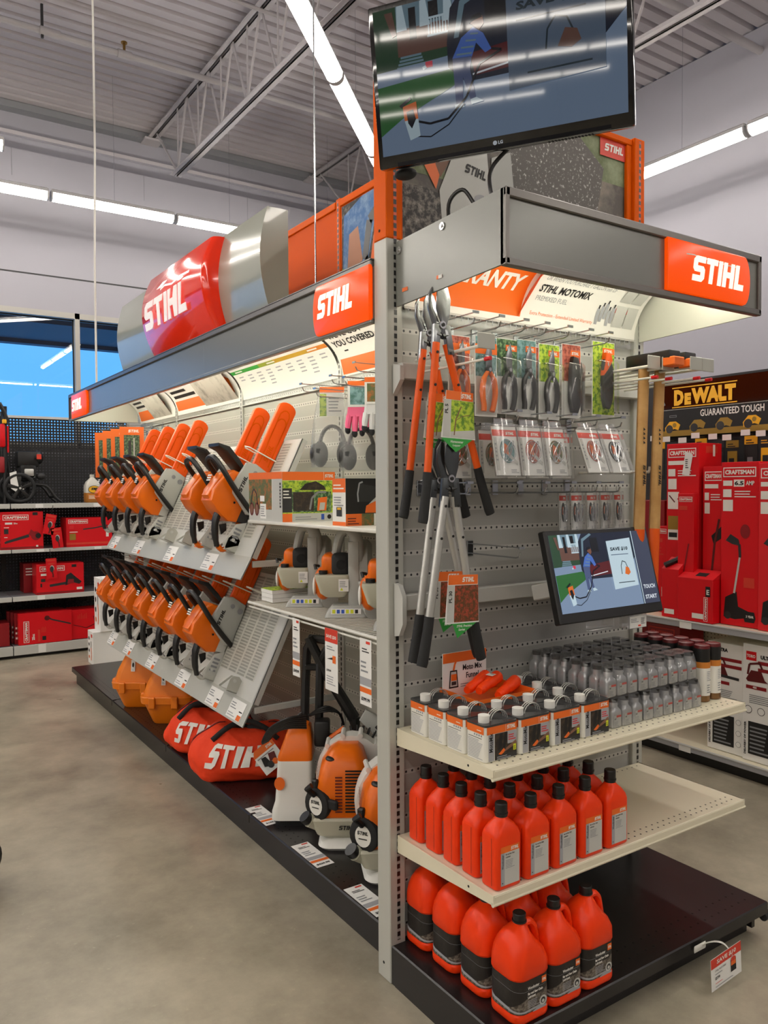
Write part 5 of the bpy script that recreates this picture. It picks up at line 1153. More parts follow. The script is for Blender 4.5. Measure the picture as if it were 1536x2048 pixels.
bb = thing('boxed_blower', 'black and orange boxed blower kit, half hidden by the front post', 'box', (0, 0, 1.505))
x0, x1, y0, y1, H = .06, .45, .395, .492, .178
b = B(); b.box((x0, y0, 0), (x1, y1, H), 'white'); side(b, (x0, y1, 0), (0, -1, 0), (0, 0, 1)); w_ = y1 - y0
b.rect(0, H - .052, w_, H, 'label_orange'); b.rect(0, 0, w_, .015, 'label_orange'); b.bars(.008, H - .04, w_ - .008, H - .015, 2, 'white', .001); b.bars(.012, .075, w_ - .012, .115, 4, 'text_grey', .001); b.rect(.03, .035, .07, .07, 'dark', .001); b.rect(.036, .06, .064, .068, 'yellow', .0012)
side(b, (x0, y0, 0), (1, 0, 0), (0, 0, 1)); w_ = x1 - x0
b.rect(0, .045, w_, H, 'ink'); b.rect(0, 0, .07, .045, 'label_orange'); b.rect(.07, 0, .125, .045, 'brush_print', .0007); b.rect(.125, .0, .155, .045, 'paper', .0007); b.bars(.008, .006, .06, .035, 3, 'maroon', .001); b.poly([(.05, .09), (.055, .16), (.12, .15), (.2, .13), (.2, .09)], 'dark', .0009); b.stroke([(.055, .09), (.052, .12), (.06, .16), (.075, .165)], .006, 'label_grey', .0012)
b.poly([(.085, .048), (.09, .075), (.2, .12), (.2, .048)], 'label_orange', .0011); b.poly([(.1, .08), (.15, .12), (.2, .15), (.2, .118)], 'light_grey', .0013); b.at(); b.done('carton', bb)

VR = -33.6       # items on the shelves turned towards the aisle entrance
def blower(label, x, y):
    t = thing('leaf_blower', label, 'leaf blower', (x, y, 1.134), VR, 'hand held blowers on the wire shelf')
    b = B(); b.ring([[(xx, .13 + r * cos(a), .175 + r * sin(a)) for a in [2 * pi * k / 24 for k in range(24)]] for xx, r in ((.0, .115), (.008, .125), (.055, .125), (.072, .105))], 'grey_plastic'); b.prism([(-.022, .0), (-.022, .3), (.022, .3), (.024, 0)], .0, .06, 'grey_plastic', .01, 'y'); b.cyl((.02, .0, .13), (.075, -.005, .13), .011, 'light_grey'); b.tube([(.035, .2, .09), (.06, .05, .05), (.08, -.06, .03)], [.05, .042, .036], 'grey_plastic', 14); b.done('fan_housing', t)
    b = B(); b.tube(cat([(-.075, .09, .245), (-.055, .07, .32), (-.02, .05, .348), (.008, .03, .315), (.012, .03, .22)], 5), [.019] * 8 + [.022] * 8 + [.025] * 5, 'grey_plastic', 12, flat=1.2); b.done('handle', t)
    b = B(); b.rr([(0, -.03, .02, .085, .06, .015), (.018, -.03, .02, .078, .055, .015), (.045, -.025, .025, .06, .045, .015)], 'grey_plastic'); side(b, (-.1, -.038, .006), (1, 0, 0), (0, .1, 1)); b.rect(.01, .008, .13, .03, 'paper', .002); [b.rect(.016 + .018 * i, .011, .028 + .018 * i, .026, ('tag_yellow', 'blue_jug', 'blue_jug', 'tag_yellow', 'tag_yellow', 'ink')[i], .0026) for i in range(6)]; b.at(); b.done('foot', t)
    b = B(); b.rr([(.075, -.075, .06, .04, .05, .015), (.09, -.08, .06, .055, .06, .018), (.155, -.085, .06, .072, .065, .02), (.165, -.085, .06, .07, .062, .02)], 'tank_grey'); side(b, (-.06, -.0005, .1), (1, 0, 0), (0, -.1, 1)); b.rect(0, 0, .04, .05, 'paper', .002); b.bars(.004, .018, .036, .045, 4, 'text_grey', .0025); b.poly([(.006, .004), (.018, .004), (.012, .016)], 'tag_yellow', .0026); b.at(); b.done('fuel_tank', t)
    b = B(); b.cyl((-.125, .04, .165), (-.125, .04, .18), .018, 'black'); b.done('fuel_cap', t)
    b = B(); b.box((-.09, .02, .16), (-.018, .1, .25), 'rubber', .018, 3); b.cyl((-.05, .018, .205), (-.05, .022, .205), .02, 'void'); b.done('muffler_cover', t)
    b = B(); b.box((-.135, .06, .12), (-.06, .19, .245), 'orange', .025, 3); b.ell((-.13, .12, .12), (.04, .06, .07), 'orange'); b.tube([(-.14, .02, .2), (-.155, 0, .205), (-.15, -.005, .19)], .006, 'black', 8); b.done('engine_cover', t)
    b = B(); b.ell((-.165, .1, .11), (.008, .035, .038), 'white'); b.done('badge', t)
    return t
blower('grey hand blower on the wire shelf, next to the booklets', .19, .90)
blower('grey hand blower on the wire shelf, middle one with the round muffler opening', .19, .555)
blower('grey hand blower on the wire shelf, mostly hidden by the front post', .19, .20)
for k, (dy, lb) in enumerate(((0, 'bottom book of the stack on the wire shelf'), (0, 'middle book of the stack on the wire shelf'), (.004, 'top book with green cover on the wire shelf stack'))):
    t = thing('booklet', lb, 'book', (.075, 1.06 + dy, 1.136 + .019 * k), 0, 'books on the wire shelf'); b = B(); b.box((0, 0, .001), (.2, .115, .018), 'paper'); b.done('pages', t)
    b = B(); b.box((-.001, -.001, .017), (.201, .116, .019), ('paper', 'paper', 'leaf_print')[k])
    if k == 2: b.rect(.08, .03, .19, .09, 'red_print', .0195)
    b.done('cover', t)
def hangart(kind, price):
    def art(b, w_, h_):
        if kind: b.rect(0, h_ * .78, w_, h_, 'label_red'); b.text('SAVE $30', w_ * .1, h_ * .84, h_ * .06, 'white', .001, width=w_ * .8, bold=.03); b.bars(w_ * .15, h_ * .66, w_ * .8, h_ * .74, 2, 'text_grey'); b.poly([(w_ * .15, h_ * .5), (w_ * .6, h_ * .55), (w_ * .6, h_ * .51)], 'ink'); b.poly([(w_ * .6, h_ * .46), (w_ * .6, h_ * .58), (w_ * .85, h_ * .58), (w_ * .85, h_ * .46)], 'label_orange'); b.text(price, w_ * .12, h_ * .3, h_ * .04, 'ink', .001, width=w_ * .35, bold=.03); b.bars(w_ * .12, h_ * .1, w_ * .85, h_ * .26, 4, 'label_grey')
        else: b.rect(w_ * .55, h_ * .93, w_ * .9, h_ * .97, 'label_red'); b.bars(w_ * .2, h_ * .8, w_ * .85, h_ * .88, 2, 'ink'); b.bars(w_ * .1, h_ * .5, w_ * .75, h_ * .7, 3, 'text_grey'); b.rect(0, h_ * .3, w_, h_ * .42, 'label_grey', .0005); b.rect(0, h_ * .19, w_, h_ * .27, 'label_orange'); b.text(price, w_ * .12, h_ * .06, h_ * .06, 'ink', .001, width=w_ * .75, bold=.04)
    return art
for (y, w_, kind, pr, lb) in ((.745, .062, 0, '$149.99', 'narrow white price strip hanging from the wire shelf, leftmost'), (.475, .095, 1, '$199.99', 'white strip with a red save thirty dollars header hanging from the wire shelf'), (.225, .075, 0, '$299.99', 'narrow white price strip hanging from the wire shelf, nearest the front post')):
    ptag(lb, frame((.012, y, .885), (0, -1, 0), (0, 0, 1)), w_, .235, hangart(kind, pr))
for (y, pr, lb) in ((1.31, '$199.99', 'white price tag lying on the black deck, in front of the pressure washer'), (.835, '$429.99', 'white price tag lying on the black deck, in front of the backpack blower'), (.40, '$599.99', 'white price tag lying on the black deck, cut off by the front post')):
    ptag(lb, frame((.125, y, ZB + .0015), (0, -1, 0), (1, 0, 0)) @ Matrix.Rotation(pi / 2, 4, 'Z') @ T(-.085, -.235, 0) if 0 else frame((.04, y, ZB + .0015), (1, 0, 0), (0, 1, 0)) @ T(0, -.23, 0), .08, .23, hangart(0, pr))

# ---------------------------------------------------------------- ear protection and gloves
def runhook(y, z, L, label): 
    t = dup(hk, None, label, M=T(SP - .004, y, z) @ RZ(-90) @ Matrix.Scale(L / .25, 4, (0, 1, 0)), group='wire hooks on the aisle pegboard')
for k, (y, z) in enumerate(((1.06, 2.085), (.93, 2.05), (.79, 2.09), (.68, 2.07), (.6, 2.12))): runhook(y, z, .3, 'chrome hook above the ear protection and gloves, %s from left' % ORD[k])
for k in range(6): runhook(4.5 - k * .13, 2.12 - .03 * (k % 2), .34, 'chrome hook at the far end of the aisle pegboard, upper set, %s from the end' % ORD[k])
for k in range(6): runhook(3.95 - k * .1, 1.17 - .02 * (k % 2), .36, 'chrome hook under the upper saw rack at its far end, %s' % ORD[k])
def muffs(label, x, y, zt):
    t = thing('ear_muffs', label, 'ear protection', (x, y, zt), VR, 'bagged ear muffs')
    b = B(); b.box((-.055, -.002, -.13), (.055, .002, 0), 'paper'); side(b, (-.055, -.002, -.13), (1, 0, 0), (0, 0, 1)); b.rect(0, .105, .11, .13, 'label_orange'); b.rect(0, .0, .03, .1, 'leaf_print'); b.bars(.04, .02, .1, .09, 5, 'text_grey'); b.at(); b.done('card', t)
    b = B(); b.tube([(.055 * cos(a), 0, -.26 + .085 * sin(a)) for a in [pi * k / 12 for k in range(13)]], .022, 'dark', 8, flat=.4, up=(0, 1, 0)); b.done('headband', t)
    for s in (-1, 1):
        b = B(); b.ell((.055 * s, 0, -.30), (.036, .052, .06), 'rubber'); b.ell((.082 * s, 0, -.30), (.02, .042, .048), 'black'); b.done('ear_cup', t)
    b = B(); b.rr([(-.36, 0, 0, .095, .05, .04), (-.3, 0, 0, .1, .052, .045), (-.15, 0, 0, .085, .02, .018), (-.02, 0, 0, .06, .006, .005)], 'bag_film', 4, (True, False)); b.done('bag', t)
muffs('bagged black ear muffs hanging nearest the saw racks', .33, .96, 2.10)
muffs('bagged black ear muffs hanging behind, closer to the pink gloves', .42, .86, 2.085)
def gloves(label, x, y, zt, c1, c2, cuff):
    t = thing('work_gloves', label, 'gloves', (x, y, zt), VR, 'work gloves on hooks')
    b = B(); b.box((-.045, -.014, -.11), (.045, -.012, 0), 'paper'); side(b, (-.045, -.014, -.11), (1, 0, 0), (0, 0, 1)); b.rect(0, .09, .09, .11, 'label_orange'); b.rect(.01, .01, .08, .085, 'blue_print' if c1 == 'pink' else 'brush_print'); b.at(); b.done('card', t)
    for q, dy in ((0, 0), (1, .03)):
        b = B(); b.rr([(-.15, 0, dy, .05, .012, .011), (-.12, 0, dy, .046, .012, .011), (-.06, 0, dy, .04, .012, .011)], c1, 4)
        for i, (xx, L) in enumerate(((-.039, .06), (-.014, .075), (.012, .07), (.036, .055))): b.tube([(xx, dy, -.145), (xx * 1.15, dy - .004, -.145 - L * .6), (xx * 1.2, dy + .004, -.145 - L)], [.0135, .0125, .010], c1, 8)
        b.tube([(.045, dy, -.11), (.066, dy - .01, -.145), (.064, dy - .012, -.175)], [.014, .013, .011], c1, 8)
        for i, (xx, L) in enumerate(((-.039, .06), (-.014, .075), (.012, .07), (.036, .055))): b.ell((xx * 1.2, dy + .002, -.145 - L), (.0122, .0122, .017), c2, 8, 6)
        b.done('glove', t)
        b = B(); b.rr([(-.1, 0, dy, .044, .0135, .012), (-.06, 0, dy, .04, .0135, .012)], cuff, 4); b.done('cuff', t)
gloves('pink and black work gloves on a hook beside the ear muffs', .33, .735, 2.10, 'pink', 'glove_black', 'glove_black')
gloves('black and white work gloves on a hook next to the front post', .33, .60, 2.10, 'glove_white', 'glove_black', 'glove_white')
gloves('black work gloves with white backs, hanging behind the front post', .40, .55, 2.12, 'glove_black', 'glove_white', 'glove_white')
for k in range(4):
    t = thing('hanging_card', 'tall orange bordered card hanging at the far end of the aisle run, %s from left' % ORD[k], 'packaged tool', (.22, 4.42 - k * .24, 2.10), -20, 'orange bordered cards at the far end')
    b = B(); card(b, .17, .36, lambda b, w_, h_: (b.rect(0, 0, w_, h_, 'label_orange'), b.rect(.03, .0, w_ - .03, h_ - .06, 'garden_print', .0008), b.rect(.06, .02, .08, h_ - .1, 'ink', .0012), b.rect(.095, .05, .105, h_ - .08, 'light_grey', .0012), b.stihl(.06, h_ - .04, .02, 'white', .001, width=.08))); b.done('card', t)
    b = B(); b.rr([(-.34, 0, -.012, .055, .012, .008), (-.06, 0, -.012, .055, .012, .008)], 'film', 3); b.done('blister', t)
for k in range(5):
    t = thing('hanging_pack', 'small white packet hanging under the upper saw rack at its far end, %s from left' % ORD[k], 'packet', (.26, 3.92 - k * .12, 1.16), -20, 'white packets under the upper rack')
    b = B(); card(b, .09, .24, lambda b, w_, h_: (b.rect(.0, h_ - .04, w_, h_, 'light_grey'), b.rect(.02, .04, w_ - .02, h_ - .08, ('garden_print', 'dark', 'label_grey')[k % 3], .0008), b.bars(.01, .005, .08, .03, 3, 'ink'))); b.done('card', t)

# ---------------------------------------------------------------- deck goods
def case(label, x, y, rz):
    t = thing('chainsaw_case', label, 'tool case', (x, y, ZB), rz, 'orange plastic chainsaw cases'); t.scale = (.86, 1.0, 1.28)
    b = B(); b.rr([(0, .0, 0, .13, .085, .04), (.01, 0, 0, .14, .093, .045), (.11, -.01, 0, .19, .125, .06)], 'case_orange', 6); b.done('tub', t)
    b = B(); b.rr([(.108, -.01, 0, .205, .138, .065), (.14, -.01, 0, .21, .142, .065), (.145, -.01, 0, .205, .138, .062)], 'case_orange', 6)
    for xx in (-.14, .03): b.box((xx, -.155, .085), (xx + .05, -.135, .145), 'case_orange', .006)
    b.box((-.235, -.05, .095), (-.2, .05, .15), 'case_orange', .008); b.done('rim', t)
    b = B(); b.rr([(.144, -.01, 0, .19, .126, .06), (.2, .0, 0, .178, .116, .06), (.3, .03, 0, .135, .094, .06), (.36, .045, 0, .1, .072, .05), (.385, .05, 0, .06, .045, .04)], 'case_orange', 6); b.done('lid', t)
    b = B(); side(b, (-.05, -.116, .2), (1, 0, 0), (0, .22, 1)); b.rect(0, 0, .032, .062, 'paper', .006); b.disc(.016, .035, .008, 'ink', .007, ry=.013); b.bars(.006, .006, .026, .018, 2, 'text_grey', .007); b.at(); b.done('sticker', t)
case('orange plastic chainsaw case on the deck, farther of the two', .19, 3.42, -34)
case('orange plastic chainsaw case on the deck, nearer of the two', .24, 2.92, -34)
def bag(label, x, y, rz, sx, sy, sz, with_tag, seed):
    t = thing('duffel_bag', label, 'bag', (x, y, ZB), rz, 'orange duffel bags on the deck'); rnd = random.Random(seed)
    ph = [rnd.uniform(0, 6) for _ in range(9)]
    def sh(a, c):     # soft sagging body
        e = lambda v, p: math.copysign(abs(v) ** p, v)
        X_, Y_, Z_ = e(cos(c), .7) * e(cos(a), .75), e(cos(c), .7) * e(sin(a), .75), e(sin(c), .8)
        wv = 1 + .035 * sin(3 * a + ph[0] + 2 * c) + .03 * sin(5 * a + ph[1] - 3 * c) + .02 * sin(9 * c + ph[2] + 4 * a) + .015 * sin(14 * a + ph[3] + 5 * c)
        z = Z_ * sz * wv; z = max(z, -sz * .86)
        k = 1 + .1 * (1 - Z_) ; k *= 1 - .16 * max(Z_, 0)
        return (X_ * sx * wv * k, Y_ * sy * wv * k, z + sz * .86 + .022 * sin(4 * X_ + ph[4]) * max(Z_, 0))
    n, m = 64, 30
    b = B(); b.ring([[sh(2 * pi * i / n, -pi / 2 + .02 + (pi - .04) * j / m) for i in range(n)] for j in range(m + 1)], 'bag_orange'); b.done('body', t, angle=180)
    b = B()
    def wl(c): 
        a = -pi / 2 + c[0] / sx * .95; p = sh(a, c[1] / sz * 1.0 - .05); q = Vector((cos(a), sin(a), .25)).normalized() * .013; return Vector(p) + q
    b.warp = wl; 
    for g_, pl in enumerate(('S', 'T', 'I', 'H', 'L')): pass
    b.stihl(-sx * .62, -.02 * 1, sz * .62, 'white', 0, 0, width=sx * 1.1); b.done('lettering', t)
    b = B(); b.tube([sh(-pi / 2 + .9 * (k / 12 - .5) * 1.6, pi / 2 * .62 + .55 * sin(pi * k / 12)) for k in range(13)], .016, 'rubber', 8, flat=.35); b.done('strap', t)
    b = B(); P_ = [Vector(sh(-pi / 2 - .75, .5)) + Vector((0, -.01, .0)), Vector(sh(-pi / 2 - .5, .95)) + Vector((0, -.03, .03)), Vector(sh(-pi / 2, 1.2)) + Vector((0, -.03, .06)), Vector(sh(-pi / 2 + .5, .95)) + Vector((0, -.03, .03)), Vector(sh(-pi / 2 + .75, .5)) + Vector((0, -.01, 0))]
    b.tube(cat(P_, 5), .014, 'rubber', 8, flat=.4); b.done('carry_handle', t)
    b = B(); b.tube([Vector(sh(0 + .0, -1.2 + 2.4 * k / 16)) * 1.0 + Vector((.004, 0, 0)) for k in range(17)], .005, 'maroon', 6); b.tube([Vector(sh(pi, -1.2 + 2.4 * k / 16)) + Vector((-.004, 0, 0)) for k in range(17)], .005, 'maroon', 6); b.done('piping', t)
    if with_tag:
        b = B(); side(b, (sx * .45, -sy * 1.22, .05), (.75, -.1, .62), (-.62, .2, .75)); b.box((0, 0, -.001), (.135, .135, .0), 'paper'); b.rect(0, .1, .135, .135, 'label_orange'); b.rect(0, .1, .1, .1, 'ink', .001); b.stihl(.085, .108, .014, 'white', .001, width=.04); b.bars(.01, .085, .12, .098, 1, 'text_grey')
        b.poly([(.02, .04), (.03, .085), (.055, .08), (.06, .05), (.04, .03)], 'ink', .0012); b.poly([(.06, .045), (.075, .085), (.11, .075), (.1, .04)], 'maroon', .0012); b.disc(.055, .032, .018, 'dark', .0014); b.disc(.085, .032, .016, 'label_orange', .0014); b.at(); b.done('hang_tag', t)
bag('orange duffel bag lying on the deck, farther one with its strap on top', .24, 2.26, VR, .235, .16, .135, False, 3)
bag('orange duffel bag lying on the deck, nearer one with a white hang tag', .25, 1.76, VR + 4, .265, .17, .145, True, 5)

pw = thing('pressure_washer', 'orange and white electric pressure washer with a black handle standing on the deck', 'pressure washer', (.20, 1.10, ZB), VR)
b = B(); b.rr([(0, 0, 0, .085, .1, .03), (.03, 0, 0, .088, .1, .03)], 'black'); b.done('base', pw)
b = B(); b.rr([(.025, 0, 0, .1, .11, .035), (.06, -.002, 0, .096, .105, .03), (.1, 0, 0, .085, .09, .025), (.22, .004, 0, .08, .085, .022), (.30, .006, 0, .078, .08, .02)], 'white_plastic', 5)
side(b, (-.06, -.095, .03), (1, 0, 0), (0, 0, 1)); b.disc(-.0, .16, .024, 'label_orange', .004, ry=.03); b.disc(-.005, .025, .008, 'ink', .006, ry=.011); b.disc(.015, .02, .008, 'label_orange', .006, ry=.01); b.at(); b.done('body', pw)
b = B(); b.rr([(.285, .006, 0, .0785, .081, .02), (.30, .006, 0, .0785, .081, .02), (.36, .016, .01, .066, .07, .02), (.42, .022, .02, .05, .05, .02), (.43, .022, .02, .04, .04, .02)], 'orange', 5); b.done('hood', pw)
b = B(); b.tube([(.035, .08, .36), (.04, .1, .6), (.05, .1, .76), (.07, .09, .81), (.15, .07, .805), (.165, .06, .79), (.115, .05, .72), (.105, .05, .36)], .021, 'black', 8); b.box((.04, .07, .66), (.11, .1, .69), 'black', .006); b.done('handle', pw)
b = B(); b.tube([(.06, .06, .82), (.14, .05, .66), (.27, .06, .44)], [.022, .026, .03], 'black', 10); b.tube([(.27, .06, .44), (.28, .05, .36), (.16, .02, .36)], [.03, .025, .02], 'black', 10); b.done('spray_lance', pw)
b = B(); b.box((.09, -.03, .33), (.16, .05, .45), 'black', .012, 2); b.tube([(.15, -.02, .36), (.23, -.03, .42)], .012, 'label_orange', 8); b.done('trigger_gun', pw)
b = B()
for k in range(7): b.tube(cat([(.06, -.06 - .004 * k, .43 + .011 * k), (-.02, -.075 - .006 * k, .435 + .009 * k), (-.085 - .004 * k, -.06, .41 + .003 * k), (-.12 - .004 * k, -.04, .365 - .002 * k), (-.07, .03, .40), (.03, .03, .44 + .006 * k)], 4), .0048, 'black', 6)
b.done('hose_coil', pw)
b = B()
for k in range(3): b.tube(cat([(.06, .03, .46), (.14, .0, .49 + .01 * k), (.2, .04, .47), (.22, .09, .40)], 4), .006, 'black', 6)
b.done('power_cord', pw)

def backpack(label, x, y, rz):
    t = thing('backpack_blower', label, 'leaf blower', (x, y, ZB), rz, 'orange backpack blowers on the deck')
    b = B(); b.rr([(0, .0, .05, .1, .1, .05), (.012, 0, .05, .11, .11, .05), (.03, .0, .05, .1, .1, .045), (.05, .02, .06, .07, .08, .04)], 'white_plastic', 6); b.done('foot', t)
    b = B(); b.rr([(.045, -.01, .05, .075, .08, .025), (.06, -.015, .05, .1, .095, .03), (.125, -.02, .05, .125, .105, .03), (.135, -.02, .05, .12, .1, .03)], 'tank_grey', 5); b.tube([(-.11, .0, .1), (-.15, -.03, .125)], [.035, .03], 'tank_grey', 12); side(b, (-.04, -.0495, .07), (1, 0, 0), (0, -.15, 1)); b.stihl(.02, .02, .02, 'ink', .004, width=.07); b.at(); b.done('fuel_tank', t)
    b = B(); b.cyl((-.15, -.03, .122), (-.165, -.038, .142), .026, 'black', n=16); b.done('fuel_cap', t)
    b = B(); b.rr([(.12, -.005, .06, .095, .095, .03), (.15, -.005, .06, .108, .108, .035), (.26, -.005, .06, .11, .11, .04), (.34, .0, .065, .098, .1, .045), (.395, .01, .075, .07, .08, .045), (.415, .015, .08, .045, .05, .04)], 'orange', 6)
    side(b, (-.0, -.05, .15), (1, 0, 0), (0, .04, 1))
    for i in range(14): b.rect(.008, .012 + .013 * i, .1 - .001 * i, .019 + .013 * i, 'void', .0065)
    for i in range(12): b.rect(-.034, .012 + .013 * i, -.004, .018 + .013 * i, 'maroon', .0065)
    b.at(); side(b, (-.115, .1, .2), (0, -1, 0), (0, 0, 1))
    for i in range(6): b.rect(.0 + .0 * i, .06 + .013 * i, .06, .066 + .013 * i, 'maroon', .002)
    for i in range(5): b.rect(.085, .07 + .012 * i, .115, .075 + .012 * i, 'maroon', .003)
    b.at(); b.ell((-.05, .01, .37), (.028, .03, .012), 'black'); b.done('engine_cover', t)
    b = B(); side(b, (-.10, -.015, .19), (.83, -.55, 0), (0, 0, 1)); b.prism([(.062 * cos(a), .068 * sin(a)) for a in [2 * pi * k / 20 for k in range(20)]], -.02, .03, 'rubber', .008); b.disc(0, -.002, .034, 'white', .0315, ry=.042); b.stihl(-.024, .004, .014, 'ink', .033, width=.048); b.bars(-.018, -.014, .02, -.004, 1, 'ink', .033); b.box((-.03, .05, 0), (.0, .1, .025), 'black', .006); b.box((.05, -.01, 0), (.1, .03, .022), 'rubber', .006); b.at(); b.done('recoil_starter', t)
    b = B(); b.tube([(-.12, -.05, .235), (-.15, -.07, .27), (-.13, -.075, .285)], .012, 'black', 8); b.done('starter_grip', t)
    b = B(); b.ring([[(.03 + .16 * cos(a) * f, .15 + yy, .25 + .19 * sin(a) * f) for a in [2 * pi * k / 28 for k in range(28)]] for yy, f in ((-.05, .84), (-.045, .98), (.0, 1.), (.03, .98), (.035, .8))], 'white_plastic')
    for k in range(5): a = radians(20 + 28 * k); b.cyl((.03 + .16 * cos(a), .1, .25 + .19 * sin(a)), (.03 + .16 * cos(a), .2, .25 + .19 * sin(a)), .011, 'white_plastic', n=8)
    b.done('fan_cover', t)
    b = B()
    for k in range(14): a = radians(-30 + 10 * k); b.tube([(.05 + .11 * cos(a), .2, .26 + .13 * sin(a)), (.05 + .17 * cos(a), .215, .26 + .19 * sin(a))], .006, 'black', 6)
    b.cyl((.05, .19, .26), (.05, .215, .26), .14, 'black', n=24); b.done('fan_guard', t)
    b = B(); b.prism([(.06, .47), (.09, .52), (.13, .5), (.24, .4), (.28, .32), (.27, .27), (.2, .33), (.1, .43)], .21, .235, 'grey_plastic', .008, 'y'); b.prism([(.13, .44), (.15, .46), (.2, .4), (.18, .38)], .207, .2095, 'dark', 0, 'y'); b.done('back_plate', t)
    return t
backpack('orange backpack blower on the deck with slotted engine cover, fully in view', .235, .72, VR)
backpack('orange backpack blower on the deck, half hidden by the front post', .245, .375, VR + 8)
# ---------------------------------------------------------------- shelving bay under the windows
def peg_through(name, pitch, r):
    m = bpy.data.materials.new(name); m.use_nodes = True; nt = m.node_tree; p = nt.nodes['Principled BSDF']; out = nt.nodes['Material Output']
    p.inputs['Base Color'].default_value = lin('#0c0c0d'); p.inputs['Roughness'].default_value = .5
    o = xyz(nt); a = nm(nt, 'SUBTRACT', nm(nt, 'FRACT', nm(nt, 'DIVIDE', o[0], pitch)), .5); c = nm(nt, 'SUBTRACT', nm(nt, 'FRACT', nm(nt, 'DIVIDE', o[2], pitch)), .5)
    d = nm(nt, 'ADD', nm(nt, 'MULTIPLY', a, a), nm(nt, 'MULTIPLY', c, c)); h = nm(nt, 'LESS_THAN', d, (r / pitch) ** 2)
    tr = nt.nodes.new('ShaderNodeBsdfTransparent'); mx = nt.nodes.new('ShaderNodeMixShader'); nt.links.new(h, mx.inputs[0]); nt.links.new(p.outputs[0], mx.inputs[1]); nt.links.new(tr.outputs[0], mx.inputs[2]); nt.links.new(mx.outputs[0], out.inputs[0]); MATS[name] = m
peg_through('peg_through', .0305, .0075)
BY, PY = 6.2, 6.76
wb = thing('wall_shelving', 'black pegboard shelving bay standing under the windows', 'shelving', (0, 0, 0))
XS = [-2.66, -1.45, -.235, .98, 2.2]
for i in range(4):
    b = B(); b.add([(XS[i], PY, .1), (XS[i + 1], PY, .1), (XS[i + 1], PY, 2.39), (XS[i], PY, 2.39)], [(0, 1, 2, 3)], 'peg_through', False); b.done('pegboard', wb)
    b = B(); b.box((XS[i + 1] - .02, PY - .01, 0), (XS[i + 1] + .02, PY + .03, 2.40), 'black'); b.done('upright', wb)
    b = B(); b.box((XS[i], BY + .06, 0), (XS[i + 1], BY + .08, .07), 'black_metal'); b.done('kick_plate', wb)
b = B(); b.box((XS[0], PY - .01, 2.385), (XS[-1], PY + .02, 2.41), 'light_grey'); b.done('top_rail', wb)
def bay_shelf(k, z, h, i):
    t = thing('bay_shelf', 'silver edged shelf of the window bay, %s, %s section' % (('bottom deck', 'second level up', 'third level up', 'top level with the wheeled machine')[k], ('far left', 'left', 'middle', 'right')[i]), 'shelf', (0, 0, z), group='shelves of the window bay')
    x0, x1 = XS[i] + .004, XS[i + 1] - .004
    b = B(); b.box((x0, BY + .01, -.02), (x1, PY - .012, 0), 'mid_grey' if k < 3 else 'dark'); b.done('shelf_deck', t)
    b = B(); b.box((x0, BY, -h), (x1, BY + .01, .002), 'light_grey', .002); b.done('price_rail', t)
    b = B()
    for q in range(2): xx = x0 + .22 + q * .55; b.box((xx, BY - .0012, -h + .004), (xx + .07, BY, -.004), 'paper')
    b.done('price_label', t)
for i in range(4):
    for k, (z, h) in enumerate(((.12, .088), (.602, .045), (1.061, .032), (1.506, .044))): bay_shelf(k, z, h, i)

def carton(name, label, cat, x0, x1, y0, y1, z0, z1, m, art, face='y', group=None, sidearts=None):
    t = thing(name, label, cat, (x0, y0, z0), group=group); w_, d_, h_ = x1 - x0, y1 - y0, z1 - z0
    b = B(); b.box((0, 0, 0), (w_, d_, h_), m, .002)
    if face == 'y': side(b, (0, -.0006, 0), (1, 0, 0), (0, 0, 1)); art(b, w_, h_)
    else: side(b, (-.0006, d_, 0), (0, -1, 0), (0, 0, 1)); art(b, d_, h_)
    b.at()
    if sidearts: side(b, (0, -.0006, 0), (1, 0, 0), (0, 0, 1)); sidearts(b, w_, h_); b.at()
    b.done('carton', t); return t
def framed(b, s, x, y, w_, h_, rot=0):
    """word in a thin white frame"""
    if rot: M0 = b.M.copy(); b.M = b.M @ T(x, y, 0) @ RZ(rot); x = y = 0
    b.rect(x, y, x + w_, y + h_, 'white', .0005); b.rect(x + h_ * .1, y + h_ * .1, x + w_ - h_ * .1, y + h_ - h_ * .1, 'red', .0008); b.text(s, x + w_ * .06, y + h_ * .26, h_ * .48, 'white', .0012, width=w_ * .88, bold=.05)
    if rot: b.M = M0
def blowerpic(b, x, y, s):
    b.poly([(x, y), (x + .05 * s, y + .035 * s), (x + .6 * s, y + .2 * s), (x + .62 * s, y + .12 * s), (x + .02 * s, y - .04 * s)], 'dark'); b.disc(x + .78 * s, y + .15 * s, .12 * s, 'red_dark', .0009); b.disc(x + .84 * s, y + .15 * s, .07 * s, 'ink', .0012); b.poly([(x + .6 * s, y + .2 * s), (x + .66 * s, y + .33 * s), (x + .76 * s, y + .24 * s), (x + .7 * s, y + .1 * s)], 'red_dark', .001)
def a1(b, w_, h_):
    framed(b, 'CRAFTSMAN', .02, h_ * .78, w_ * .6, h_ * .14); b.rect(.04, h_ * .67, w_ * .27, h_ * .72, 'white'); b.text('25cc', w_ * .3, h_ * .675, h_ * .04, 'white', .001, bold=.04); b.rect(.03, h_ * .42, w_ * .18, h_ * .55, 'dark'); b.bars(.03, h_ * .32, w_ * .16, h_ * .36, 1, 'white'); b.bars(.03, h_ * .58, w_ * .2, h_ * .62, 1, 'white'); blowerpic(b, .03, h_ * .2, w_ * .95)
    b.poly([(w_ * .75, h_ * .9), (w_ * .87, h_ * .9), (w_ * .87, h_ * .98), (w_ * .75, h_ * .98)], 'ink'); b.rect(0, .005, w_, h_ * .07, 'red_dark', .0004); b.rect(w_ * .82, .02, w_ * .87, h_ * .1, 'white', .001)
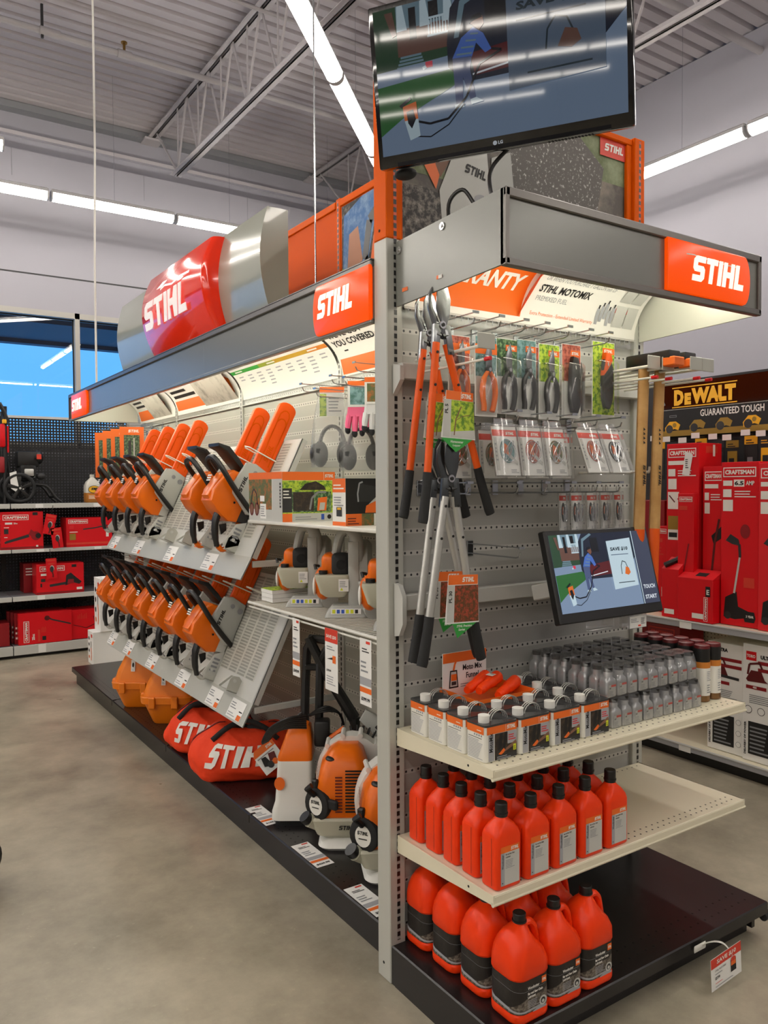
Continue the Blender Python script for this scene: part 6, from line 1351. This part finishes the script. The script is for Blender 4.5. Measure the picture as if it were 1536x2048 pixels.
carton('boxed_tool', 'red boxed blower on the third shelf of the window bay, left', 'box', -.324, .06, 6.225, 6.6, 1.063, 1.43, 'red', a1, group='red boxed tools in the window bay')
def a2(b, w_, h_):
    framed(b, 'CRAFTSMAN', .02, h_ * .8, w_ * .42, h_ * .14); b.rect(.03, h_ * .62, w_ * .16, h_ * .74, 'red_bright'); b.bars(.03, h_ * .5, w_ * .25, h_ * .56, 1, 'white'); b.rect(.03, h_ * .24, w_ * .2, h_ * .46, 'gold'); b.stroke([(w_ * .36, h_ * .6), (w_ * .62, h_ * .64), (w_ * .9, h_ * .72)], .012, 'dark'); b.poly([(w_ * .8, h_ * .62), (w_ * .98, h_ * .72), (w_ * .98, h_ * .6), (w_ * .86, h_ * .54)], 'red_dark', .001); b.rect(0, h_ * .08, w_, h_ * .15, 'label_red'); b.rect(w_ * .86, h_ * .32, w_ * .92, h_ * .5, 'white', .0011)
carton('boxed_tool', 'red boxed pole trimmer on the third shelf of the window bay, right', 'box', .275, .725, 6.225, 6.5, 1.063, 1.357, 'red', a2, group='red boxed tools in the window bay')
def a3(b, w_, h_):
    framed(b, 'CRAFTSMAN', .03, h_ * .76, w_ * .52, h_ * .17); b.rect(.04, h_ * .62, w_ * .22, h_ * .69, 'white'); b.rect(.04, h_ * .42, w_ * .18, h_ * .52, 'dark'); b.rect(.035, h_ * .25, w_ * .11, h_ * .37, 'ink'); b.poly([(w_ * .74, h_ * .86), (w_ * .84, h_ * .86), (w_ * .84, h_ * .95), (w_ * .74, h_ * .95)], 'ink'); b.stroke([(w_ * .27, h_ * .28), (w_ * .62, h_ * .34)], .025, 'dark'); b.poly([(w_ * .6, h_ * .26), (w_ * .62, h_ * .6), (w_ * .72, h_ * .68), (w_ * .84, h_ * .5), (w_ * .95, h_ * .36), (w_ * .9, h_ * .28), (w_ * .78, h_ * .34)], 'ink', .001); b.poly([(w_ * .64, h_ * .3), (w_ * .66, h_ * .46), (w_ * .78, h_ * .46), (w_ * .78, h_ * .32)], 'red_dark', .0013); b.rect(0, .004, w_, h_ * .08, 'red_dark', .0004); b.rect(w_ * .84, h_ * .1, w_ * .96, h_ * .18, 'white')
carton('boxed_tool', 'red boxed chainsaw alone on the second shelf of the window bay', 'box', -.013, .434, 6.215, 6.45, .604, .905, 'red', a3, group='red boxed tools in the window bay')
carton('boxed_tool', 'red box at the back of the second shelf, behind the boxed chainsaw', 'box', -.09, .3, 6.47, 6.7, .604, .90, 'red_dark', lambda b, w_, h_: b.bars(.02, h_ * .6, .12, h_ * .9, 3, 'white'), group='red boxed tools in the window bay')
def a4(b, w_, h_):
    framed(b, 'CRAFTSMAN', .095, .02, h_ * .68, .05, 90); b.text('25cc', .145, .04, .025, 'white', rot=90, bold=.04); b.rect(.175, .02, .195, h_ * .45, 'label_red'); b.rect(.215, .03, .25, .07, 'ink'); b.stroke([(w_ * .5, h_ * .86), (w_ * .62, h_ * .74), (w_ * .85, h_ * .62), (w_ * .98, h_ * .55)], .014, 'dark'); b.disc(w_ * .53, h_ * .8, .025, 'maroon', .0012)
    for i in range(4): b.rect(w_ * .42 + i * .012, h_ * .35, w_ * .42 + i * .012 + .005, h_ * (.5 + .03 * (i % 2)), 'label_red')
carton('boxed_tool', 'long red box lying on the bottom deck of the window bay, left', 'box', -.185, .309, 6.215, 6.29, .124, .432, 'red', a4, group='red boxed tools in the window bay')
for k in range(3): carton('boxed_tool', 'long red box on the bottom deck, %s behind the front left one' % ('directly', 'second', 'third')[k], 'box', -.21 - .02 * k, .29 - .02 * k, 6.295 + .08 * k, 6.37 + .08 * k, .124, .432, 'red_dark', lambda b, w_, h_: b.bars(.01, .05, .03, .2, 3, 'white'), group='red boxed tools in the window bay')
carton('boxed_tool', 'red box with a drawn outline on the bottom deck of the window bay, right', 'box', .309, .6, 6.24, 6.5, .124, .42, 'red', lambda b, w_, h_: (b.stroke([(.02, h_ * .5), (w_ * .5, h_ * .36), (w_ * .85, h_ * .5), (w_ * .95, h_ * .52)], .007, 'maroon'), b.stroke([(w_ * .75, h_ * .75), (w_ * .8, h_ * .5), (w_ * .95, h_ * .6)], .007, 'maroon'), [b.rect(w_ * .22 + i * .016, h_ * .68, w_ * .22 + i * .016 + .006, h_ * (.8 + .04 * (i % 3)), 'label_red') for i in range(6)]), group='red boxed tools in the window bay')
carton('boxed_tool', 'red box at the left edge of the bottom deck, cut by the photo edge', 'box', -.6, -.26, 6.25, 6.5, .124, .35, 'red_dark', lambda b, w_, h_: b.bars(.02, .05, .1, .1, 2, 'white'), group='red boxed tools in the window bay')
for k, (x, z, a, lb) in enumerate(((.13, 1.40, 12, 'red blister card hanging beside the boxed blower, upper'), (.165, 1.265, -6, 'red blister card hanging beside the boxed blower, lower'), (.115, .965, -2, 'red blister card hanging in front of the boxed chainsaw'))):
    t = thing('blister_card', lb, 'blister pack', group='red cards hanging in the window bay'); t.matrix_world = T(x, 6.17, z) @ RY(a)
    b = B(); card(b, .1, .2, lambda b, w_, h_: (b.rect(.01, h_ * .86, w_ - .01, h_ * .95, 'label_red'), b.rect(.02, h_ * .7, w_ - .02, h_ * .76, 'label_red'), b.disc(w_ * .55, h_ * .5, .02, 'light_grey', .001, ry=.03), b.disc(w_ * .52, h_ * .46, .018, 'dark', .0013, ry=.03), b.stroke([(w_ * .5, h_ * .45), (w_ * .62, h_ * .2), (w_ * .6, h_ * .05)], .012, 'maroon')), 'red'); b.done('card', t)
    b = B(); b.tube([(0, 0, 0), (-.005, .0, .05), (0, .03, .09)], .003, 'black', 6); b.done('hang_strip', t)
# wheeled machine on the top shelf
wm = thing('pressure_washer', 'black wheeled engine pressure washer on the top shelf of the window bay', 'pressure washer', (-.135, 6.36, 1.508))
for y in (-.06, .30):
    b = B(); R_ = .152; b.tube([(R_ * .87 * cos(a), y, R_ + R_ * .87 * sin(a)) for a in [2 * pi * k / 32 for k in range(32)]], .02, 'rubber', 10, closed=True); wheel_ = b.done('wheel', wm)
    b = B()
    for k in range(5):
        a = radians(90 + 72 * k); b.prism([(.02 * cos(a - .6), R_ + .02 * sin(a - .6)), (.118 * cos(a - .12), R_ + .118 * sin(a - .12)), (.118 * cos(a + .25), R_ + .118 * sin(a + .25)), (.02 * cos(a + .6), R_ + .02 * sin(a + .6))], y - .018, y + .01, 'black', .004, 'y')
    b.cyl((0, y - .03, R_), (0, y + .02, R_), .024, 'black'); b.cyl((0, y - .034, R_), (0, y - .03, R_), .011, 'light_grey', n=8); b.done('spokes', wheel_)
b = B(); b.tube(cat([(.05, -.01, .19), (.2, -.01, .185), (.27, -.01, .16), (.34, -.01, .06), (.395, -.01, .012)], 4), .014, 'black', 8); b.tube(cat([(.05, .26, .19), (.2, .26, .185), (.27, .26, .16), (.34, .26, .06), (.395, .26, .012)], 4), .014, 'black', 8); b.cyl((.34, -.01, .06), (.34, .26, .06), .012, 'black'); b.box((-.05, .0, .18), (.22, .26, .2), 'black'); b.tube([(-.06, .0, .17), (-.11, .0, .5), (-.14, .0, .9)], .014, 'black', 8); b.tube([(-.06, .26, .17), (-.11, .26, .5), (-.14, .26, .9)], .014, 'black', 8); b.done('frame', wm)
b = B(); b.box((.0, .04, .36), (.2, .24, .52), 'black', .02, 2); b.box((.02, .0, .22), (.17, .2, .38), 'rubber', .02, 2); b.cyl((.09, -.02, .31), (.09, .05, .31), .07, 'black', n=20); b.ell((.2, .1, .46), (.05, .08, .07), 'black'); b.done('engine', wm)
b = B(); b.box((.05, -.03, .27), (.14, .01, .345), 'aluminium', .012, 2); b.box((.035, -.02, .25), (.155, .01, .28), 'steel', .008); b.done('cylinder_head', wm)
b = B(); b.ell((.21, .02, .27), (.045, .035, .035), 'dark'); b.box((.17, -.005, .44), (.215, .0, .49), 'label_red', .003); b.done('carburettor', wm)
b = B(); b.prism([(-.09, .3), (-.03, .32), (-.02, .22), (.04, .14), (-.04, .12), (-.08, .15)], -.075, -.072, 'paper', 0, 'y'); b.done('manual_sheet', wm)
rh = thing('pole_tool', 'red and black long handled tool at the upper left photo edge', 'garden tool', (-.28, 6.34, 1.508))
b = B(); b.tube([(.02, 0, 0), (.03, 0, .95)], .022, 'black', 8); b.done('pole', rh)
b = B(); b.box((-.02, -.04, .55), (.03, .03, .78), 'red', .02, 2); b.box((-.03, -.03, .3), (.02, .03, .46), 'red_dark', .015, 2); b.box((.045, -.02, .5), (.06, .02, .76), 'red', .004); b.done('housing', rh)
b = B(); b.tube([(-.02, -.02, .98), (.02, -.02, .9), (.045, -.02, .82), (.03, -.02, .78)], .02, 'black', 8); b.box((.0, -.05, .78), (.04, -.03, .82), 'yellow', .006); b.done('grip', rh)
def jug2(label, x, m, lab):
    t = thing('cleaner_jug', label, 'jug', (x, 6.36, 1.508), group='cleaner jugs on the top shelf of the window bay')
    b = B(); b.rr([(0, 0, 0, .072, .06, .02), (.005, 0, 0, .076, .064, .025), (.1, 0, 0, .077, .064, .025)], m, 5); b.rr([(.1, 0, 0, .077, .064, .025), (.175, 0, 0, .076, .064, .025), (.215, 0, 0, .06, .05, .03), (.245, 0, 0, .03, .03, .02), (.262, 0, 0, .02, .02, .018)], 'cloudy' if m == 'zep_amber' else m, 5); b.done('body', t)
    b = B(); side(b, (-.07, -.0645, .05), (1, 0, 0), (0, 0, 1))
    if lab: b.disc(.075, .085, .06, 'ink', .001, ry=.04); b.disc(.075, .085, .055, 'yellow', .0015, ry=.035); b.text('zep', .04, .07, .034, 'ink', .002, width=.07, bold=.05, shear=.15); b.rect(.01, -.02, .14, .04, 'amber'); b.bars(.02, -.01, .12, .03, 3, 'white', .001)
    else: b.rect(.01, .0, .13, .1, 'blue_jug'); b.disc(.06, .06, .03, 'yellow', .001, ry=.02); b.bars(.02, .0, .12, .03, 2, 'white', .001)
    b.at(); b.done('label', t)
    b = B(); b.cyl((0, 0, .26), (0, 0, .29), .024, 'cloudy' if lab else 'blue_jug'); b.done('cap', t)
jug2('amber cleaner jug with a yellow oval label on the top shelf', .565, 'zep_amber', 1)
jug2('blue cleaner jug on the top shelf, nearest the amber jug', .735, 'blue_jug', 0); jug2('blue cleaner jug on the top shelf, partly behind the saw rack', .90, 'blue_jug', 0)
# white boxes past the end of the deck
def aw(b, w_, h_):
    b.rect(w_ * .62, h_ * .82, w_ * .85, h_ * .92, 'label_red')
    for i in range(4): b.disc(w_ * .25, h_ * (.2 + .19 * i), w_ * .1, ('label_orange', 'ink', 'dark', 'ink')[i], .001, ry=h_ * .05)
    b.stroke([(w_ * .62, h_ * .12), (w_ * .68, h_ * .3), (w_ * .62, h_ * .5)], w_ * .1, 'label_orange'); b.stroke([(w_ * .62, h_ * .5), (w_ * .62, h_ * .7)], w_ * .07, 'ink')
carton('carton_box', 'white box with tool pictures on the floor past the deck end, lower of two', 'box', .335, .75, 5.46, 5.66, 0, .31, 'paper', aw, 'x', 'white boxes past the end of the deck')
carton('carton_box', 'white box with tool pictures stacked on the other white box', 'box', .40, .75, 5.44, 5.66, .311, .81, 'paper', aw, 'x', 'white boxes past the end of the deck')

# ---------------------------------------------------------------- bay along the right wall
RXF, RXB = 2.62, 3.2
rb = thing('wall_shelving', 'pegboard shelving bay with a black and yellow sign by the right wall', 'shelving', (0, 0, 0))
for y0, y1 in ((-1.3, -.08), (-.08, 1.14), (1.14, 2.36), (2.36, 3.58)):
    b = B(); b.box((RXB, y0, .1), (RXB + .015, y1, .845), 'peg_cream'); b.done('lower_pegboard', rb)
    b = B(); b.box((RXB, y0, .845), (RXB + .015, y1, 2.36), 'dark'); b.done('upper_pegboard', rb)
    b = B(); b.box((RXF + .05, y0, 0), (RXF + .07, y1, .075), 'black_metal'); b.done('kick_plate', rb)
for z, h, lb in ((.1, .035, 'cream bottom deck of the right bay, holding the white boxes'), (.843, .04, 'cream upper shelf of the right bay, holding the red boxes')):
    t = thing('bay_shelf', lb, 'shelf', (0, 0, z), group='shelves of the right bay')
    b = B(); b.box((RXF + .008, -1.3, -.02), (RXB - .004, 3.58, 0), 'cream'); b.done('shelf_deck', t)
    b = B(); b.box((RXF, -1.3, -h), (RXF + .008, 3.58, .003), 'label_grey', .002); b.box((RXF - .004, -1.3, -.006), (RXF + .004, 3.58, .002), 'light_grey', .001); b.done('price_rail', t)
    b = B(); b.box((RXF - .002, .72, -h - .004), (RXF, .8, -.004), 'paper'); b.done('price_label', t)
b = B(); b.box((RXF + .045, -1.3, 0), (RXF + .05, 3.58, .062), 'black'); b.done('kick_strip', rb)
sg2 = thing('brand_sign', 'black sign with yellow lettering and a row of yellow power tools', 'sign', (RXB - .05, 1.37, 1.98))
b = B(); b.box((0, -2.0, 0), (.05, 0, .36), 'black_gloss', .003); b.done('panel', sg2)
b = B(); side(b, (-.0006, 0, 0), (0, -1, 0), (0, 0, 1))
b.text('D', .135, .205, .105, 'yellow_sign', .0012, width=.075, bold=.07); b.text('E', .216, .205, .078, 'yellow_sign', .0012, width=.05, bold=.08); b.text('WALT', .268, .205, .105, 'yellow_sign', .0012, width=.318, bold=.07); b.rect(.12, .19, .595, .197, 'yellow_sign', .001); b.rect(.12, .32, .595, .327, 'yellow_sign', .001)
b.rect(.01, .178, 2, .181, 'light_grey', .0008); b.rect(0, .0, 2, .175, 'ink', .0005); b.text('GUARANTEED TOUGH', .335, .12, .045, 'white', .0012, width=.44, bold=.02); b.text('GUARANTEED TOUGH', 1.2, .12, .045, 'white', .0012, width=.44, bold=.02)
b.stroke([(.005, .20), (.06, .23)], .03, 'mid_grey', .0009); b.rect(.1, .128, .155, .142, 'mid_grey'); b.rect(.103, .131, .152, .139, 'ink', .0009); b.rect(0, 0, 2, .038, 'gold', .0008)
for i in range(8):
    x = .12 + i * .19; b.poly([(x - .05, .03), (x - .055, .06), (x - .02, .1), (x + .03, .1), (x + .065, .075), (x + .05, .04), (x + .02, .05)], 'yellow' if i % 3 == 0 else 'gold', .0012); b.disc(x - .02, .05, .028, 'dark' if i % 2 else 'blade_dark', .0015); b.disc(x + .02, .075, .015, 'gold', .0017)
b.at(); b.done('lettering', sg2)
for k in range(12):
    y = 1.31 - k * .11; z = 1.95 - .012 * (k % 3)
    t = thing('hanging_pack', 'yellow and black accessory pack hanging below the black sign, %s from left' % ORD[k], 'packet', (RXB - .1 - .02 * (k % 2), y, z), -90, 'yellow and black packs below the sign')
    b = B(); card(b, .085, .26 - .04 * (k % 2), lambda b, w_, h_: (b.rect(0, h_ * .8, w_, h_, ('yellow', 'dark', 'gold')[k % 3]), b.rect(.01, h_ * .1, w_ - .01, h_ * .7, ('dark', 'gold', 'ink', 'yellow')[k % 4], .0009), b.rect(.02, h_ * .2, w_ - .03, h_ * .5, ('mid_grey', 'ink')[k % 2], .0012), b.bars(.01, h_ * .82, w_ - .02, h_ * .95, 2, ('ink', 'yellow')[k % 3 == 1], .001)), 'ink'); b.done('card', t)
    b = B(); b.tube([(0, -.06, .008), (0, .08, .01)], .003, 'steel', 6); b.box((-.03, -.062, .0), (.03, -.06, .035), 'paper'); b.done('hook_tag', t)
def tall(word, pic, amp=None):
    def art(b, w_, h_):
        framed(b, 'CRAFTSMAN', .012, h_ - .085, w_ - .03, .055)
        if amp: b.rect(.012, h_ - .135, w_ * .3, h_ - .105, 'white'); b.rect(w_ * .34, h_ - .14, w_ * .62, h_ - .1, 'white'); b.text(amp, w_ * .36, h_ - .132, .024, 'ink', .0012, width=w_ * .24, bold=.04); b.text('AMP', w_ * .66, h_ - .132, .024, 'white', .0012, width=w_ * .22, bold=.03)
        else: b.rect(.012, h_ - .13, w_ * .7, h_ - .105, 'white')
        b.rect(.012, h_ - .2, w_ * .28, h_ - .155, 'white'); b.bars(w_ * .36, h_ - .2, w_ * .95, h_ - .155, 3, 'white')
        b.rect(.012, h_ - .28, w_ * .32, h_ - .215, 'white')
        if pic == 'edger':
            b.poly([(.03, h_ * .52), (.06, h_ * .56), (.11, h_ * .53), (.12, h_ * .49), (.07, h_ * .5)], 'dark'); b.stroke([(.115, h_ * .5), (.12, h_ * .42)], .016, 'dark'); b.stroke([(.118, h_ * .42), (.085, h_ * .2)], .012, 'light_grey'); b.poly([(.02, h_ * .05), (.03, h_ * .17), (.1, h_ * .21), (.11, h_ * .12), (.19, h_ * .09), (.18, h_ * .06), (.09, h_ * .04)], 'ink'); b.disc(.15, h_ * .58, .03, 'red_dark', .001, ry=.04); b.disc(.045, h_ * .06, .022, 'dark', .0011)
        elif pic == 'hedge':
            b.stroke([(w_ * .75, h_ * .66), (w_ * .55, h_ * .5), (w_ * .3, h_ * .12)], .014, 'maroon'); b.poly([(w_ * .4, h_ * .55), (w_ * .9, h_ * .62), (w_ * .9, h_ * .54), (w_ * .5, h_ * .5)], 'ink'); [b.disc(w_ * (.3 + .02 * i), h_ * (.12 + .033 * i), .006, 'maroon', .001, n=6) for i in range(11)]
        elif pic == 'pole':
            b.rect(.01, h_ * .62, w_ * .4, h_ * .72, 'white'); b.stroke([(.02, h_ * .7), (.06, h_ * .66)], .008, 'maroon', .001); b.stroke([(w_ * .35, h_ * .68), (w_ * .95, h_ * .66)], .008, 'red_dark'); b.rect(.012, h_ * .5, w_ * .38, h_ * .58, 'gold'); b.rect(.012, h_ * .44, w_ * .4, h_ * .5, 'white'); b.bars(.018, h_ * .455, w_ * .36, h_ * .49, 1, 'ink', .0012, fill=.8)
        b.poly([(w_ * .66, .03), (w_ * .9, .03), (w_ * .94, .055), (w_ * .9, .09), (w_ * .7, .09), (w_ * .62, .055)], 'ink', .0012); b.text('3 YEAR', w_ * .69, .055, .014, 'white', .0015, width=w_ * .2, bold=.03); b.rect(w_ * .62, h_ * .24, w_ * .9, h_ * .3, 'label_red', .0005) if pic == 'edger' else None
    return art
G = 'red boxed tools on the right bay shelf'
UZ = .846
def sid(b, w_, h_): b.rect(w_ * .3, h_ - .06, w_ * .8, h_ - .02, 'label_red'); b.stroke([(w_ * .4, h_ - .35), (w_ * .42, h_ - .15)], .02, 'dark'); b.rect(w_ * .6, h_ - .08, w_ * .7, h_ - .01, 'white', .001)
carton('boxed_tool', 'tall red box with a barcode sticker beside the maul handles, tallest on the shelf', 'box', 2.75, 2.98, .768, .993, UZ, 1.905, 'red', lambda b, w_, h_: (tall('', 'pole')(b, w_, h_), b.poly([(w_ * .5, h_ - .19), (w_ * .6, h_ - .05), (w_ * .83, h_ - .07), (w_ * .72, h_ - .2)], 'paper', .003), b.bars(w_ * .6, h_ - .15, w_ * .7, h_ - .09, 5, 'ink', .004)), 'x', G, sid)
carton('boxed_tool', 'narrow red box standing in front of the tallest red box', 'box', 2.70, 2.745, .765, .875, UZ, 1.60, 'red', lambda b, w_, h_: (framed(b, 'CRAFTSMAN', .01, h_ - .05, w_ - .02, .03), b.rect(.01, h_ - .1, w_ * .6, h_ - .075, 'label_red'), b.stroke([(w_ * .3, h_ * .3), (w_ * .7, h_ * .6)], .01, 'red_dark'), b.disc(w_ * .8, h_ * .3, .012, 'label_red')), 'x', G)
carton('boxed_tool', 'red boxed hedge trimmer between the tall box and the wide edger box', 'box', 2.76, 2.95, .60, .745, UZ, 1.76, 'red', tall('', 'hedge'), 'x', G)
carton('boxed_tool', 'wide red boxed edger with a 6.5 amp label, nearest the right photo edge', 'box', 2.70, 2.9, .355, .585, UZ, 1.78, 'red', tall('', 'edger', '6.5'), 'x', G)
carton('boxed_tool', 'red box cut by the right photo edge, beside the edger box', 'box', 2.68, 2.88, .09, .345, UZ, 1.77, 'red_bright', tall('', 'edger'), 'x', G)
t = carton('boxed_tool', 'short red box with an open slanted top showing a black tool', 'box', 2.655, 2.75, .835, .955, UZ, 1.14, 'red', lambda b, w_, h_: b.rect(.02, .02, w_ - .03, .05, 'white'), 'x', G)
b = B(); b.prism([(0, .294), (.095, .294), (.095, .36)], 0, .12, 'red_bright', ax='y'); b.done('slanted_top', t)
b = B(); b.tube([(.0, .10, .315), (.06, .05, .35), (.09, .03, .385)], .016, 'black', 8); b.done('tool_handle', t)
carton('boxed_tool', 'short red box with a black emblem on its slanted top, before the hedge trimmer', 'box', 2.64, 2.74, .595, .83, UZ, 1.10, 'red', lambda b, w_, h_: (b.rect(w_ * .42, .02, w_ * .74, .05, 'white'), framed(b, 'CRAFTSMAN', w_ * .86, .01, .14, .026, 90), b.poly([(w_ * .8, h_ - .1), (w_ * .93, h_ - .1), (w_ * .93, h_ - .04), (w_ * .8, h_ - .04)], 'ink', .001), b.text('E', w_ * .83, h_ - .088, .03, 'white', .0014, bold=.03)), 'x', G)
t = bpy.data.objects[[o.name for o in bpy.data.objects if o.get('label', '').startswith('short red box with a black emblem')][0]]
b = B(); b.prism([(0, .254), (.1, .254), (.1, .30)], 0, .235, 'red_bright', ax='y'); side(b, (.0, .235, .2545), (0, -1, 0), (.1, 0, .046)); b.poly([(.1, .03), (.17, .03), (.175, .07), (.105, .07)], 'ink', .001); b.at(); b.done('slanted_top', t)
carton('boxed_tool', 'red box with small print behind the touch screen corner', 'box', 2.78, 2.96, 1.0, 1.11, UZ, 1.39, 'red', lambda b, w_, h_: (framed(b, 'CRAFTSMAN', .005, h_ - .045, w_ - .02, .03), b.rect(.01, h_ - .1, w_ * .6, h_ - .075, 'label_red'), b.bars(.01, h_ - .18, w_ * .7, h_ - .12, 3, 'label_red'), b.rect(w_ * .55, .1, w_ * .9, .16, 'white')), 'x', G)
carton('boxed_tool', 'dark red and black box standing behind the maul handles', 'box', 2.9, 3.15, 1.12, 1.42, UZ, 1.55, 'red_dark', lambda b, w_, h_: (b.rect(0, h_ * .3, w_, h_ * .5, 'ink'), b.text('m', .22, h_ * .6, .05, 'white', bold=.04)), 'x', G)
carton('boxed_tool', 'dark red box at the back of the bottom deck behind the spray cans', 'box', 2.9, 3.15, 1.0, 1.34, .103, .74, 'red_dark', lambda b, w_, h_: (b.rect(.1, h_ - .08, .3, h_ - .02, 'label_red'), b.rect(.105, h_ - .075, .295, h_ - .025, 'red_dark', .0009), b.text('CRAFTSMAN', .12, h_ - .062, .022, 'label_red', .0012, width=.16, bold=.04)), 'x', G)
def toro(k):
    def art(b, w_, h_):
        if k: b.rect(.02, h_ - .09, .08, h_ - .04, 'red'); b.text('TORO', .024, h_ - .075, .018, 'white', .0012, width=.05, bold=.04)
        b.text('ULTRA', (.105 if k else .05), h_ - (.075 if k else .05), .022, 'ink', .0012, width=.08, bold=.06)
        b.poly([(.02, h_ * .70), (.05, h_ * .78), (.11, h_ * .78), (.13, h_ * .71), (.15, h_ * .69), (.03, h_ * .68)], 'maroon', .0012); b.stroke([(.03, h_ * .74), (.04, h_ * .83), (.1, h_ * .85), (.115, h_ * .8)], .012, 'maroon', .0014)
        if not k: b.stroke([(.06, h_ * .70), (.2, h_ * .69)], .016, 'dark', .0013)
        for i in range(2): b.rect(.09 if k else .08, h_ * (.76 - .06 * i) + .05, w_ - .01, h_ * (.79 - .06 * i) + .05, 'red_dark', .001)
        b.rect(.02, h_ * .62, .14, h_ * .65, 'red_dark'); b.text('485', .06, h_ * .627, .012, 'white', .0012, bold=.03) if k else None
        b.bars(.04, h_ * .5, w_ - .03, h_ * .58, 5, 'mid_grey'); b.disc(.035, h_ * .44, .022, 'ink'); b.disc(.035, h_ * .44, .019, 'paper', .0012); b.disc(.11, h_ * .44, .022, 'ink'); b.disc(.11, h_ * .44, .019, 'paper', .0012)
        b.rect(.035, h_ * .06, w_ * .76, h_ * .34, 'ink', .0009); b.bars(.045, h_ * .08, w_ * .7, h_ * .32, 7, 'mid_grey', .0012)
        for i in range(3): b.disc(w_ * .88, h_ * (.1 + .1 * i), .016, 'mid_grey', .0009); b.disc(w_ * .88, h_ * (.1 + .1 * i), .014, 'paper', .0012)
        b.text('DELIVERY OF POWER', .022, h_ * .05, .012, 'ink', .0012, width=h_ * .28, rot=90, bold=.04)
    return art
carton('carton_box', 'white boxed blower on the bottom deck, half behind the end cap shelf', 'box', 2.70, 2.95, .44, .665, .103, .735, 'paper', toro(0), 'x', 'white boxed blowers on the right bay deck')
carton('carton_box', 'white boxed blower with a red logo on the bottom deck, at the right photo edge', 'box', 2.68, 2.93, .19, .43, .103, .76, 'paper', toro(1), 'x', 'white boxed blowers on the right bay deck')
t = thing('cart_wheel', 'black wheel edge at the left photo edge on the concrete floor', 'wheel', (-1.105, 1.47, 0), 20)
b = B(); b.tube([(.0 + .105 * cos(a), 0, .115 + .088 * sin(a)) for a in [2 * pi * k / 32 for k in range(32)]], .027, 'rubber', 10, closed=True); b.done('tyre', t)
b = B(); b.cyl((0, -.02, .115), (0, .02, .115), .085, 'black', n=24); b.cyl((0, -.03, .115), (0, .03, .115), .025, 'mid_grey'); b.done('rim', t)
